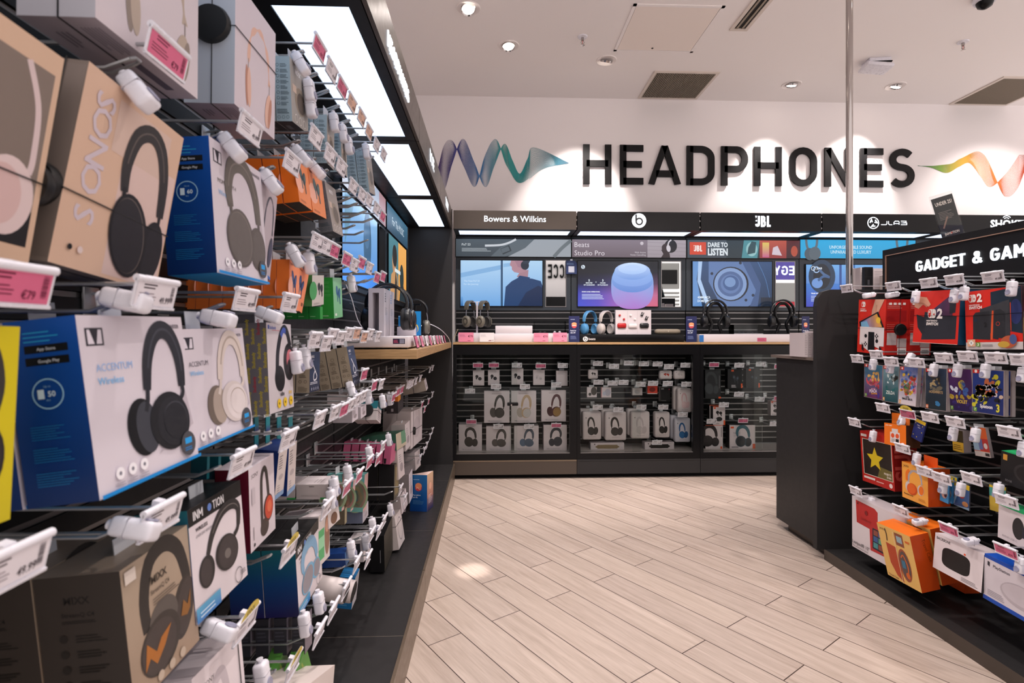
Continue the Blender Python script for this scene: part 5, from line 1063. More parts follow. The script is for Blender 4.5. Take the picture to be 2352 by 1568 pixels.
mb = MB(); F = Face(mb, lambda a, b, e: (a, -e, b), .082, .13); mb.box(0, 0, 0, .082, .012, .13, CARD, '#1578b8'); F.rect(0, 0, 1, 1, '#1272b4', '#1d8cd0'); F.lines(.15, .78, .85, .83, 1, '#d8ecf8', .6); F.ell(.6, .3, .25, .2, '#e8c858'); F.ell(.55, .26, .25, .2, '#2a6ab0')
tag(mb.build('showcard', M=Matrix.Translation((-.455, 2.86, RZ))), 'bright blue upright showcard behind the clear cube', 'card')
mb = MB(); mb.rbox(.085, .08, .045, .003, wm, c=(0, 0, .0225)); tag(mb.build('display_block', M=Matrix.Translation((-.425, 2.72, RZ)), smooth=True), 'small white cube block under the clear acrylic box', 'block')
mb = MB(); mb.box(-.036, -.034, 0, .036, .034, .055, ACRYL); mb.box(-.034, -.032, .001, .034, .032, .003, wm); mb.rbox(.03, .02, .018, .006, mat('case_violet', '#3a3c6a', rough=.3), c=(0, 0, .012)); tag(mb.build('acrylic_box', M=Matrix.Translation((-.425, 2.72, RZ + .046))), 'clear acrylic box with a small violet case inside', 'box')
for k in range(9):
    y = 2.36 + k * .175; mb = MB(); mb.box(-.045, 0, 0, .045, .002, .058, ACRYL); mb.box(-.045, -.02, 0, .045, .002, .003, ACRYL); F = Face(mb, lambda a, b, e: (a - .042, -.0006 - e, b + .004), .084, .05); c = ('#c86a8a', '#cf7a96', '#e4dce2')[(0, 1, 2, 0, 2, 0, 0, 2, 0)[k]]; F.rect(0, 0, 1, 1, c); F.lines(.1, .4, .5, .85, 4, '#7a2f4a', .3); F.text('€79', .6, .2, .3, '#6a2038', 'l', .02)
    tag(mb.build('ticket_stand', M=sidem('L', Vector((-.318, y, SZ + .002))) @ Matrix.Rotation(R(-14), 4, 'X') @ Matrix.Rotation(R(0), 4, 'Z')), '%s upright price stand, %s from the near end of the oak shelf' % (('pink', 'pink', 'white')[(0, 1, 2, 0, 2, 0, 0, 2, 0)[k]], ORD[k]), 'price stand')
def cable(name, label, pts, r, m, cat='cable'):
    mb = MB(); mb.tube(spline(pts, 40), r, 6, m); return tag(mb.build(name, smooth=True), label, cat)
cable('charging_cable', 'thin white cable curling down behind the block stand', [(-.63, 2.3, 1.36), (-.6, 2.32, 1.28), (-.58, 2.36, 1.18), (-.57, 2.5, 1.118)], .0022, WHITEP)
cable('charging_cable', 'grey cable running from the slats to the first headphones', [(-.64, 2.45, 1.26), (-.62, 2.5, 1.24), (-.58, 2.62, 1.17), (-.56, 2.75, 1.118)], .003, mat('cable_grey', '#5c6874', rough=.5))
cable('charging_cable', 'white cable lying over the shelf end beside the end panel', [(-.5, 3.55, 1.13), (-.44, 3.6, 1.19), (-.36, 3.7, 1.16), (-.31, 3.85, 1.10), (-.30, 3.95, 1.058)], .0025, WHITEP)
# brochure stand on the plinth
P = atX(962, 1172, -.41); t = empty('brochure_stand', (P.x, P.y, .126), 'blue three sided brochure stand lettered Try before you fly', 'stand'); hh = .205
A, B_, C_ = (-.045, -.03, 0), (.052, -.045, 0), (.075, .05, 0)
def pan(a, b, name, draw):
    a, b = Vector(a), Vector(b); d = (b - a); w = d.length; d.normalize(); n = Vector((d.y, -d.x, 0)); mb = MB()
    Fq = Face(mb, lambda x, y, e: tuple(a + d * x + n * (e + .0006) + UP * y), w, hh); mb.quad(tuple(a), tuple(b), tuple(b + UP * hh), tuple(a + UP * hh), CARD, '#d8c4bc'); draw(Fq); mb.build(name, t, I4)
def fly(F):
    F.rect(0, 0, 1, 1, '#0d3f86', '#15619c'); F.lines(.2, .865, .8, .885, 1, '#a8c8e4', .6); F.circ(.5, .65, .2, '#c23a44'); F.ell(.5, .70, .19, .08, '#e08a60'); F.curve([(.36, .62), (.45, .66), (.55, .6), (.64, .63)], .03, '#e8b8a8'); F.text('Try before', .16, .43, .035, '#dbe8f4', 'l', .03); F.text('you fly', .16, .37, .035, '#dbe8f4', 'l', .03); F.lines(.16, .2, .8, .32, 5, '#4f86bc', .3)
pan(A, B_, 'front_panel', fly); pan(B_, C_, 'side_panel', lambda F: (F.rect(0, 0, 1, 1, '#2a2f60', '#c08a70'), F.rect(0, .35, 1, 1, '#a86a60', '#d0b090'), F.circ(.5, .65, .2, '#e0a890'), F.lines(.2, .2, .8, .45, 6, '#d8c8d0', .3))); pan(C_, A, 'back_panel', lambda F: F.rect(0, 0, 1, 1, '#15619c'))
mb = MB(); mb.add([(A[0], A[1], hh), (B_[0], B_[1], hh), (C_[0], C_[1], hh)], [(0, 1, 2)], CARD, '#d8bdb4'); mb.build('top_flap', t, I4)
# ================================================================== BACK WALL: CABINET GOODS
def cv(ox, oy, s=4.7525): return lambda x, y: (ox + x / s, oy + y / s)
KA, KB, KC, KD = cv(1020, 780), cv(1400, 780), cv(1020, 470), cv(1440, 470)
def bx(K, r, d, front, side, art, name, label, pl=4.23, group=None, behind=0, bl=None, top=None, tab=None, base=None):
    x0, y0, x1, y1 = r; a, b = K(x0, y0), K(x1, y1); P = atY(a[0], a[1], pl); Q = atY(b[0], b[1], pl)
    w, h = Q.x - P.x, P.z - (base if base is not None else Q.z); C = Carton(w, h, d, front, side, top=top); art and art(C)
    o = put(C, Matrix.Translation(((P.x + Q.x) / 2, pl, Q.z if base is None else base)), name, label, 'box', group, tab)
    for k in range(behind):
        c = clone(o); c.matrix_world = o.matrix_world @ Matrix.Translation((-.006 * (k + 1), (k + 1) * (d + .003), .004 * (k + 1))); tag(c, bl % ORD[k + 1], 'box', group)
    return o
def bw(kind, band, cup, face, shine=None, flip=False, brand='Bowers & Wilkins'):
    def f(C):
        F = C.F(); F.text(brand, .5, .90, .032, '#6a646a', 'c', 0, sx=.9); S = Sub(F, .2, .16, .84, .86, flip)
        if kind == 'q': hp_quarter(S, band, cup, face, shine or cup, None, shine)
        elif kind == 'w': hp_arch(S, band, cup, face, shine)
        elif kind == 'b': S = Sub(F, .18, .28, .84, .72); S.ell(.26, .7, .2, .24, band, 20); S.ell(.2, .45, .1, .2, cup, 0); S.ell(.66, .36, .24, .26, band, -25); S.ell(.72, .3, .15, .15, cup, -25)
        F.lines(.18, .04, .8, .08, 2, '#a09aa0', .35); F.text('Px8', .14, .05, .03, '#6a646a', 'l')
    return f
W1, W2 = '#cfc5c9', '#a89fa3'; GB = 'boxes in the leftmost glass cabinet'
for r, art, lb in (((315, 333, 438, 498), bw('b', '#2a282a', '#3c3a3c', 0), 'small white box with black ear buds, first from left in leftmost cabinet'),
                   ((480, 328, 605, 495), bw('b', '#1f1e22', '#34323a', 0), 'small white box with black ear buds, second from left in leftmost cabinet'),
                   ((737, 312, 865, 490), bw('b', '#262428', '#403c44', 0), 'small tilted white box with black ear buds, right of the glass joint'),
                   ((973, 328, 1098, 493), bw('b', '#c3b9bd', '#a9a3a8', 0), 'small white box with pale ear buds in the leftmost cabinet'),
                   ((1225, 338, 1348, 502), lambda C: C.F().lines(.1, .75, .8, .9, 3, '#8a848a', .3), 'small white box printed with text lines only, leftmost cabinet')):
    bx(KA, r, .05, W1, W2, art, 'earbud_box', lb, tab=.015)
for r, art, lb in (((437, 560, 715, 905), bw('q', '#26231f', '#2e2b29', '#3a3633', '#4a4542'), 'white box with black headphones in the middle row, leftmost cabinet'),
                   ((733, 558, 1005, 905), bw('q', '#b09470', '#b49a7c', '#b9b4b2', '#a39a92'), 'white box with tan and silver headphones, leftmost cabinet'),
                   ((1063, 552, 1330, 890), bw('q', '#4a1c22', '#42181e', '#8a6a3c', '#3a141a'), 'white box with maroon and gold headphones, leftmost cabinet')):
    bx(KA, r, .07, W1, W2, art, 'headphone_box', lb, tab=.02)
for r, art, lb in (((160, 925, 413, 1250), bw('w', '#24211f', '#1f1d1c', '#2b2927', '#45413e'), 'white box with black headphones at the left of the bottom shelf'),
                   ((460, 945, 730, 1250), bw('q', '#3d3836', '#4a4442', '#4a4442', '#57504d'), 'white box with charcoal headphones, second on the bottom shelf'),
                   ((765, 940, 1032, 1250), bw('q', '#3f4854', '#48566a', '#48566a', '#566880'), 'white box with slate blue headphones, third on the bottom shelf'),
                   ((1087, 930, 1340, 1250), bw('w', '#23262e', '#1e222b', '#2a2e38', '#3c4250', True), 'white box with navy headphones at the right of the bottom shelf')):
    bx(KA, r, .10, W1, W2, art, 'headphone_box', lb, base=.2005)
# beats cabinet: rounded boxes
def rounded(K, r, label, band, cup, face, name, d=.075, tint='#d0c6c8', behind=0, hang=True, art=None, bl=None):
    x0, y0, x1, y1 = r; a, b = K(x0, y0), K(x1, y1); pl = 4.235; P = atY(a[0], a[1], pl); Q = atY(b[0], b[1], pl); w, h = Q.x - P.x, P.z - Q.z
    mb = MB(); mb.rbox(w, d, h, min(w * .16, .016), CARD, tint, c=(0, d / 2, h / 2), seg=3); F = Face(mb, lambda p, q, e: (p - w / 2, -e, q), w, h)
    F.circ(.18, .78, .028, '#3a363a')
    if art: art(F)
    else: hp_quarter(Sub(F, .22, .18, .84, .80, True), band, cup, face, cup, None, None)
    F.text('Beats Studio Pro', .5, .10, .035, '#8a8086', 'c', 0, sx=.8)
    o = mb.build(name, M=Matrix.Translation(((P.x + Q.x) / 2, pl, Q.z)), smooth=True); tag(o, label, 'box')
    mb = MB(); mb.box(-w * .49, .004, h * .12, w * .49, d - .004, h * .125, mat('lid_line', '#8e8488')); mb.box(-w / 2 - .0006, .01, h * .86, w / 2 + .0006, d - .01, h * .864, mat('lid_line')); mb.build('lid_seam', o, I4)
    if hang:
        mb = MB(); mb.rbox(.03, .008, .022, .004, mat('tab_plastic'), c=(0, d * .6, h + .009)); mb.build('hang_tab', o, I4, True)
    for k in range(behind):
        c = clone(o); c.matrix_world = o.matrix_world @ Matrix.Translation((-.012 * (k + 1), (k + 1) * (d + .004), .012 * (k + 1))); tag(c, bl % ORD[k + 1], 'box')
    return o
rounded(KA, (1513, 785, 1720, 1093), 'rounded white box with black headphones, first in the second cabinet', '#26231f', '#231f1e', '#2f2b2a', 'headphone_box', behind=1, bl='rounded white box, %s one behind the first in the second cabinet')
rounded(cv(1020, 780), (1760, 785, 1994, 1100), 'rounded white box with black headphones, second in the second cabinet', '#2a2522', '#262221', '#322c2a', 'headphone_box', behind=1, bl='rounded white box, %s one behind the second in the second cabinet')
rounded(KB, (240, 785, 443, 1080), 'rounded white box with pale headphones at the glass joint', '#b4a9ac', '#b9aeb1', '#c2b8ba', 'headphone_box', behind=1, bl='rounded white box, %s one behind the pale headphone box')
rounded(KB, (498, 790, 663, 1070), 'rounded white box with black headphones right of the glass joint', '#23201f', '#211e1d', '#2c2827', 'headphone_box')
rounded(KB, (713, 855, 890, 1120), 'rounded white box with bright blue headphones', '#26588c', '#235284', '#2d669c', 'headphone_box', behind=1, bl='rounded white box, %s one behind the blue headphone box', d=.06, tint='#c4c2ce')
rounded(KB, (745, 530, 903, 795), 'rounded white box with faint pink headphones at the upper right', '#c9a4a8', '#cfaeb2', '#d4b8bc', 'headphone_box', behind=1, bl='rounded white box, %s one behind the pink headphone box', d=.06)
sb = lambda c, d: (lambda F: (buds(Sub(F, .25, .35, .8, .75), c, d)))
for K, r, c, lb in ((KB, (548, 335, 688, 435), '#c0402c', 'small rounded white box with red ear buds, second cabinet'), (KB, (707, 335, 830, 432), '#b8aeb0', 'small rounded white box with pale ear buds, second cabinet'), (KA, (1575, 322, 1683, 430), '#2a2828', 'small rounded white box with a black clip, second cabinet')):
    rounded(K, r, lb, 0, 0, 0, 'earbud_box', .045, art=sb(c, c))
for K, r, fr, art, lb in ((KA, (1560, 517, 1667, 628), W1, lambda C: (C.F().ell(.7, .6, .3, .4, '#3a332e'), C.F().ell(.3, .3, .15, .15, '#2a2624')), 'small square box with dark ear buds at left, second cabinet'),
                          (KA, (1715, 520, 1825, 630), W1, lambda C: (C.F().ell(.65, .5, .3, .35, '#a8a6b4'), C.F().ell(.3, .4, .15, .2, '#b0b6c8'), C.F().rect(0, 0, .04, 1, '#b03030')), 'small square box with lilac ear buds, second cabinet'),
                          (KB, (250, 527, 358, 605), '#b9b0b2', lambda C: C.F().ell(.5, .5, .3, .3, '#a09a9e'), 'small pale box hanging behind the glass joint'),
                          (KB, (413, 505, 523, 592), '#c8c0c2', lambda C: (C.F().rect(0, .1, 1, 1, '#c23c2c'), C.F().ell(.5, .55, .3, .3, '#7a201a')), 'small white box with a red case picture'),
                          (KB, (553, 518, 668, 672), '#121214', lambda C: (C.F().circ(.85, .85, .05, '#c03050'), C.F().lines(.1, .85, .4, .95, 2, '#c8c4c8', .5), C.F().lines(.1, .04, .9, .08, 1, '#8a8688', .5)), 'flat black sleeve in the second cabinet')):
    bx(K, r, .04, fr, '#8a8284', art, 'earbud_box', lb, tab=.015)
def pillbox(c):
    return lambda C: (C.F().ell(.5, .42, .36, .3, c), C.F().rect(.2, .14, .8, .7, c), C.F().circ(.12, .78, .02, '#4a464a'), C.F().text('Beats Pill', .95, .78, .1, '#7a7276', 'r', 0))
bx(KA, (1600, 1125, 1965, 1240), .08, W1, W2, pillbox('#8a7658'), 'speaker_box', 'long white box with a gold pill speaker on the cabinet floor', base=.2005)
bx(KB, (385, 1118, 705, 1240), .08, W1, W2, pillbox('#26221f'), 'speaker_box', 'long white box with a black pill speaker on the cabinet floor', base=.2005)
# JBL cabinet
jb = '#d8562a'
bx(KB, (1045, 328, 1215, 640), .05, '#26282b', '#1a1b1d', lambda C: (hp_arch(Sub(C.F(), -.1, .15, .9, .9), '#3a3c40', '#303236', '#3f4246'), C.F().rect(.85, 0, 1, .06, jb), C.F().rect(.88, .35, .93, .8, '#5a5a5e')), 'headphone_box', 'dark box with grey headphones at the top left, third cabinet', tab=.015)
bx(KB, (1290, 322, 1450, 530), .05, '#15161a', '#101114', lambda C: (C.F().rect(.25, .88, .42, .97, jb), buds(Sub(C.F(), .3, .2, .8, .8), '#2c3038', '#4a5460'), C.F().rect(.9, .02, 1, .25, jb), C.F().lines(.25, .05, .6, .2, 3, '#b8b4b8', .5)), 'earbud_box', 'black box with orange corners, left of two in the third cabinet', tab=.012)
bx(KB, (1490, 317, 1640, 525), .05, '#15161a', '#101114', lambda C: (C.F().rect(.2, .9, .36, .98, jb), buds(Sub(C.F(), .3, .25, .9, .75), '#26282e', '#3c4450'), C.F().rect(.9, .02, 1, .25, jb)), 'earbud_box', 'black box with orange corners, right of two in the third cabinet', tab=.012)
jw = lambda C: (C.F().rect(0, .96, 1, 1, jb), C.F().rect(.06, .86, .22, .95, jb), buds(Sub(C.F(), .18, .45, .82, .82), '#1c1a1c', '#333'), C.F().ell(.5, .32, .26, .12, '#242224'), C.F().rect(.86, 0, 1, .25, jb), C.F().lines(.1, .06, .6, .12, 2, '#5a5458', .4))
bx(KB, (1130, 727, 1262, 930), .05, W1, '#3a3234', jw, 'earbud_box', 'white box with orange corner and black ear buds, third cabinet', behind=1, bl='white box with orange corner, %s one on the same hook')
bx(KB, (1760, 668, 1873, 825), .05, W1, W2, jw, 'earbud_box', 'white box with orange corner cut by the side counter', tab=.012)
bx(KB, (1047, 932, 1237, 1240), .08, W1, '#2a2628', lambda C: (hp_arch(Sub(C.F(), -.3, .1, .82, .98), '#2a2426', '#252023', '#2f2a2d'), C.F().rect(0, .98, 1, 1, jb), C.F().rect(.86, 0, .96, .1, jb), C.F().rect(.89, .5, .94, .92, '#8a848a')), 'headphone_box', 'white box with large black headphones on the third cabinet floor', base=.2005)
o = bx(KB, (1310, 932, 1590, 1240), .07, W1, '#332e32', lambda C: (C.F().rect(.04, .86, .17, .94, jb), C.F().text('NOISE', .16, .62, .09, '#5a555c', 'l', 0, sx=.8), C.F().text('STOPS', .16, .5, .09, '#8a858c', 'l', 0, sx=.8), hp_arch(Sub(C.F(), .18, .08, .88, .96), '#35606e', '#2c4450', '#24282e'), C.F().rect(.9, 0, 1, .2, jb), C.F().lines(.08, .04, .4, .1, 2, '#4a464a', .5)), 'headphone_box', 'white box lettered NOISE with teal headphones, third cabinet', base=.2005)
GK = 'price hooks in the glass cabinets'
def hk(row, K, pts): hooks('B', row, [(*K(x, y), k) for x, y, k in pts], 4.19, 4.412, GK)
_g = GK; GK = None
hk('the top of the leftmost cabinet', KA, [(370, 262, 'p'), (543, 260, 'p'), (795, 262, 'w'), (1055, 268, 'p'), (1297, 266, 'w')])
hk('the lower rows of the leftmost cabinet', KA, [(282, 545, 'w'), (567, 495, 'w'), (882, 495, 'w'), (1225, 478, 'w'), (297, 878, 'p'), (593, 930, 'w'), (928, 932, 'w'), (1225, 918, 'p')])
hk('the top of the second cabinet', KB, [(-125, 242, 'w'), (50, 275, 'w'), (213, 238, 'w'), (375, 246, 'w'), (527, 248, 'w'), (650, 278, 'w'), (830, 262, 'w')])
hk('the middle of the second cabinet', KB, [(-120, 448, 'w'), (35, 458, 'w'), (153, 450, 'w'), (340, 470, 'w'), (476, 460, 'w'), (637, 462, 'w'), (838, 470, 'w')])
hk('the lower second cabinet', KB, [(-128, 722, 'w'), (97, 748, 'w'), (348, 720, 'w'), (587, 720, 'w'), (800, 802, 'w'), (520, 1105, 'w')])
hk('the third cabinet', KB, [(1143, 255, 'p'), (1418, 262, 'w'), (1653, 250, 'w'), (1855, 275, 'p'), (1415, 580, 'w'), (1640, 634, 'w'), (1850, 622, 'p'), (1250, 695, 'w'), (1115, 875, 'w'), (1460, 866, 'p'), (1805, 900, 'w')])

# ================================================================== BACK WALL: SCREENS AND POSTERS
YP = YB - .013
def panelB(K, r, name, label, cat, m, draw, t=.012, frame=BLACKS):
    a, b = K(r[0], r[1]), K(r[2], r[3]); P = atY(*a, YP - t); Q = atY(*b, YP - t); w, h = Q.x - P.x, P.z - Q.z
    mb = MB(); mb.box(-w / 2 - .006, 0, -.006, w / 2 + .006, t, h + .006, frame); F = Face(mb, lambda p, q, e: (p - w / 2, -e, q), w, h, m); draw(F)
    return tag(mb.build(name, M=Matrix.Translation(((P.x + Q.x) / 2, YP - t, Q.z))), label, cat)
def d_px7(F):
    F.rect(0, 0, 1, 1, '#3c464e', '#4a545c'); F.poly([(.30, 0), (.42, 0), (.62, .35), (.74, 1), (.5, 1), (.38, .5)], '#59636b'); F.poly([(.45, 0), (1, 0), (1, 1), (.68, 1), (.6, .5)], '#9aa0a8'); F.curve([(.25, .62), (.38, .66), (.46, .8), (.52, 1)], .018, '#c8ccd2'); F.curve([(.85, 0), (.92, .5), (1, .95)], .03, '#6a7278')
    F.band([(.385 + .01, .28), (.47, .50)], .055, '#2c343a'); F.band([(.395, .31), (.46, .475)], .04, '#59636b')
    F.text('Px7 S3', .05, .62, .13, '#d4dade', 'l', .01); F.lines(.05, .3, .32, .52, 3, '#b8c0c6', .35)
panelB(KC, (130, 372, 1385, 570), 'backlit_poster', 'grey backlit header poster reading Px7 S3', 'poster', BACKLIT, d_px7)
def d_b1(F):
    F.rect(0, 0, 1, 1, '#6aa0d8', '#a9cbe8'); F.poly([(0, .62), (0, .72), (.49, .9), (.49, .8)], '#7ba8d4'); F.poly([(.52, .85), (.52, .93), (.7, .97), (.7, .9)], '#85b0d8'); F.rect(.49, 0, .515, 1, '#274a6c')
    F.rect(0, 0, .03, .2, '#2a66a0', '#6aa0d8')
    F.poly([(.53, 0), (.55, .42), (.62, .54), (.72, .64), (.88, .60), (.98, .55), (1, .45), (1, 0)], '#1d3d68'); F.poly([(.70, 0), (.8, .3), (.95, .45), (1, .4), (1, 0)], '#14294c')
    F.poly([(.685, .64), (.82, .6), (.83, .8), (.72, .74)], '#a07a86'); F.poly([(.615, .999), (.60, .90), (.625, .86), (.625, .80), (.655, .745), (.72, .72), (.79, .76), (.83, .85), (.835, .999)], '#a8808c'); F.poly([(.66, .999), (.70, .86), (.80, .80), (.83, .9), (.82, .999)], '#9a7484'); F.ell(.785, .895, .05, .10, '#232c3a', 12); F.poly([(.76, .999), (.77, .93), (.83, .93), (.85, .999)], '#2c3646'); F.poly([(.70, .63), (.83, .58), (.85, .63), (.72, .67)], '#1d3d68')
    F.text('The New Px7 S3', .04, .53, .035, '#cfe2f2', 'l'); F.text('For the Journey', .04, .46, .035, '#cfe2f2', 'l')
panelB(KC, (180, 606, 1073, 1105), 'video_screen', 'blue video screen showing a person in a dark sweater from the side', 'screen', SCREEN, d_b1)
def d_beats(F):
    F.rect(0, 0, .77 if 0 else .66, 1, '#6c5f68', '#857883'); F.rect(.66, 0, 1, 1, '#9d929a', '#aaa0a8')
    for k in range(4): F.poly([(.66, .2 + k * .22), (1, .1 + k * .22), (1, .12 + k * .22), (.66, .22 + k * .22)], '#8d828a')
    F.text('Beats', .02, .57, .28, '#ddd4dc', 'l', .0); F.text('Studio Pro', .02, .10, .28, '#ddd4dc', 'l', .0); F.text('With Active', .645, .24, .09, '#d4ccd4', 'r'); F.text('Noise Cancelling', .645, .1, .09, '#d4ccd4', 'r')
    F.circ(.61, .8, .015, '#c8bec6')
    F.ell(.865, .65, .055, .38, '#1d1a20'); F.ell(.825, .55, .04, .25, '#3a2c30'); F.poly([(.78, .0), (.8, .2), (.78, .45), (.85, .4), (.86, 0)], '#33272b'); F.ell(.845, .52, .018, .2, '#cfc8d0', 10); F.curve([(.84, .7), (.85, .9), (.87, 1)], .012, '#cfc8d0')
panelB(KC, (1398, 378, 2640, 578), 'backlit_poster', 'mauve backlit header poster reading Beats Studio Pro', 'poster', BACKLIT, d_beats)
def d_b2(F):
    F.grid(0, 0, 1, 1, [['#4a58cc', '#5f55c4', '#9a5fb4', '#cc688c', '#d0647c'], ['#464ab4', '#5a4cb0', '#8a5aac', '#b06a9c', '#c0688c'], ['#181f3c', '#20244a', '#3a3468', '#4a3a5c', '#5a3c58'], ['#0d1420', '#0e1622', '#121a28', '#141b28', '#161b28'], ['#0d1420', '#0e1622', '#101824', '#10161f', '#10161f']])
    pts = [(.68 + .265 * math.copysign(abs(math.cos(t)) ** .75, math.cos(t)), .44 + .50 * math.copysign(abs(math.sin(t)) ** .75, math.sin(t))) for t in [2 * math.pi * q / 40 for q in range(40)]]
    F.poly([p for p in pts], lambda x, y: tuple(hx('#a87cc8')[k] * max(0, 1 - y / .5) + hx('#7fa6e0')[k] * min(1, y / .5) for k in range(3)))
    F.ell(.68, .56, .255, .25, '#5f84cc', 0, col2='#86a8e2'); F.ell(.68, .64, .25, .2, '#7c9cdc', 0, col2='#8db0e8'); F.ell(.68, .78, .225, .19, '#6f96d8', 0, col2='#b4cbf2'); F.ell(.68, .84, .18, .13, '#9dbcec', 0, col2='#c4d8f6'); F.ell(.68, .86, .10, .06, '#b2caf0')
    F.circ(.065, .87, .024, '#d8e4f0'); F.ring(.066, .862, .010, .005, '#16202c'); F.rect(.054, .86, .06, .905, '#16202c')
    F.text('5', .14, .55, .045, '#e8f0f8', 'c', .05); F.text('MINUTES', .14, .505, .025, '#e8f0f8', 'c', .05); F.text('OF CHARGING', .14, .46, .025, '#e8f0f8', 'c', .05); F.text('=', .225, .52, .03, '#e8f0f8', 'c', .05); F.text('3', .31, .55, .045, '#e8f0f8', 'c', .05); F.text('HOURS', .31, .505, .025, '#e8f0f8', 'c', .05); F.text('OF PLAYBACK', .31, .46, .025, '#e8f0f8', 'c', .05)
    F.text('ICONIC LOOKS. SUPERB SOUND.', .05, .31, .022, '#f0f4fa', 'l', .06, sx=.85); F.lines(.05, .16, .34, .29, 4, '#c8d4ec', .4)
panelB(KC, (1460, 614, 2334, 1110), 'video_screen', 'dark violet video screen showing a giant rounded ear cup', 'screen', SCREEN, d_b2)
def d_jbl(F):
    F.rect(0, 0, 1, 1, '#3c4650', '#48535e'); F.rect(.345, 0, 1, 1, '#26343c'); F.rect(.02, .18, .165, .88, '#d0452c'); F.jbl(.058, .36, .34, '#f0e4e2')
    F.text('DARE TO', .18, .62, .24, '#dfe6ec', 'l', .05, sx=.78); F.text('LISTEN', .18, .16, .36, '#dfe6ec', 'l', .06, sx=.72)
    F.poly([(.48, 0), (.62, 0), (.64, 1), (.5, 1)], '#4a8a94'); F.ell(.57, .5, .05, .4, '#8fbcc0'); F.poly([(.53, .2), (.6, .3), (.61, .9), (.57, .95), (.54, .6)], '#2a4a52'); F.rect(.64, 0, .9, 1, '#8c2f34', '#b8503c'); F.rect(.665, .05, .725, .88, '#c05a8a', '#dcc25a'); F.poly([(.75, .2), (.84, .15), (.8, .7), (.76, .6)], '#d0c0cc'); F.rect(.88, 0, 1, 1, '#2c1620', '#5a2226'); F.ell(.95, .4, .03, .3, '#b04a34')
panelB(KD, (660, 384, 1886, 586), 'backlit_poster', 'red and teal backlit header poster reading DARE TO LISTEN', 'poster', BACKLIT, d_jbl)
def d_b3(F):
    F.rect(0, 0, 1, 1, '#1c3350', '#2a4a74'); F.poly([(0, 0), (.12, 0), (.05, .6), (.08, 1), (0, 1)], '#5f8cc4'); F.poly([(.07, 1), (.12, 1), (.1, .6), (.22, 0), (.17, 0), (.06, .55)], '#a4c0e4')
    F.poly([(.2, 1), (.62, 1), (.80, .4), (.78, .1), (.7, 0), (.36, 0), (.2, .55)], '#5874a4'); F.poly([(.62, 1), (.72, 1), (.86, .5), (.82, 0), (.72, 0), (.80, .35)], '#3a5480'); F.curve([(.82, 1), (.92, .6), (.97, .2)], .006, '#4f78ac')
    F.rect(.86, 0, 1, .2, '#142234')
    F.ell(.48, .50, .225, .385, '#101a2a'); F.ell(.475, .50, .205, .36, '#7a94c0'); F.ell(.475, .5, .16, .28, '#48618f'); F.ell(.475, .50, .125, .215, '#5a74a4'); F.ell(.48, .52, .1, .17, '#3c5888'); F.ell(.47, .54, .07, .11, '#6f8cba')
    for x, y in ((.24, .73), (.76, .25), (.6, .97), (.67, .14)): F.circ(x, y, .018, '#1c2a40')
    F.text('40MM MICA', .06, .175, .05, '#dce8f4', 'l', .03, sx=.75); F.text('DOME DRIVERS', .06, .095, .05, '#dce8f4', 'l', .03, sx=.75)
panelB(KD, (718, 618, 1582, 1110), 'video_screen', 'blue video screen showing a round speaker driver close up', 'screen', SCREEN, d_b3)
def d_jl(F):
    F.rect(0, 0, 1, 1, '#1b9cd0', '#1fa6dc')
    for x in (.095, .88): F.curve([(x - .045, 1), (x - .04, .7), (x - .03, .5)], .02, '#5a6670'); F.curve([(x + .05, 1), (x + .045, .7), (x + .03, .5)], .02, '#5a6670'); F.ell(x - .015, .22, .045, .33, '#4a5660', 6); F.ell(x + .03, .26, .05, .36, '#56626c', -6)
    F.text('UNFORGETTABLE SOUND', .25, .52, .17, '#cfe8f2', 'l', .02, sx=.82); F.text('UNPARALLELED LUXURY', .26, .26, .17, '#cfe8f2', 'l', .02, sx=.82)
panelB(cv(1800, 420, 3.734), (143, 486, 1130, 650), 'backlit_poster', 'bright cyan backlit header poster reading UNFORGETTABLE SOUND', 'poster', BACKLIT, d_jl)
def d_b4(F):
    F.rect(0, 0, 1, 1, '#3a48b0', '#6aa4dc'); F.rect(0, 0, .55, .55, '#3c44b4', '#3c78c4'); F.ell(.2, .72, .17, .4, '#20364e'); F.ell(.2, .72, .11, .3, '#101a26'); F.ring(.13, .88, .035, .012, '#9ab8e0'); F.curve([(.16, .9), (.22, .78), (.28, .72)], .03, '#48648c'); F.ell(.14, .56, .07, .12, '#6a90cc'); F.curve([(.15, .62), (.22, .72), (.3, .7)], .03, '#3c5c88')
    F.ring(.09, .91, .025, .006, '#e4ecf6'); F.text('JLAB', .13, .89, .045, '#e4ecf6', 'l', .03); F.text('TRUE WIRELESS', .06, .30, .03, '#f0f4fa', 'l', .05); F.lines(.06, .13, .26, .28, 4, '#c4d0ec', .35); F.rect(.42, .3, .45, 1, '#274a8a'); F.rect(.6, .1, .62, 1, '#1f5a9c')
panelB(cv(1800, 420, 3.734), (193, 700, 865, 1062), 'video_screen', 'violet blue video screen showing ear bud pictures, partly behind the gondola', 'screen', SCREEN, d_b4)
for K, r, lb in ((KC, (1113, 610, 1325, 1108), 'upright mirror panel between the blue screen and the hanging QR tag'), (KD, (380, 622, 585, 1112), 'upright mirror panel right of the dark violet screen'), (KD, (1626, 624, 1830, 1115), 'upright mirror panel right of the speaker driver screen'), (cv(1800, 420, 3.734), (900, 690, 1010, 1062), 'mirror panel beyond the violet screen behind the gondola')):
    panelB(K, r, 'wall_mirror', lb, 'mirror', MIRROR, lambda F: F.rect(0, 0, 1, 1, '#ffffff'), .004, RAIL)
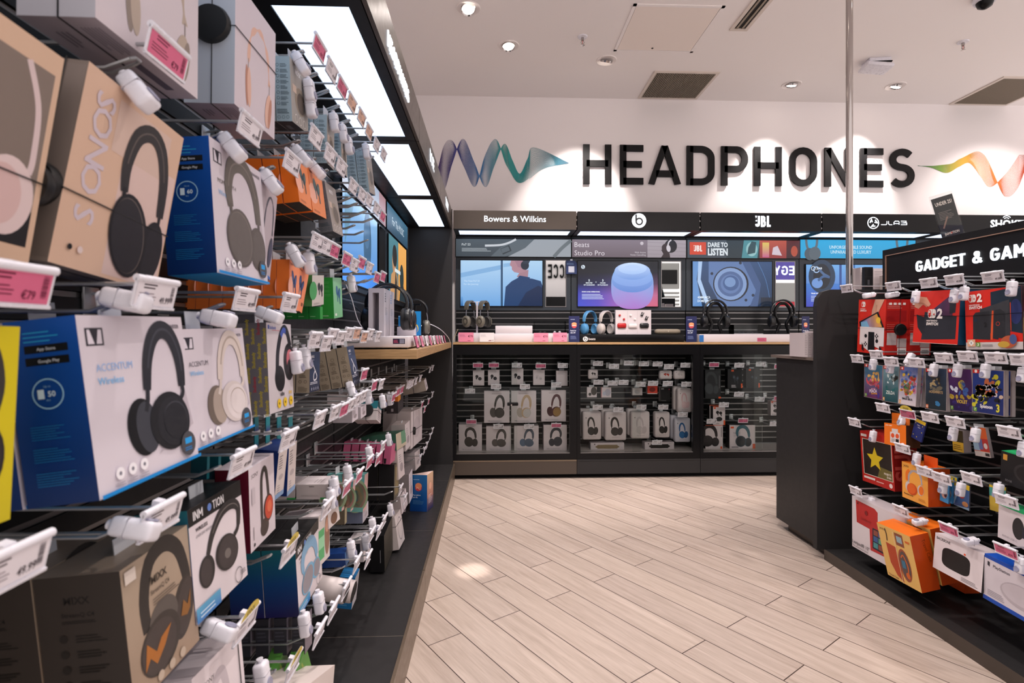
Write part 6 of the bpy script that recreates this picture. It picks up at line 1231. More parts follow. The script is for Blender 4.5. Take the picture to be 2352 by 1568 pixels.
a = atY(*KC(1325, 610), YP - .03); mb = MB(); mb.prism([(-.045, -.055), (.045, -.055), (.045, .035), (.025, .055), (-.045, .055)], 0, .002, CARD, '#2a3a66'); F = Face(mb, lambda p, q, e: (p - .045, -e, q - .055), .09, .11); F.lines(.05, .72, .85, .85, 2, '#8fb4dc', .3); F.rect(.22, .12, .76, .58, '#c8ccd8'); 
o = mb.build('hanging_tag', M=Matrix.Translation((a.x + .05, YP - .03, a.z - .055))); tag(o, 'navy hanging information tag between the first two screens', 'tag')
mb = MB(); mb.rbox(.02, .02, .018, .004, mat('tab_plastic'), c=(0, .01, .06)); mb.build('clip', o, I4)

# ================================================================== BACK COUNTER
CT = 1.0565
def spot(K, x, y, pl): a = K(x, y); return atY(a[0], a[1], pl)
def span(K, x0, x1, pl): return spot(K, x0, 0, pl).x, spot(K, x1, 0, pl).x
def blockB(K, x0, x1, ytop, y0, dep, base, m, name, label, cat, r=.003):
    A, B2 = span(K, x0, x1, y0); zt = spot(K, x0, ytop, y0).z; mb = MB(); mb.rbox(B2 - A, dep, zt - base, r, m, c=(0, dep / 2, (zt - base) / 2))
    return tag(mb.build(name, M=Matrix.Translation(((A + B2) / 2, y0, base)), smooth=True), label, cat), zt
o, z1 = blockB(KC, 150, 1370, 1405, 4.22, .17, CT, wm, 'display_riser', 'long low white riser on the oak counter under the first screen', 'riser')
o, z2 = blockB(KC, 560, 965, 1320, 4.215 + .012, .1, z1 + .0005, wm, 'device_cradle', 'white slanted device cradle on the first riser', 'cradle'); A, B2 = span(KC, 560, 965, 4.227)
mb = MB(); mb.box(-(B2 - A) * .4, .015, z2 - z1 - .001, (B2 - A) * .4, .06, z2 - z1 + .0006, mat('cradle_grey', '#4a484c')); mb.build('tray', o, I4)
def acry(K, x0, x1, ytop, y0, dep, base, name, label, items):
    A, B2 = span(K, x0, x1, y0); zt = spot(K, x0, ytop, y0).z; w, h = B2 - A, zt - base; t = empty(name, ((A + B2) / 2, y0, base), label, 'case'); mb = MB()
    for q in ((-w / 2, 0, 0, w / 2, .002, h), (-w / 2, dep - .002, 0, w / 2, dep, h), (-w / 2, .002, 0, -w / 2 + .002, dep - .002, h), (w / 2 - .002, .002, 0, w / 2, dep - .002, h), (-w / 2, 0, h, w / 2, dep, h + .002)): mb.box(*q, m=ACRYL)
    mb.build('clear_cover', t, I4); mb = MB(); mb.box(-w / 2 + .003, .003, 0, w / 2 - .003, dep - .003, .004, wm); mb.build('tray', t, I4)
    for dx, cols in items:
        o = None
        for s in (-1, 1):
            mb = MB(); mb.lathe([(.001, 0), (.009, .002), (.011, .008), (.007, .014), (.001, .016)], 14, mat('bud' + cols, cols, rough=.25), M=Matrix.Translation((w * dx + s * .02, dep / 2, .004))); mb.tube([(w * dx + s * .02, dep / 2, .01), (w * dx + s * .024, dep / 2 - .012, .005)], .003, 6, mat('bud' + cols))
            mb.build('earbud', t, I4, True)
acry(KC, 985, 1330, 1275, 4.235, .11, z1 + .0005, 'acrylic_case', 'clear acrylic case with two pairs of ear buds on the first riser', [(-.22, '#1a1a1c'), (.25, '#c8c2c8')])
# stand with two headphones
P = spot(KC, 360, 1060, 4.29); t = empty('headphone_stand', (P.x, 4.29, z1 + .0005), 'white double arm headphone stand on the first riser', 'stand'); hh = P.z - z1 - .002
mb = MB(); mb.box(-.05, -.03, 0, .05, .03, .006, wm); mb.build('base', t, I4); mb = MB(); mb.box(-.007, -.005, .006, .007, .005, hh, wm); mb.build('post', t, I4); mb = MB(); mb.tube([(-.085, 0, hh + .006), (-.08, 0, hh), (.08, 0, hh), (.085, 0, hh + .006)], .003, 8, wm); mb.build('cross_arm', t, I4)
for x, lb in ((285, 'olive silver headphones hanging on the left arm of the white stand'), (437, 'olive silver headphones hanging on the right arm of the white stand')):
    q = spot(KC, x, 1310, 4.29); headphones3d('headphones', lb, Matrix.Translation((q.x, 4.29, P.z - .2)) @ Matrix.Rotation(R(62), 4, 'Z'), w=.12, h=.205, cupr=.042, band='#57534a', cup='#6e695e', cush='#2a2826', ring='#b8b2a6', thick=.018)
def ticketB(K, x0, x1, y0p, y1p, pl, col, label):
    A, B2 = span(K, x0, x1, pl); zt = spot(K, x0, y0p, pl).z; w, h = B2 - A, zt - CT - .001; mb = MB(); mb.box(-w / 2, 0, 0, w / 2, .0015, h, ACRYL); mb.box(-w / 2, -.0, 0, w / 2, .02, .002, ACRYL); F = Face(mb, lambda a, b, e: (a - w / 2, -.0005 - e, b), w, h)
    F.rect(.02, .04, .98, .98, col); F.lines(.08, .55, .5, .85, 3, '#9a4a68' if col != '#e6e0e4' else '#b0a8ae', .25); F.text('€70' if col != '#e6e0e4' else '449.99', .94, .5 if col != '#e6e0e4' else .12, .2 if col != '#e6e0e4' else .12, '#5a2338' if col != '#e6e0e4' else '#8a8288', 'r', .02); F.lines(.6, .12, .92, .25, 1, '#8a3a58', .4)
    tag(mb.build('ticket_stand', M=Matrix.Translation(((A + B2) / 2, pl, CT))), label, 'price stand')
PK = '#e48aa6'
ticketB(KC, 155, 325, 1390, 1490, 4.19, PK, 'pink price stand at the left end of the oak counter'); ticketB(KC, 385, 550, 1392, 1490, 4.19, '#e6e0e4', 'white price stand left of the device cradle')
ticketB(KC, 975, 1140, 1395, 1490, 4.19, PK, 'pink price stand under the acrylic case, left one'); ticketB(KC, 1185, 1345, 1392, 1490, 4.19, PK, 'pink price stand under the acrylic case, right one')
def standee(K, x0, x1, ytop, pl, label, base=CT):
    A, B2 = span(K, x0, x1, pl); zt = spot(K, x0, ytop, pl).z; w, h = B2 - A, zt - base; t = empty('standee', ((A + B2) / 2, pl, base), label, 'stand')
    mb = MB(); mb.box(-w / 2, 0, 0, w / 2, .002, h, CARD, '#1f2a5c'); F = Face(mb, lambda a, b, e: (a - w / 2, -e, b), w, h); F.rect(0, 0, 1, 1, '#16224e', '#262a58'); F.lines(.15, .86, .85, .89, 1, '#b8c4e0', .6); F.circ(.5, .64, .25, '#c84a50'); F.ell(.5, .7, .24, .06, '#e8a070'); F.rect(.3, .62, .7, .65, '#f0d8d0'); F.text('Ready for', .14, .42, .05, '#dfe6f4', 'l', .03, sx=.8); F.text('take-off!', .14, .34, .05, '#dfe6f4', 'l', .03, sx=.8); F.lines(.14, .12, .75, .26, 4, '#7a8ac0', .3)
    mb.build('front_panel', t, I4); mb = MB(); mb.add([(-w / 2, .002, 0), (w / 2, .002, 0), (w / 2, .002, h), (-w / 2, .002, h), (0, .05, 0), (0, .05, h)], [(0, 4, 5, 3), (4, 1, 2, 5), (3, 5, 2)], CARD, '#2a4a8c'); mb.build('back_panel', t, I4)
standee(KC, 1362, 1478, 1215, 4.20, 'navy standee with orange globe between first and second bays'); standee(KD, 645, 762, 1218, 4.20, 'navy standee with orange globe between second and third bays'); standee(KD, 1910, 1992, 1218, 4.20, 'navy standee behind the white stacked cartons', CT + .001)
o, z3 = blockB(KC, 1482, 2620, 1415, 4.205, .19, CT, BLACKS, 'display_riser', 'long black riser lettered beats on the oak counter', 'riser')
A, B2 = span(KC, 1482, 2620, 4.205); mb = MB(); F = Face(mb, lambda a, b, e: (a, -e, b), .2, .05); F.circ(.12, .5, .10, '#e8e6ea'); F.ring(.125, .46, .045, .022, '#111'); F.rect(.07, .46, .09, .85, '#111'); F.text('beats', .25, .34, .36, '#d8d6da', 'l', .02); mb.build('brand_mark', o, Matrix.Translation((-(B2 - A) / 2 + .02, -.0005, .0)))
def wirestand(x, y, base, h, label, K=KC, m=None):
    q = spot(K, x, 1400, y); mb = MB(); mb.tube(spline([(0, 0, .002), (0, 0, h * .7), (0, 0, h - .02), (.012, 0, h), (.035, 0, h)], 24), .0035, 8, m or CHROME); mb.rbox(.06, .05, .004, .0015, m or CHROME, c=(.02, 0, .002)); tag(mb.build('headphone_stand', M=Matrix.Translation((q.x, y, base)), smooth=True), label, 'stand')
wirestand(1527, 4.31, z3 + .0005, .175, 'thin bent wire stand holding the light blue headphones'); wirestand(1695, 4.31, z3 + .0005, .175, 'thin bent wire stand holding the silver headphones')
for x, c, lb in ((1592, '#4a86b4', 'light blue headphones on a wire stand by the black riser'), (1770, '#b8b0ac', 'pale silver headphones on a wire stand by the black riser')):
    q = spot(KC, x, 1380, 4.31); headphones3d('headphones', lb, Matrix.Translation((q.x, 4.31, z3 + .004)) @ Matrix.Rotation(R(40), 4, 'Z'), w=.145, h=.182, cupr=.04, band=c, cup=c, cush=c, ring=None, thick=.014, metal=c)
A, B2 = span(KC, 1872, 2260, 4.24); zt = spot(KC, 1872, 1148, 4.24).z; w, h = B2 - A, zt - z3 - .001; t = empty('earbud_display', ((A + B2) / 2, 4.24, z3 + .0005), 'white framed upright panel showing three ear buds and cases', 'display panel')
mb = MB(); mb.box(-w / 2, 0, 0, w / 2, .03, h, mat('display_white')); F = Face(mb, lambda a, b, e: (a - w / 2, -e, b), w, h); F.rect(.02, .03, .98, .97, '#d8d0d4'); F.rect(.33, .03, .335, .97, '#b0a8ac'); F.rect(.61, .03, .615, .97, '#b0a8ac'); mb.build('back_board', t, I4)
for x, c in ((.17, '#b01f22'), (.48, '#e4dcde'), (.80, '#1c1c20')):
    cm_ = mat('case' + c, c, rough=.25); mb = MB(); mb.rbox(w * .25, .016, h * .2, .012, cm_, c=(w * (x - .5), -.006, h * .36), seg=3); mb.build('charging_case', t, I4, True)
    for dx, dz in ((-.06, .78), (.06, .62)):
        mb = MB(); mb.lathe([(.001, 0), (.008, .002), (.009, .008), (.001, .012)], 14, cm_, M=Matrix.Translation((w * (x - .5 + dx), 0, h * dz)) @ Matrix.Rotation(R(90), 4, 'X'))
        if c == '#1c1c20': mb.tube([(w * (x - .5 + dx), -.006, h * dz), (w * (x - .44 + dx), -.006, h * (dz + .1)), (w * (x - .5 + dx), -.006, h * (dz + .13)), (w * (x - .54 + dx), -.006, h * (dz - .02))], .003, 6, cm_)
        mb.build('earbud', t, I4, True)
q = spot(KD, 445, 1370, 4.26); mb = MB(); mb.lathe([(.001, -.105), (.014, -.103), (.023, -.095), (.027, -.08), (.0275, 0), (.027, .08), (.023, .095), (.014, .103), (.001, .105)], 24, mat('pill_grille', '#8a7f6e', rough=.6, bump=.3, nscale=900), M=Matrix.Rotation(R(90), 4, 'Y'), ax=(.8, 1)); o = mb.build('pill_speaker', M=Matrix.Translation((q.x, 4.27, z3 + .0225)), smooth=True); tag(o, 'pill shaped champagne speaker lying on the black riser', 'speaker')
mb = MB(); F = Face(mb, lambda a, b, e: (a, -e, b), .014, .014); F.circ(.5, .5, .4, '#b8ac98'); mb.build('brand_badge', o, Matrix.Translation((-.007, -.0276, -.004)))
o, z4 = blockB(KD, 790, 2100, 1412, 4.205, .19, CT, wm, 'display_riser', 'long white riser on the oak counter under the driver screen', 'riser')
mb = MB(); F = Face(mb, lambda a, b, e: (a, -e, b), .075, .03); F.rect(0, 0, 1, 1, '#c05a7c'); F.lines(.1, .3, .9, .8, 3, '#7a2f4a', .3); q = spot(KD, 1422, 1490, 4.205); P0 = o.matrix_world.translation; mb.build('price_sticker', o, Matrix.Translation((q.x - P0.x, -.0004, .004)))
q0, q1 = span(KD, 790, 838, 4.204); mb = MB(); mb.box(0, 0, 0, q1 - q0, .001, .055, CARD, '#2a6ab0'); mb.build('blue_sticker', o, Matrix.Translation((q0 - P0.x, -.0012, .001)))
for x, lb in ((965, 'tall black arch stand with black headphones left of the acrylic case'), (1700, 'tall black arch stand with black headphones right of the acrylic case')):
    q = spot(KD, x, 1400, 4.30); t = empty('headphone_stand', (q.x, 4.30, z4 + .0005), lb, 'stand'); mb = MB()
    for s in (-1, 1): mb.tube(spline([(s * .055, 0, 0), (s * .045, 0, .03), (s * .03, 0, .085), (s * .062, 0, .15), (s * .06, 0, .2), (s * .028, 0, .245), (0, 0, .252)], 40), [.014] * 43 if 0 else .013, 8, BLACKS)
    mb.build('arch', t, I4, True); mb = MB(); mb.rbox(.15, .08, .006, .002, BLACKS, c=(0, 0, .003)); mb.build('base', t, I4)
    headphones3d('headphones', 'black headphones stretched over the %s tall arch stand' % ('left' if x < 1000 else 'right'), Matrix.Translation((q.x, 4.30, z4 + .06)), w=.195, h=.218, cupr=.043)
acry(KD, 1168, 1492, 1308, 4.235, .11, z4 + .0005, 'acrylic_case', 'clear acrylic case with dark ear buds on the long white riser', [(-.3, '#15171c'), (0, '#202228'), (.3, '#15171c')])
cable('charging_cable', 'thin cream cable looping at the left end of the counter', [(atY(1050, 700, 4.3).x, 4.4, 1.16), (atY(1046, 700, 4.25).x, 4.3, 1.12), (atY(1042, 700, 4.2).x, 4.2, 1.08), (atY(1043, 700, 4.2).x, 4.2, 1.06)], .0018, mat('cable_cream', '#c8b890', rough=.5))
# ================================================================== RIGHT GONDOLA PRODUCTS
RX = 1.75
def packR(name, label, TL, TR, low, ls, d, front, side, art=None, cat='box', **kw): return pack('R', name, label, cat, TL, TR, low, ls, d, front, side, art, **kw)
RED, DRED = '#cf2b1f', '#a01a16'
def sw_logo(F, x, y, h, col='#f2ece8', two=True):
    w = h * F.h / F.w; F.ell(x, y + h / 2, w * .26, h * .5, col); F.rect(x, y, x + w * .3, y + h, col); F.rect(x + w * .16, y, x + w * .3, y + h, RED) if False else None
    F.rect(x - w * .0, y + h * .0, x + w * .26, y + h, col); F.ell(x + .0, y + h * .5, w * .18, h * .42, RED if two else RED); F.circ(x - w * .02, y + h * .68, w * .09, col)
    F.ell(x + w * .62, y + h / 2, w * .26, h * .5, col); F.rect(x + w * .36, y, x + w * .62, y + h, col); F.circ(x + w * .6, y + h * .42, w * .1, RED)
    if two: F.text('2', x + w * 1.0, y, h, col, 'l', .06)
def a_sw1(C):
    F = C.F(); F.rect(0, 0, 1, 1, RED, '#d63226'); sw_logo(F, .14, .86, .10, two=False); F.text('NINTENDO', .08, .815, .018, '#f2dcd8', 'l', .03); F.text('SWITCH', .08, .775, .03, '#f2ece8', 'l', .05)
    F.poly([(.62, 1), (.95, 1), (.8, .82), (.72, .72), (.6, .7), (.5, .66), (.52, .8)], '#d8a890'); F.curve([(.68, .9), (.66, .76), (.62, .68)], .05, '#c49078')
    F.poly([(.06, .58), (.74, .78), (.96, .5), (.92, .46), (.1, .46)], '#1a1a20'); F.poly([(.12, .57), (.70, .74), (.90, .5), (.14, .48)], lambda x, y: hx('#e0a040') if x > .6 else hx('#3a6ac0') if x < .3 else hx('#6a4aa0')); F.poly([(.14, .48), (.12, .57), (.34, .6), (.46, .48)], '#7ab0d4'); F.circ(.76, .62, .08, '#e8c040')
    F.rect(.1, .15, .98, .49, '#ded6d8'); F.poly([(.24, .38), (.4, .38), (.42, .05), (.26, .1)], '#d8d0d2'); F.rect(.42, .05, .66, .40, '#141418'); F.poly([(.64, .45), (.8, .42), (.84, .1), (.66, .14)], '#dcd4d6')
    for x, y in ((.33, .32), (.74, .24)): F.circ(x, y, .05, '#1a1a1e')
    for x, y in ((.33, .2), (.29, .17), (.37, .17), (.33, .14), (.73, .36), (.69, .33), (.77, .33), (.73, .3)): F.circ(x, y, .022, '#1a1a1e')
    F.poly([(.2, .2), (.27, .1), (.28, .03), (.2, .06)], '#1a1a1e'); F.poly([(.84, .14), (.92, .12), (.9, .03), (.82, .05)], '#1a1a1e')
    S = C.Rt(); S.rect(0, 0, 1, 1, '#b01f1a'); S.rect(.04, .6, .9, .8, '#98181a'); S.lines(.06, .84, .9, .95, 4, '#d89088', .25, 2); S.lines(.06, .44, .6, .58, 4, '#d07068', .2, 3); S.rect(.08, .18, .5, .40, '#b8a8a8'); S.rect(.52, .14, .94, .3, '#b0a0a0'); S.rect(.55, .01, .94, .13, '#d8d0d0'); S.bars(.6, .03, .9, .09, 12, '#222')
    for i in range(4): S.rect(.12 + i * .2, .9, .24 + i * .2, .94, '#e8d8d4')
o, C = packR('console_box', 'red console carton with white console picture and round black puck', (1973, 688), (2036, 687), (2036, 816), 'r', .105, RED, '#b01f1a', a_sw1, behind=1, bl='red console carton, %s one behind the white console picture')
puck(o, C, 'R', .62, .46, .026)
def a_sw2(C):
    F = C.F(); F.rect(0, 0, 1, 1, '#d4291c', '#cc2a20'); F.poly([(.2, .06), (.95, .1), (.95, .52), (.25, .6)], '#2b2c34'); F.poly([(.06, .55), (.1, .3), (.22, .16), (.28, .2), (.24, .5)], '#26272e'); F.poly([(.26, .52), (.84, .93), (.9, .92), (.86, .52)], lambda x, y: hx('#253a58') if x < .5 else hx('#5a2c4c')); F.poly([(.78, .9), (.93, .94), (.92, .58), (.8, .56)], '#2b2c34')
    F.poly([(.0, .82), (.12, .90), (.28, .88), (.38, .74), (.34, .70), (.2, .74), (.1, .66), (0, .7)], '#cf9a80'); F.curve([(.04, .78), (.2, .76), (.3, .7)], .03, '#b88068')
    sw_logo(F, .37, .48, .17); F.text('NINTENDO', .31, .415, .030, '#efe6e4', 'l', .04, sx=1.1); F.text('SWITCH', .31, .345, .050, '#f2ece8', 'l', .06)
    F.rect(0, 0, 1, .006, '#e8d8d0')
o, C = packR('console_box', 'red carton lettered NINTENDO SWITCH with a hand holding a screen', (2103, 670), (2207, 664), (2203, 792), 'r', .08, RED, '#1f4a6a', a_sw2)
mb = MB(); mb.tube([(-C.w / 2 - .001, -.0012, C.h * .53), (C.w / 2 + .001, -.0012, C.h * .52), (C.w / 2 + .001, C.d, C.h * .52)], .0008, 5, BLACKM); mb.build('security_cord', o, I4)
def a_sw3(C):
    F = C.F(); F.rect(0, 0, 1, 1, '#d4291c'); F.rect(0, 0, 1, .12, '#cfc6c4'); F.poly([(.48, .95), (1, 1), (1, .25), (.48, .35)], '#1c2c3c'); F.ell(.9, .6, .1, .2, '#2a3468'); F.poly([(.28, .68), (.80, .80), (.80, .2), (.28, .3)], '#3a3b40')
    for x0, x1 in ((.14, .46), (.5, .6)): F.poly([(x0, .18), (x0 + .01, .58), (x0 + .06, .63), (x1, .64), (x1, .16)], '#2c2d32')
    F.poly([(.46, .16), (.50, .64), (.53, .64), (.50, .16)], '#d8552c'); F.poly([(.53, .2), (.55, .64), (.64, .66), (.72, .6), (.72, .17)], '#2a2b30'); F.rect(.81, .3, .825, .75, '#c84a2c'); F.circ(.2, .5, .03, '#1d3044'); F.ring(.6, .42, .03, .008, '#b83c30'); F.text('2', .38, .38, .07, '#1c1d20', 'c', .06)
    sw_logo(F, .11, .81, .13); F.text('NINTENDO', .09, .745, .024, '#efe6e4', 'l', .04, sx=1.1); F.text('SWITCH', .09, .69, .044, '#f2ece8', 'l', .06)
    F.rect(.04, .05, .19, .17, '#e0b090'); F.poly([(.115, .06), (.17, .11), (.115, .16), (.06, .11)], '#f0ece8'); F.text('0', .115, .095, .035, '#1c1c1c', 'c', .03); F.rect(.21, .05, .28, .12, '#6a9a3c'); F.text('3', .245, .06, .045, '#f0f4e8', 'c', .05); F.lines(.32, .05, .55, .09, 2, '#4a4648', .4); F.ell(.78, .12, .14, .1, '#b85a3c', 10); F.ell(.7, .08, .1, .05, '#c8a040'); F.ell(.86, .16, .06, .08, '#4a5a8c')
o, C = packR('console_box', 'red carton with dark controllers and a white rating strip', (2216, 671), (2346, 655), (2346, 802), 'r', .09, RED, '#3a3438', a_sw3)
mb = MB(); mb.tube([(-C.w / 2 - .001, -.0012, C.h * .58), (C.w / 2 + .001, -.0012, C.h * .57)], .0008, 5, BLACKM); mb.build('security_cord', o, I4)
packR('console_box', 'grey and maroon carton cut by the right edge of the photo', (2352, 655), (2470, 648), (2354, 802), 'l', .09, '#6a5a58', '#5a1c24', lambda C: (C.F().rect(0, .6, 1, 1, '#6a1424'), C.F().rect(0, .1, .06, .5, '#8a7850')))
# --- game cases
def game(base, top, blobs, txts, rate='#6a9a3c'):
    def f(C):
        F = C.F(); F.rect(.02, .015, .96, .985, base, top); rg = random.Random(len(blobs) * 7 + ord(base[2]))
        for c, x0, y0, x1, y1, n in blobs:
            for i in range(n): F.ell(rg.uniform(x0, x1), rg.uniform(y0, y1), rg.uniform(.03, .11), rg.uniform(.02, .06), c, rg.uniform(0, 180), 10); F.k -= 1
        F.k += 1; F.rect(.02, .90, .22, .985, '#c8281e'); F.circ(.12, .945, .045, '#f0e4e0'); F.rect(.05, .03, .16, .12, rate); F.text('7' if rate == '#6a9a3c' else '12', .105, .05, .05, '#f4f0e8', 'c', .02)
        for s, x, y, h, c, b, rot in txts: F.text(s, x, y, h, c, 'c', b, rot, sx=.8)
        F.rect(.96, 0, 1, 1, '#8a7f80')
    return f
games = [((1985, 834), (2029, 839), (2030, 920), game('#6a2a5c', '#3f7f9c', [('#c8505c', .1, .3, .8, .6, 12), ('#e0b060', .2, .5, .8, .75, 10), ('#c87088', .2, .4, .7, .5, 6), ('#4a3a8c', .1, .1, .9, .25, 6)], [('PRINCESS', .5, .27, .035, '#e8a0c0', .03, 8), ('PEACH', .5, .18, .085, '#f0e0f0', .04, 6), ('SHOWTIME', .55, .13, .04, '#e8a040', .04, 6)]), 'game case lettered PEACH in pink and orange, farthest of the row'),
         ((2029, 838), (2067, 841), (2064, 927), game('#1f4a50', '#6f8f9a', [('#c8d4d4', .3, .5, .7, .9, 8), ('#2f6a6c', .1, .2, .9, .4, 10), ('#3a3c38', .5, .6, .9, .8, 6)], [('ZELDA', .5, .22, .09, '#e4ece8', .02, 0)], '#c88a2c'), 'game case lettered ZELDA in teal with white spray'),
         ((2068, 840), (2111, 844), (2106, 935), game('#d8ccd0', '#4a5f9c', [('#c04a3c', .1, .3, .9, .8, 16), ('#d8b040', .1, .3, .9, .8, 14), ('#4a6ab0', .1, .4, .9, .9, 14), ('#3f8a5c', .1, .25, .8, .6, 10), ('#d08aa8', .2, .3, .9, .7, 10)], [('SUPER', .5, .2, .035, '#242024', .04, 0), ('SMASH BROS.', .5, .14, .05, '#242024', .05, 0)], '#c88a2c'), 'crowded colourful game case lettered SMASH BROS'),
         ((2126, 844), (2177, 846), (2173, 945), game('#232c30', '#2c3a50', [('#a8946c', .2, .55, .8, .75, 8), ('#3a3228', .2, .6, .8, .85, 8), ('#6a6454', .1, .4, .9, .55, 8), ('#3a78a8', .5, .1, .65, .2, 4)], [('HOGWARTS', .5, .40, .06, '#c8a878', .02, 0)], '#c8642c'), 'dark game case with castle towers lettered HOGWARTS'),
         ((2175, 845), (2233, 847), (2237, 949), game('#2c1f50', '#4a2458', [('#c8b03c', .45, .55, .6, .75, 5), ('#3a5a9c', .4, .4, .75, .7, 8), ('#d0d4e4', .15, .45, .35, .55, 4), ('#b89c3a', .1, .32, .9, .38, 10), ('#3a2c70', .2, .1, .9, .25, 6)], [('VIOLET', .52, .20, .075, '#d8b84a', .05, 0)]), 'purple game case lettered VIOLET with a yellow swoosh'),
         ((2233, 846), (2309, 851), (2308, 957), game('#26306a', '#1c3478', [('#c8c034', .05, .15, .45, .6, 16), ('#c06a44', .1, .4, .8, .75, 16), ('#d0c8cc', .2, .35, .8, .65, 12), ('#20222c', .1, .3, .9, .6, 14), ('#d0b8a0', .3, .4, .9, .7, 8), ('#c8c034', .6, .7, .8, .9, 3)], [('Splatoon', .45, .13, .075, '#ece8ec', .05, 0), ('3', .80, .08, .16, '#d8d040', .06, 0)]), 'yellow and blue splashed game case lettered Splatoon 3')]
for i, (TL, TR, BR, art, lb) in enumerate(games):
    packR('game_case', lb, TL, TR, BR, 'r', .0125, '#8a7f80', '#9a9092', art, cat='game', tab=.012, behind=(0, 0, 1, 1, 1, 1)[i], bl='copy of the %s, %%s on its hook' % (0, 0, 'SMASH BROS game case', 'HOGWARTS game case', 'VIOLET game case', 'Splatoon 3 game case')[i] if i > 1 else None, gap=.012)
# --- row with lamp box
def a_star(C):
    F = C.F(); F.rect(.06, .16, .97, .86, '#e8dccc'); F.rect(.075, .17, .955, .85, '#1e1714', '#2a201c'); F.poly([(.5, .17), (.955, .17), (.955, .35), (.6, .38)], '#6a6030'); st = []
    for i in range(10):
        r = .27 if i % 2 == 0 else .125; st.append((.45 + r * math.cos(R(90 + i * 36)), .5 + r * C.w / C.h * math.sin(R(90 + i * 36))))
    F.poly(st, '#d2b820'); F.text('PROJECTS', .92, .26, .035, '#e4dcd0', 'r', .04, sx=.8); F.text('STARS', .92, .20, .035, '#e4dcd0', 'r', .04, sx=.8); F.rect(.03, .9, .22, .95, '#e8dcd8'); F.rect(.06, .08, .42, .12, '#e4d4d0'); F.lines(.46, .07, .84, .11, 1, '#e4b0a8', .5); F.circ(.9, .08, .05, '#e4d4d0')
    S = C.Rt(); S.text('SUPER', .72, .18, .3, '#c05048', 'l', .03, rot=90)
packR('lamp_box', 'red framed carton with a plain yellow star lamp picture', (1975, 988), (2048, 1004), (2053, 1128), 'r', .11, '#b3221c', '#8a1815', a_star)
OG, OD = '#e2701c', '#c4480f'
def a_ymini(C):
    F = C.F(); F.text('yoto mini', .06, .88, .07, '#f4e4d4', 'l', .02); F.rect(.28, .12, .72, .62, '#d8d0d0'); F.rect(.36, .6, .64, .78, '#d0c8c8'); F.circ(.40, .46, .08, '#d8552c'); F.circ(.61, .46, .08, '#d8552c'); F.rect(.34, .17, .5, .32, '#b0a8a8'); F.rect(.54, .17, .68, .32, '#1c1410'); C.Rt().text('yoto', .7, .4, .12, '#6a4a30', 'l', 0, rot=90)
o, C = packR('speaker_box', 'orange carton lettered yoto mini with brown side and orange hang tab', (2031, 970), (2081, 977), (2079, 1028), 'r', .06, OG, '#3a2010', a_ymini, pl=1.71)
mb = MB(); mb.box(-C.w * .35, .02, C.h, C.w * .45, .022, C.h + .045, CARD, OG); mb.build('hang_tab', o, I4)
packR('story_card', 'dark blue story card with yellow top and small stars', (2103, 959), (2127, 971), (2125, 1021), 'r', .006, '#28306c', '#20265a', lambda C: (C.F().rect(0, .84, 1, 1, '#d8b430'), C.F().text('Bedtime', .3, .7, .05, '#e8e4ec', 'l', .02, sx=.7), C.F().text('Stories', .4, .6, .05, '#e8e4ec', 'l', .02, sx=.7), [C.F().circ(x, y, .04, '#d8c040') for x, y in ((.12, .78), (.85, .45), (.15, .2), (.8, .75), (.5, .15))]), cat='card', pl=1.73)
def a_yhp(C):
    F = C.F(); F.rect(0, 0, 1, 1, '#eaa243'); F.text('yoto', .06, .88, .07, '#4a2410', 'l', .02); hp_tall(Sub(F, .12, .22, .88, .84), '#a8a0a4', '#c8c0c0', OG); F.curve([(.20, .52), (.2, .72), (.3, .82)], .09, OG); F.ell(.40, .32, .2, .16, OD, 10); F.ell(.38, .33, .17, .14, '#d8601c', 10); F.text('Headphones', .08, .12, .045, '#4a2410', 'l', .02); F.lines(.65, .08, .95, .16, 3, '#b8742c', .3); C.Rt().text('yoto', .6, .08, .06, '#8a3a10', 'l', 0)
o, C = packR('headphone_box', 'orange carton lettered yoto with orange and grey headphones', (2071.5, 1058.7), (2131, 1078), (2133, 1165), 'r', .09, '#eaa243', OD, a_yhp, top=OG, pl=1.72)
mb = MB(); mb.box(0, .04, C.h, C.w * .5, .042, C.h + .042, CARD, '#d8561a'); mb.build('hang_tab', o, I4)
packR('game_case', 'game case with a yellow lower half and grey spine', (2186, 985), (2211, 990), (2214, 1040), 'r', .03, '#3a3018', '#9a9092', lambda C: (C.F().rect(0, 0, 1, .45, '#c8a02c'), C.F().lines(.1, .1, .9, .36, 3, '#5a4410', .4), C.F().ell(.4, .6, .3, .15, '#2c2810')), cat='game', pl=1.80)
packR('game_case', 'white footed game case with red and blue picture', (2228, 979), (2263, 983), (2272, 1051), 'r', .012, '#d8622c', '#9a9092', lambda C: (C.F().rect(0, .2, 1, .62, '#b8302c'), C.F().rect(.0, .2, .4, .6, '#8aa8c0'), C.F().rect(.36, .25, .62, .6, '#5f6a9c'), C.F().ell(.8, .38, .12, .1, '#d8ccc8'), C.F().rect(0, 0, 1, .18, '#d8d0cc'), C.F().rect(.68, .04, .95, .14, '#2a2628')), cat='game', tab=.012, pl=1.79)
packR('camera_box', 'black carton with green top cut by the right edge', (2300, 1034), (2430, 1075), (2303, 1108), 'l', .10, '#17171a', '#121214', lambda C: (C.F().rect(.04, .74, .12, .92, '#c8903c'), C.F().ell(.5, .5, .25, .3, '#2c2a2c'), C.F().ell(.5, .5, .2, .24, '#1c1a1c'), C.F().text('EDGE', .1, .1, .06, '#7a787c', 'l', 0)), top='#1f9a5c')
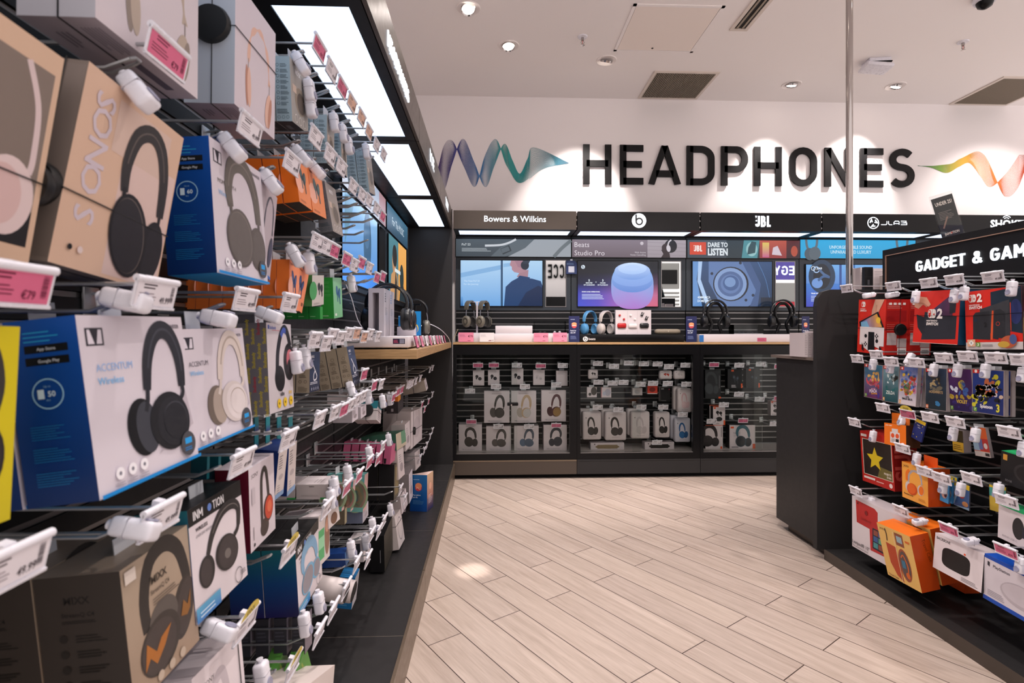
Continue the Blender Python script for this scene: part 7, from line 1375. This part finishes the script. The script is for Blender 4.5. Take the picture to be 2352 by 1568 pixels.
bk = lambda c1, c2, c3: (lambda C: (C.F().rect(0, .82, 1, 1, '#d8b82c'), C.F().ell(.5, .35, .36, .2, c2), C.F().ell(.4, .42, .14, .12, c3), C.F().ell(.65, .3, .15, .1, '#3a2c40')))
packR('story_card', 'light blue story card in front of its stack', (2161, 1090), (2181, 1098), (2182, 1159), 'r', .005, '#3f8fc8', '#2a6a9c', bk(0, '#c8a89c', '#b04a3c'), cat='card', behind=2, bl='light blue story card, %s in its stack', gap=.01, pl=1.76)
packR('story_card', 'pale blue story card with a red and navy picture', (2192, 1103), (2227, 1116), (2228, 1174), 'r', .005, '#8fb4d0', '#4a4a54', lambda C: (C.F().rect(0, .8, 1, 1, '#d8b82c'), C.F().poly([(0, 0), (1, .1), (1, .8), (.4, .8)], '#3a5a8c'), C.F().ell(.5, .5, .2, .12, '#a8302c'), C.F().ell(.75, .2, .2, .1, '#c08858')), cat='card', pl=1.79)
packR('story_card', 'teal and yellow story card below the black camera carton', (2272, 1110), (2310, 1119), (2308, 1180), 'r', .005, '#c0a43c', '#6a6a4a', lambda C: (C.F().rect(0, .55, 1, 1, '#4a9a90'), C.F().rect(0, .88, 1, 1, '#d8b82c'), C.F().ell(.6, .4, .2, .12, '#c87888')), cat='card', pl=1.79)
packR('controller_box', 'white carton with green top and black game grip', (2294, 1158), (2410, 1206), (2297, 1235), 'l', .07, '#d6ccd0', '#b8b0b2', lambda C: (C.F().ell(.42, .52, .12, .32, '#2a282a'), C.F().rect(.5, .3, 1, .62, '#2a2c38'), C.F().rect(.55, .36, 1, .58, '#6a7ca0'), C.F().text('KISHI USB C', .1, .1, .06, '#a8a0a4', 'l', 0)), top='#2a9a60', pl=1.72)
# --- bottom row
def a_lexi(C):
    F = C.F(); F.poly([(.10, .52), (.08, .95), (.46, .93), (.52, .88), (.52, .5)], '#b02424'); F.poly([(.38, .12), (.36, .55), (.42, .6), (.95, .62), (.97, .16)], '#b02c2c'); F.rect(.42, .18, .93, .56, '#1e2430')
    for i in range(5):
        for j in range(3): F.rect(.44 + i * .098, .21 + j * .115, .525 + i * .098, .305 + j * .115, ('#4a8a8c', '#3a5a8c', '#8a4a3c', '#5a9a7c', '#6a6a9c', '#c8c4cc')[(i * 2 + j) % 6])
    F.circ(.3, .78, .03, '#7a1418'); F.circ(.13, .9, .012, '#3a0a0c'); F.text('Lexibook', .2, .62, .05, '#7a1a1c', 'l', .0); F.text('Lexipad® 10"', .02, .09, .06, '#2a262a', 'l', .01); F.text('The edutainment tablet', .02, .03, .035, '#4a464a', 'l', .0, sx=.9); C.T().lines(.1, .2, .9, .8, 8, '#b0a6ac', .2)
packR('tablet_box', 'white carton lettered Lexipad with a red tablet case', (1957, 1137), (2078, 1190), (1957, 1253), 'l', .09, '#d4cace', '#c2b8bc', a_lexi, top='#c0b6bc', pl=1.69)
def a_ycase(C):
    F = C.F(); F.rect(0, 0, 1, 1, '#eabd6a'); F.text('yoto', .06, .90, .05, '#5a3410', 'l', .02); F.poly([(.18, .68), (.2, .3), (.34, .1), (.52, .02), (.48, .66)], '#b8441a'); F.rect(.52, .72, .76, .95, '#8a4a34'); F.rect(.56, .78, .72, .9, '#9ab4bc')
    F.ell(.66, .38, .17, .30, '#a04a2c', 0); F.ell(.67, .38, .14, .26, '#5a4a48'); F.curve([(.58, .5), (.66, .56), (.74, .4), (.72, .24)], .03, '#d8651c'); F.rect(.58, .32, .68, .46, '#3a7898'); F.ell(.70, .2, .06, .06, '#d8651c'); F.curve([(.24, .95), (.26, .84), (.24, .72)], .03, '#4a2814'); F.text('Travel Case', .06, .03, .035, '#5a3410', 'l', .02); F.rect(.82, .84, .94, .875, '#d8651c'); F.rect(.48, .0, .495, .95, '#f0dcb0'); C.Rt().text('Travel Case', .55, .9, .06, '#6a2808', 'l', 0, rot=-80)
o, C = packR('case_box', 'yellow and orange carton lettered yoto Travel Case tipping forward', (2013.5, 1199), (2089.4, 1232), (2114, 1360), 'r', .075, '#eabd6a', '#b8430e', a_ycase, top=OG, pl=1.615)
c = clone(o); c.matrix_world = o.matrix_world @ Matrix.Translation((0, .085, .01)); tag(c, 'second orange Travel Case carton hanging behind the first', 'box')
packR('case_box', 'third orange carton hanging deep behind the white carton', (2160, 1238), (2215, 1262), (2215, 1362), 'r', .06, OD, '#a83c0c', None, pl=1.90, top=OG)
packR('controller_box', 'white carton lettered BACKBONE with a black case picture', (2148.6, 1222), (2260.8, 1273.5), (2254.7, 1362), 'r', .085, '#d8ced2', '#1c1a1c', lambda C: (C.F().text('BACKBONE', .04, .85, .07, '#2a282a', 'l', .04, sx=.85), C.F().poly([(.22 + .29 * (abs(math.cos(t)) ** .5) * (1 if math.cos(t) > 0 else -1) + .25, .46 + .27 * (abs(math.sin(t)) ** .5) * (1 if math.sin(t) > 0 else -1)) for t in [2 * math.pi * i / 48 for i in range(48)]], '#1c1a1c'), C.F().rect(.62, .74, .66, .79, '#d8552c'), C.F().lines(.6, .05, .95, .16, 3, '#6a6468', .35), C.T().lines(.2, .2, .6, .5, 3, '#a8a0a4', .2)), top='#cfc5ca', pl=1.69)
packR('controller_box', 'white carton with blue top and foot lettered PlayStation', (2262, 1270), (2400, 1338), (2262, 1374), 'l', .09, '#cfc8d0', '#0d3f9c', lambda C: (C.F().rect(0, 0, 1, .09, '#0f47a8'), C.F().rect(0, .92, 1, 1, '#0f47a8'), C.F().text('PlayStation', .16, .78, .06, '#3a3844', 'l', .02), C.F().poly([(.06, .78), (.10, .76), (.10, .86), (.06, .87)], '#2a2834'), C.F().ell(.66, .44, .36, .24, '#b4acb4'), C.F().ell(.66, .46, .33, .2, '#c4bcc4'), C.F().lines(.08, .14, .4, .28, 4, '#8a8490', .3)), top='#0f47a8', pl=1.69)

# --- hooks and locks of the gondola
RLX = 1.70
hooks('R', 'the top row of the gondola', [(1943, 657), (2050, 651), (2131, 643), (2190, 635), (2278, 628)], RLX, XRP, None)
hooks('R', 'the row over the game cases', [(1967, 818), (2011, 808), (2045, 824), (2103, 826), (2166, 815), (2220, 811), (2285, 814), (2345, 818)], RLX, XRP, None)
hooks('R', 'the row over the star lamp carton', [(2026, 930), (1961, 964), (2083, 944, 'Y'), (2134, 951), (2192, 962), (2315, 984)], RLX, XRP, None)
hooks('R', 'the row over the story cards', [(2071, 1023), (2122, 1076), (2161, 1091), (2229, 1091), (2309, 1142)], RLX, XRP, None)
hooks('R', 'the bottom row of the gondola', [(1964, 1122), (2067, 1166), (2177, 1208, 'p'), (2308, 1257, 'p')], 1.66, XRP, None)
RK = 1.725
locks('R', 'the red console cartons', [(1995.5, 678, 80, 0), (2049, 677, 80, 0), (2103, 682), (2192, 680), (2214, 674), (2323.5, 663)], RK, None)
locks('R', 'the game cases', [(2005, 837), (2045, 844), (2089, 824, -150, 0), (2144.5, 850), (2199, 851), (2263, 852), (2349, 861)], RK, None)
locks('R', 'the lamp and story card rows', [(2072, 965, 30, -20), (2005, 1002), (2189, 997), (2240, 999), (2350, 1032), (2105, 1055), (2166, 1118), (2206.5, 1124), (2293, 1127), (2001, 1155)], RK, None)
locks('R', 'the bottom gondola row', [(2112, 1198, 80, 10), (2228, 1243, 80, 10), (2344, 1298)], 1.68, None)

# --- sign on top, goods on the upper deck and side counter
Y0 = 2.34; A = atY(2136, 452, Y0); B2 = atY(2188, 436, Y0); D = atY(2180, 545, Y0); u = (B2 - A).normalized(); v = (A - D); v = (v - u * v.dot(u)); hh = v.length; v.normalize(); ww = (B2 - A).length
M = basis(u, u.cross(v), v, (A + B2) / 2 - v * hh); t = empty('acrylic_sign', M, 'tilted black sign reading UNDER 25? on top of the gondola', 'sign')
mb = MB(); mb.box(-ww / 2, 0, 0, ww / 2, .003, hh, ACRYL); mb.box(-ww / 2, .006, 0, ww / 2, .009, hh, ACRYL); mb.build('acrylic_holder', t, I4)
mb = MB(); mb.box(-ww * .46, .0035, .002, ww * .46, .0055, hh * .93, CARD, '#1a1716'); F = Face(mb, lambda a, b, e: (a - ww * .46, .0035 - e, b), ww * .92, hh * .93); F.text('UNDER 25?', .5, .80, .085, '#e2d4cc', 'c', .03, sx=.72); F.lines(.14, .45, .86, .66, 6, '#8a7c76', .25); F.band([(.18, .24), (.5, .5)], .07, '#8a6a5c'); F.rect(0, 0, 1, .2, '#0e0d0e'); F.text('INMOTION', .5, .06, .06, '#e2d4cc', 'c', .02, sx=.85); F.circ(.475, .092, .04, '#b8584c'); mb.build('insert', t, I4)
DZ = 1.336
def deck(px0, px1, ytop, y, dep, fr, sd, art, name, label, cat='box', base=DZ):
    A = atY(px0, 650, y); B2 = atY(px1, 650, y); zt = atY(px0, ytop, y).z; C = Carton(B2.x - A.x, zt - base, dep, fr, sd); art and art(C)
    return put(C, Matrix.Translation(((A.x + B2.x) / 2, y, base)), name, label, cat)
ln = lambda C: C.F().lines(.08, .08, .92, .92, 14, '#8f858a', .3)
deck(1957, 1974, 616, 2.80, .02, '#d8cdd0', '#c0b6b8', None, 'charger_box', 'narrow pinkish white carton behind the chrome pole on the deck')
deck(1976, 1996, 614, 2.74, .06, '#cfc5c6', '#bdb3b4', ln, 'charger_box', 'white printed carton left of the black charger on the deck')
deck(2006, 2040, 616, 2.74, .06, '#cdc3c6', '#bdb3b4', ln, 'charger_box', 'white printed carton right of the black charger on the deck')
deck(2030, 2050, 632, 2.70, .03, '#c8bebc', '#b0a6a4', ln, 'charger_box', 'low white carton at the gondola sign edge on the deck')
deck(1986, 2005, 613, 2.70, .02, '#17171a', '#101012', lambda C: (C.F().rect(0, .60, 1, .62, '#2c2c30'), C.F().rect(.35, .3, .6, .5, '#4a4a50')), 'charger_box', 'slim black carton standing between white cartons on the deck')
for i, (a, b) in enumerate(((1848, 1856), (1857, 1865), (1866, 1874))):
    deck(a, b, 764, 2.72, .14, '#d2c8cb', '#c2b8bb', lambda C: C.F().lines(.1, .1, .9, .95, 12, '#b0a4a8', .4), 'phone_box', 'slim white carton on the side counter, %s from the left' % ORD[i], base=1.0005)
deck(1875, 1884, 760, 2.71, .10, '#d2c8cb', '#c2b8bb', lambda C: (C.F().rect(.05, .35, .95, .75, '#2c2826'), C.F().ell(.6, .5, .3, .1, '#8a6a5c')), 'phone_box', 'white carton with dark window on the side counter', base=1.0005)
deck(1883, 1893, 690, 2.69, .02, '#d8ced2', '#c8bec2', lambda C: C.F().rect(0, .80, 1, .81, '#a89ea2'), 'display_block', 'tall narrow white display block against the gondola end panel', cat='block', base=1.0005)
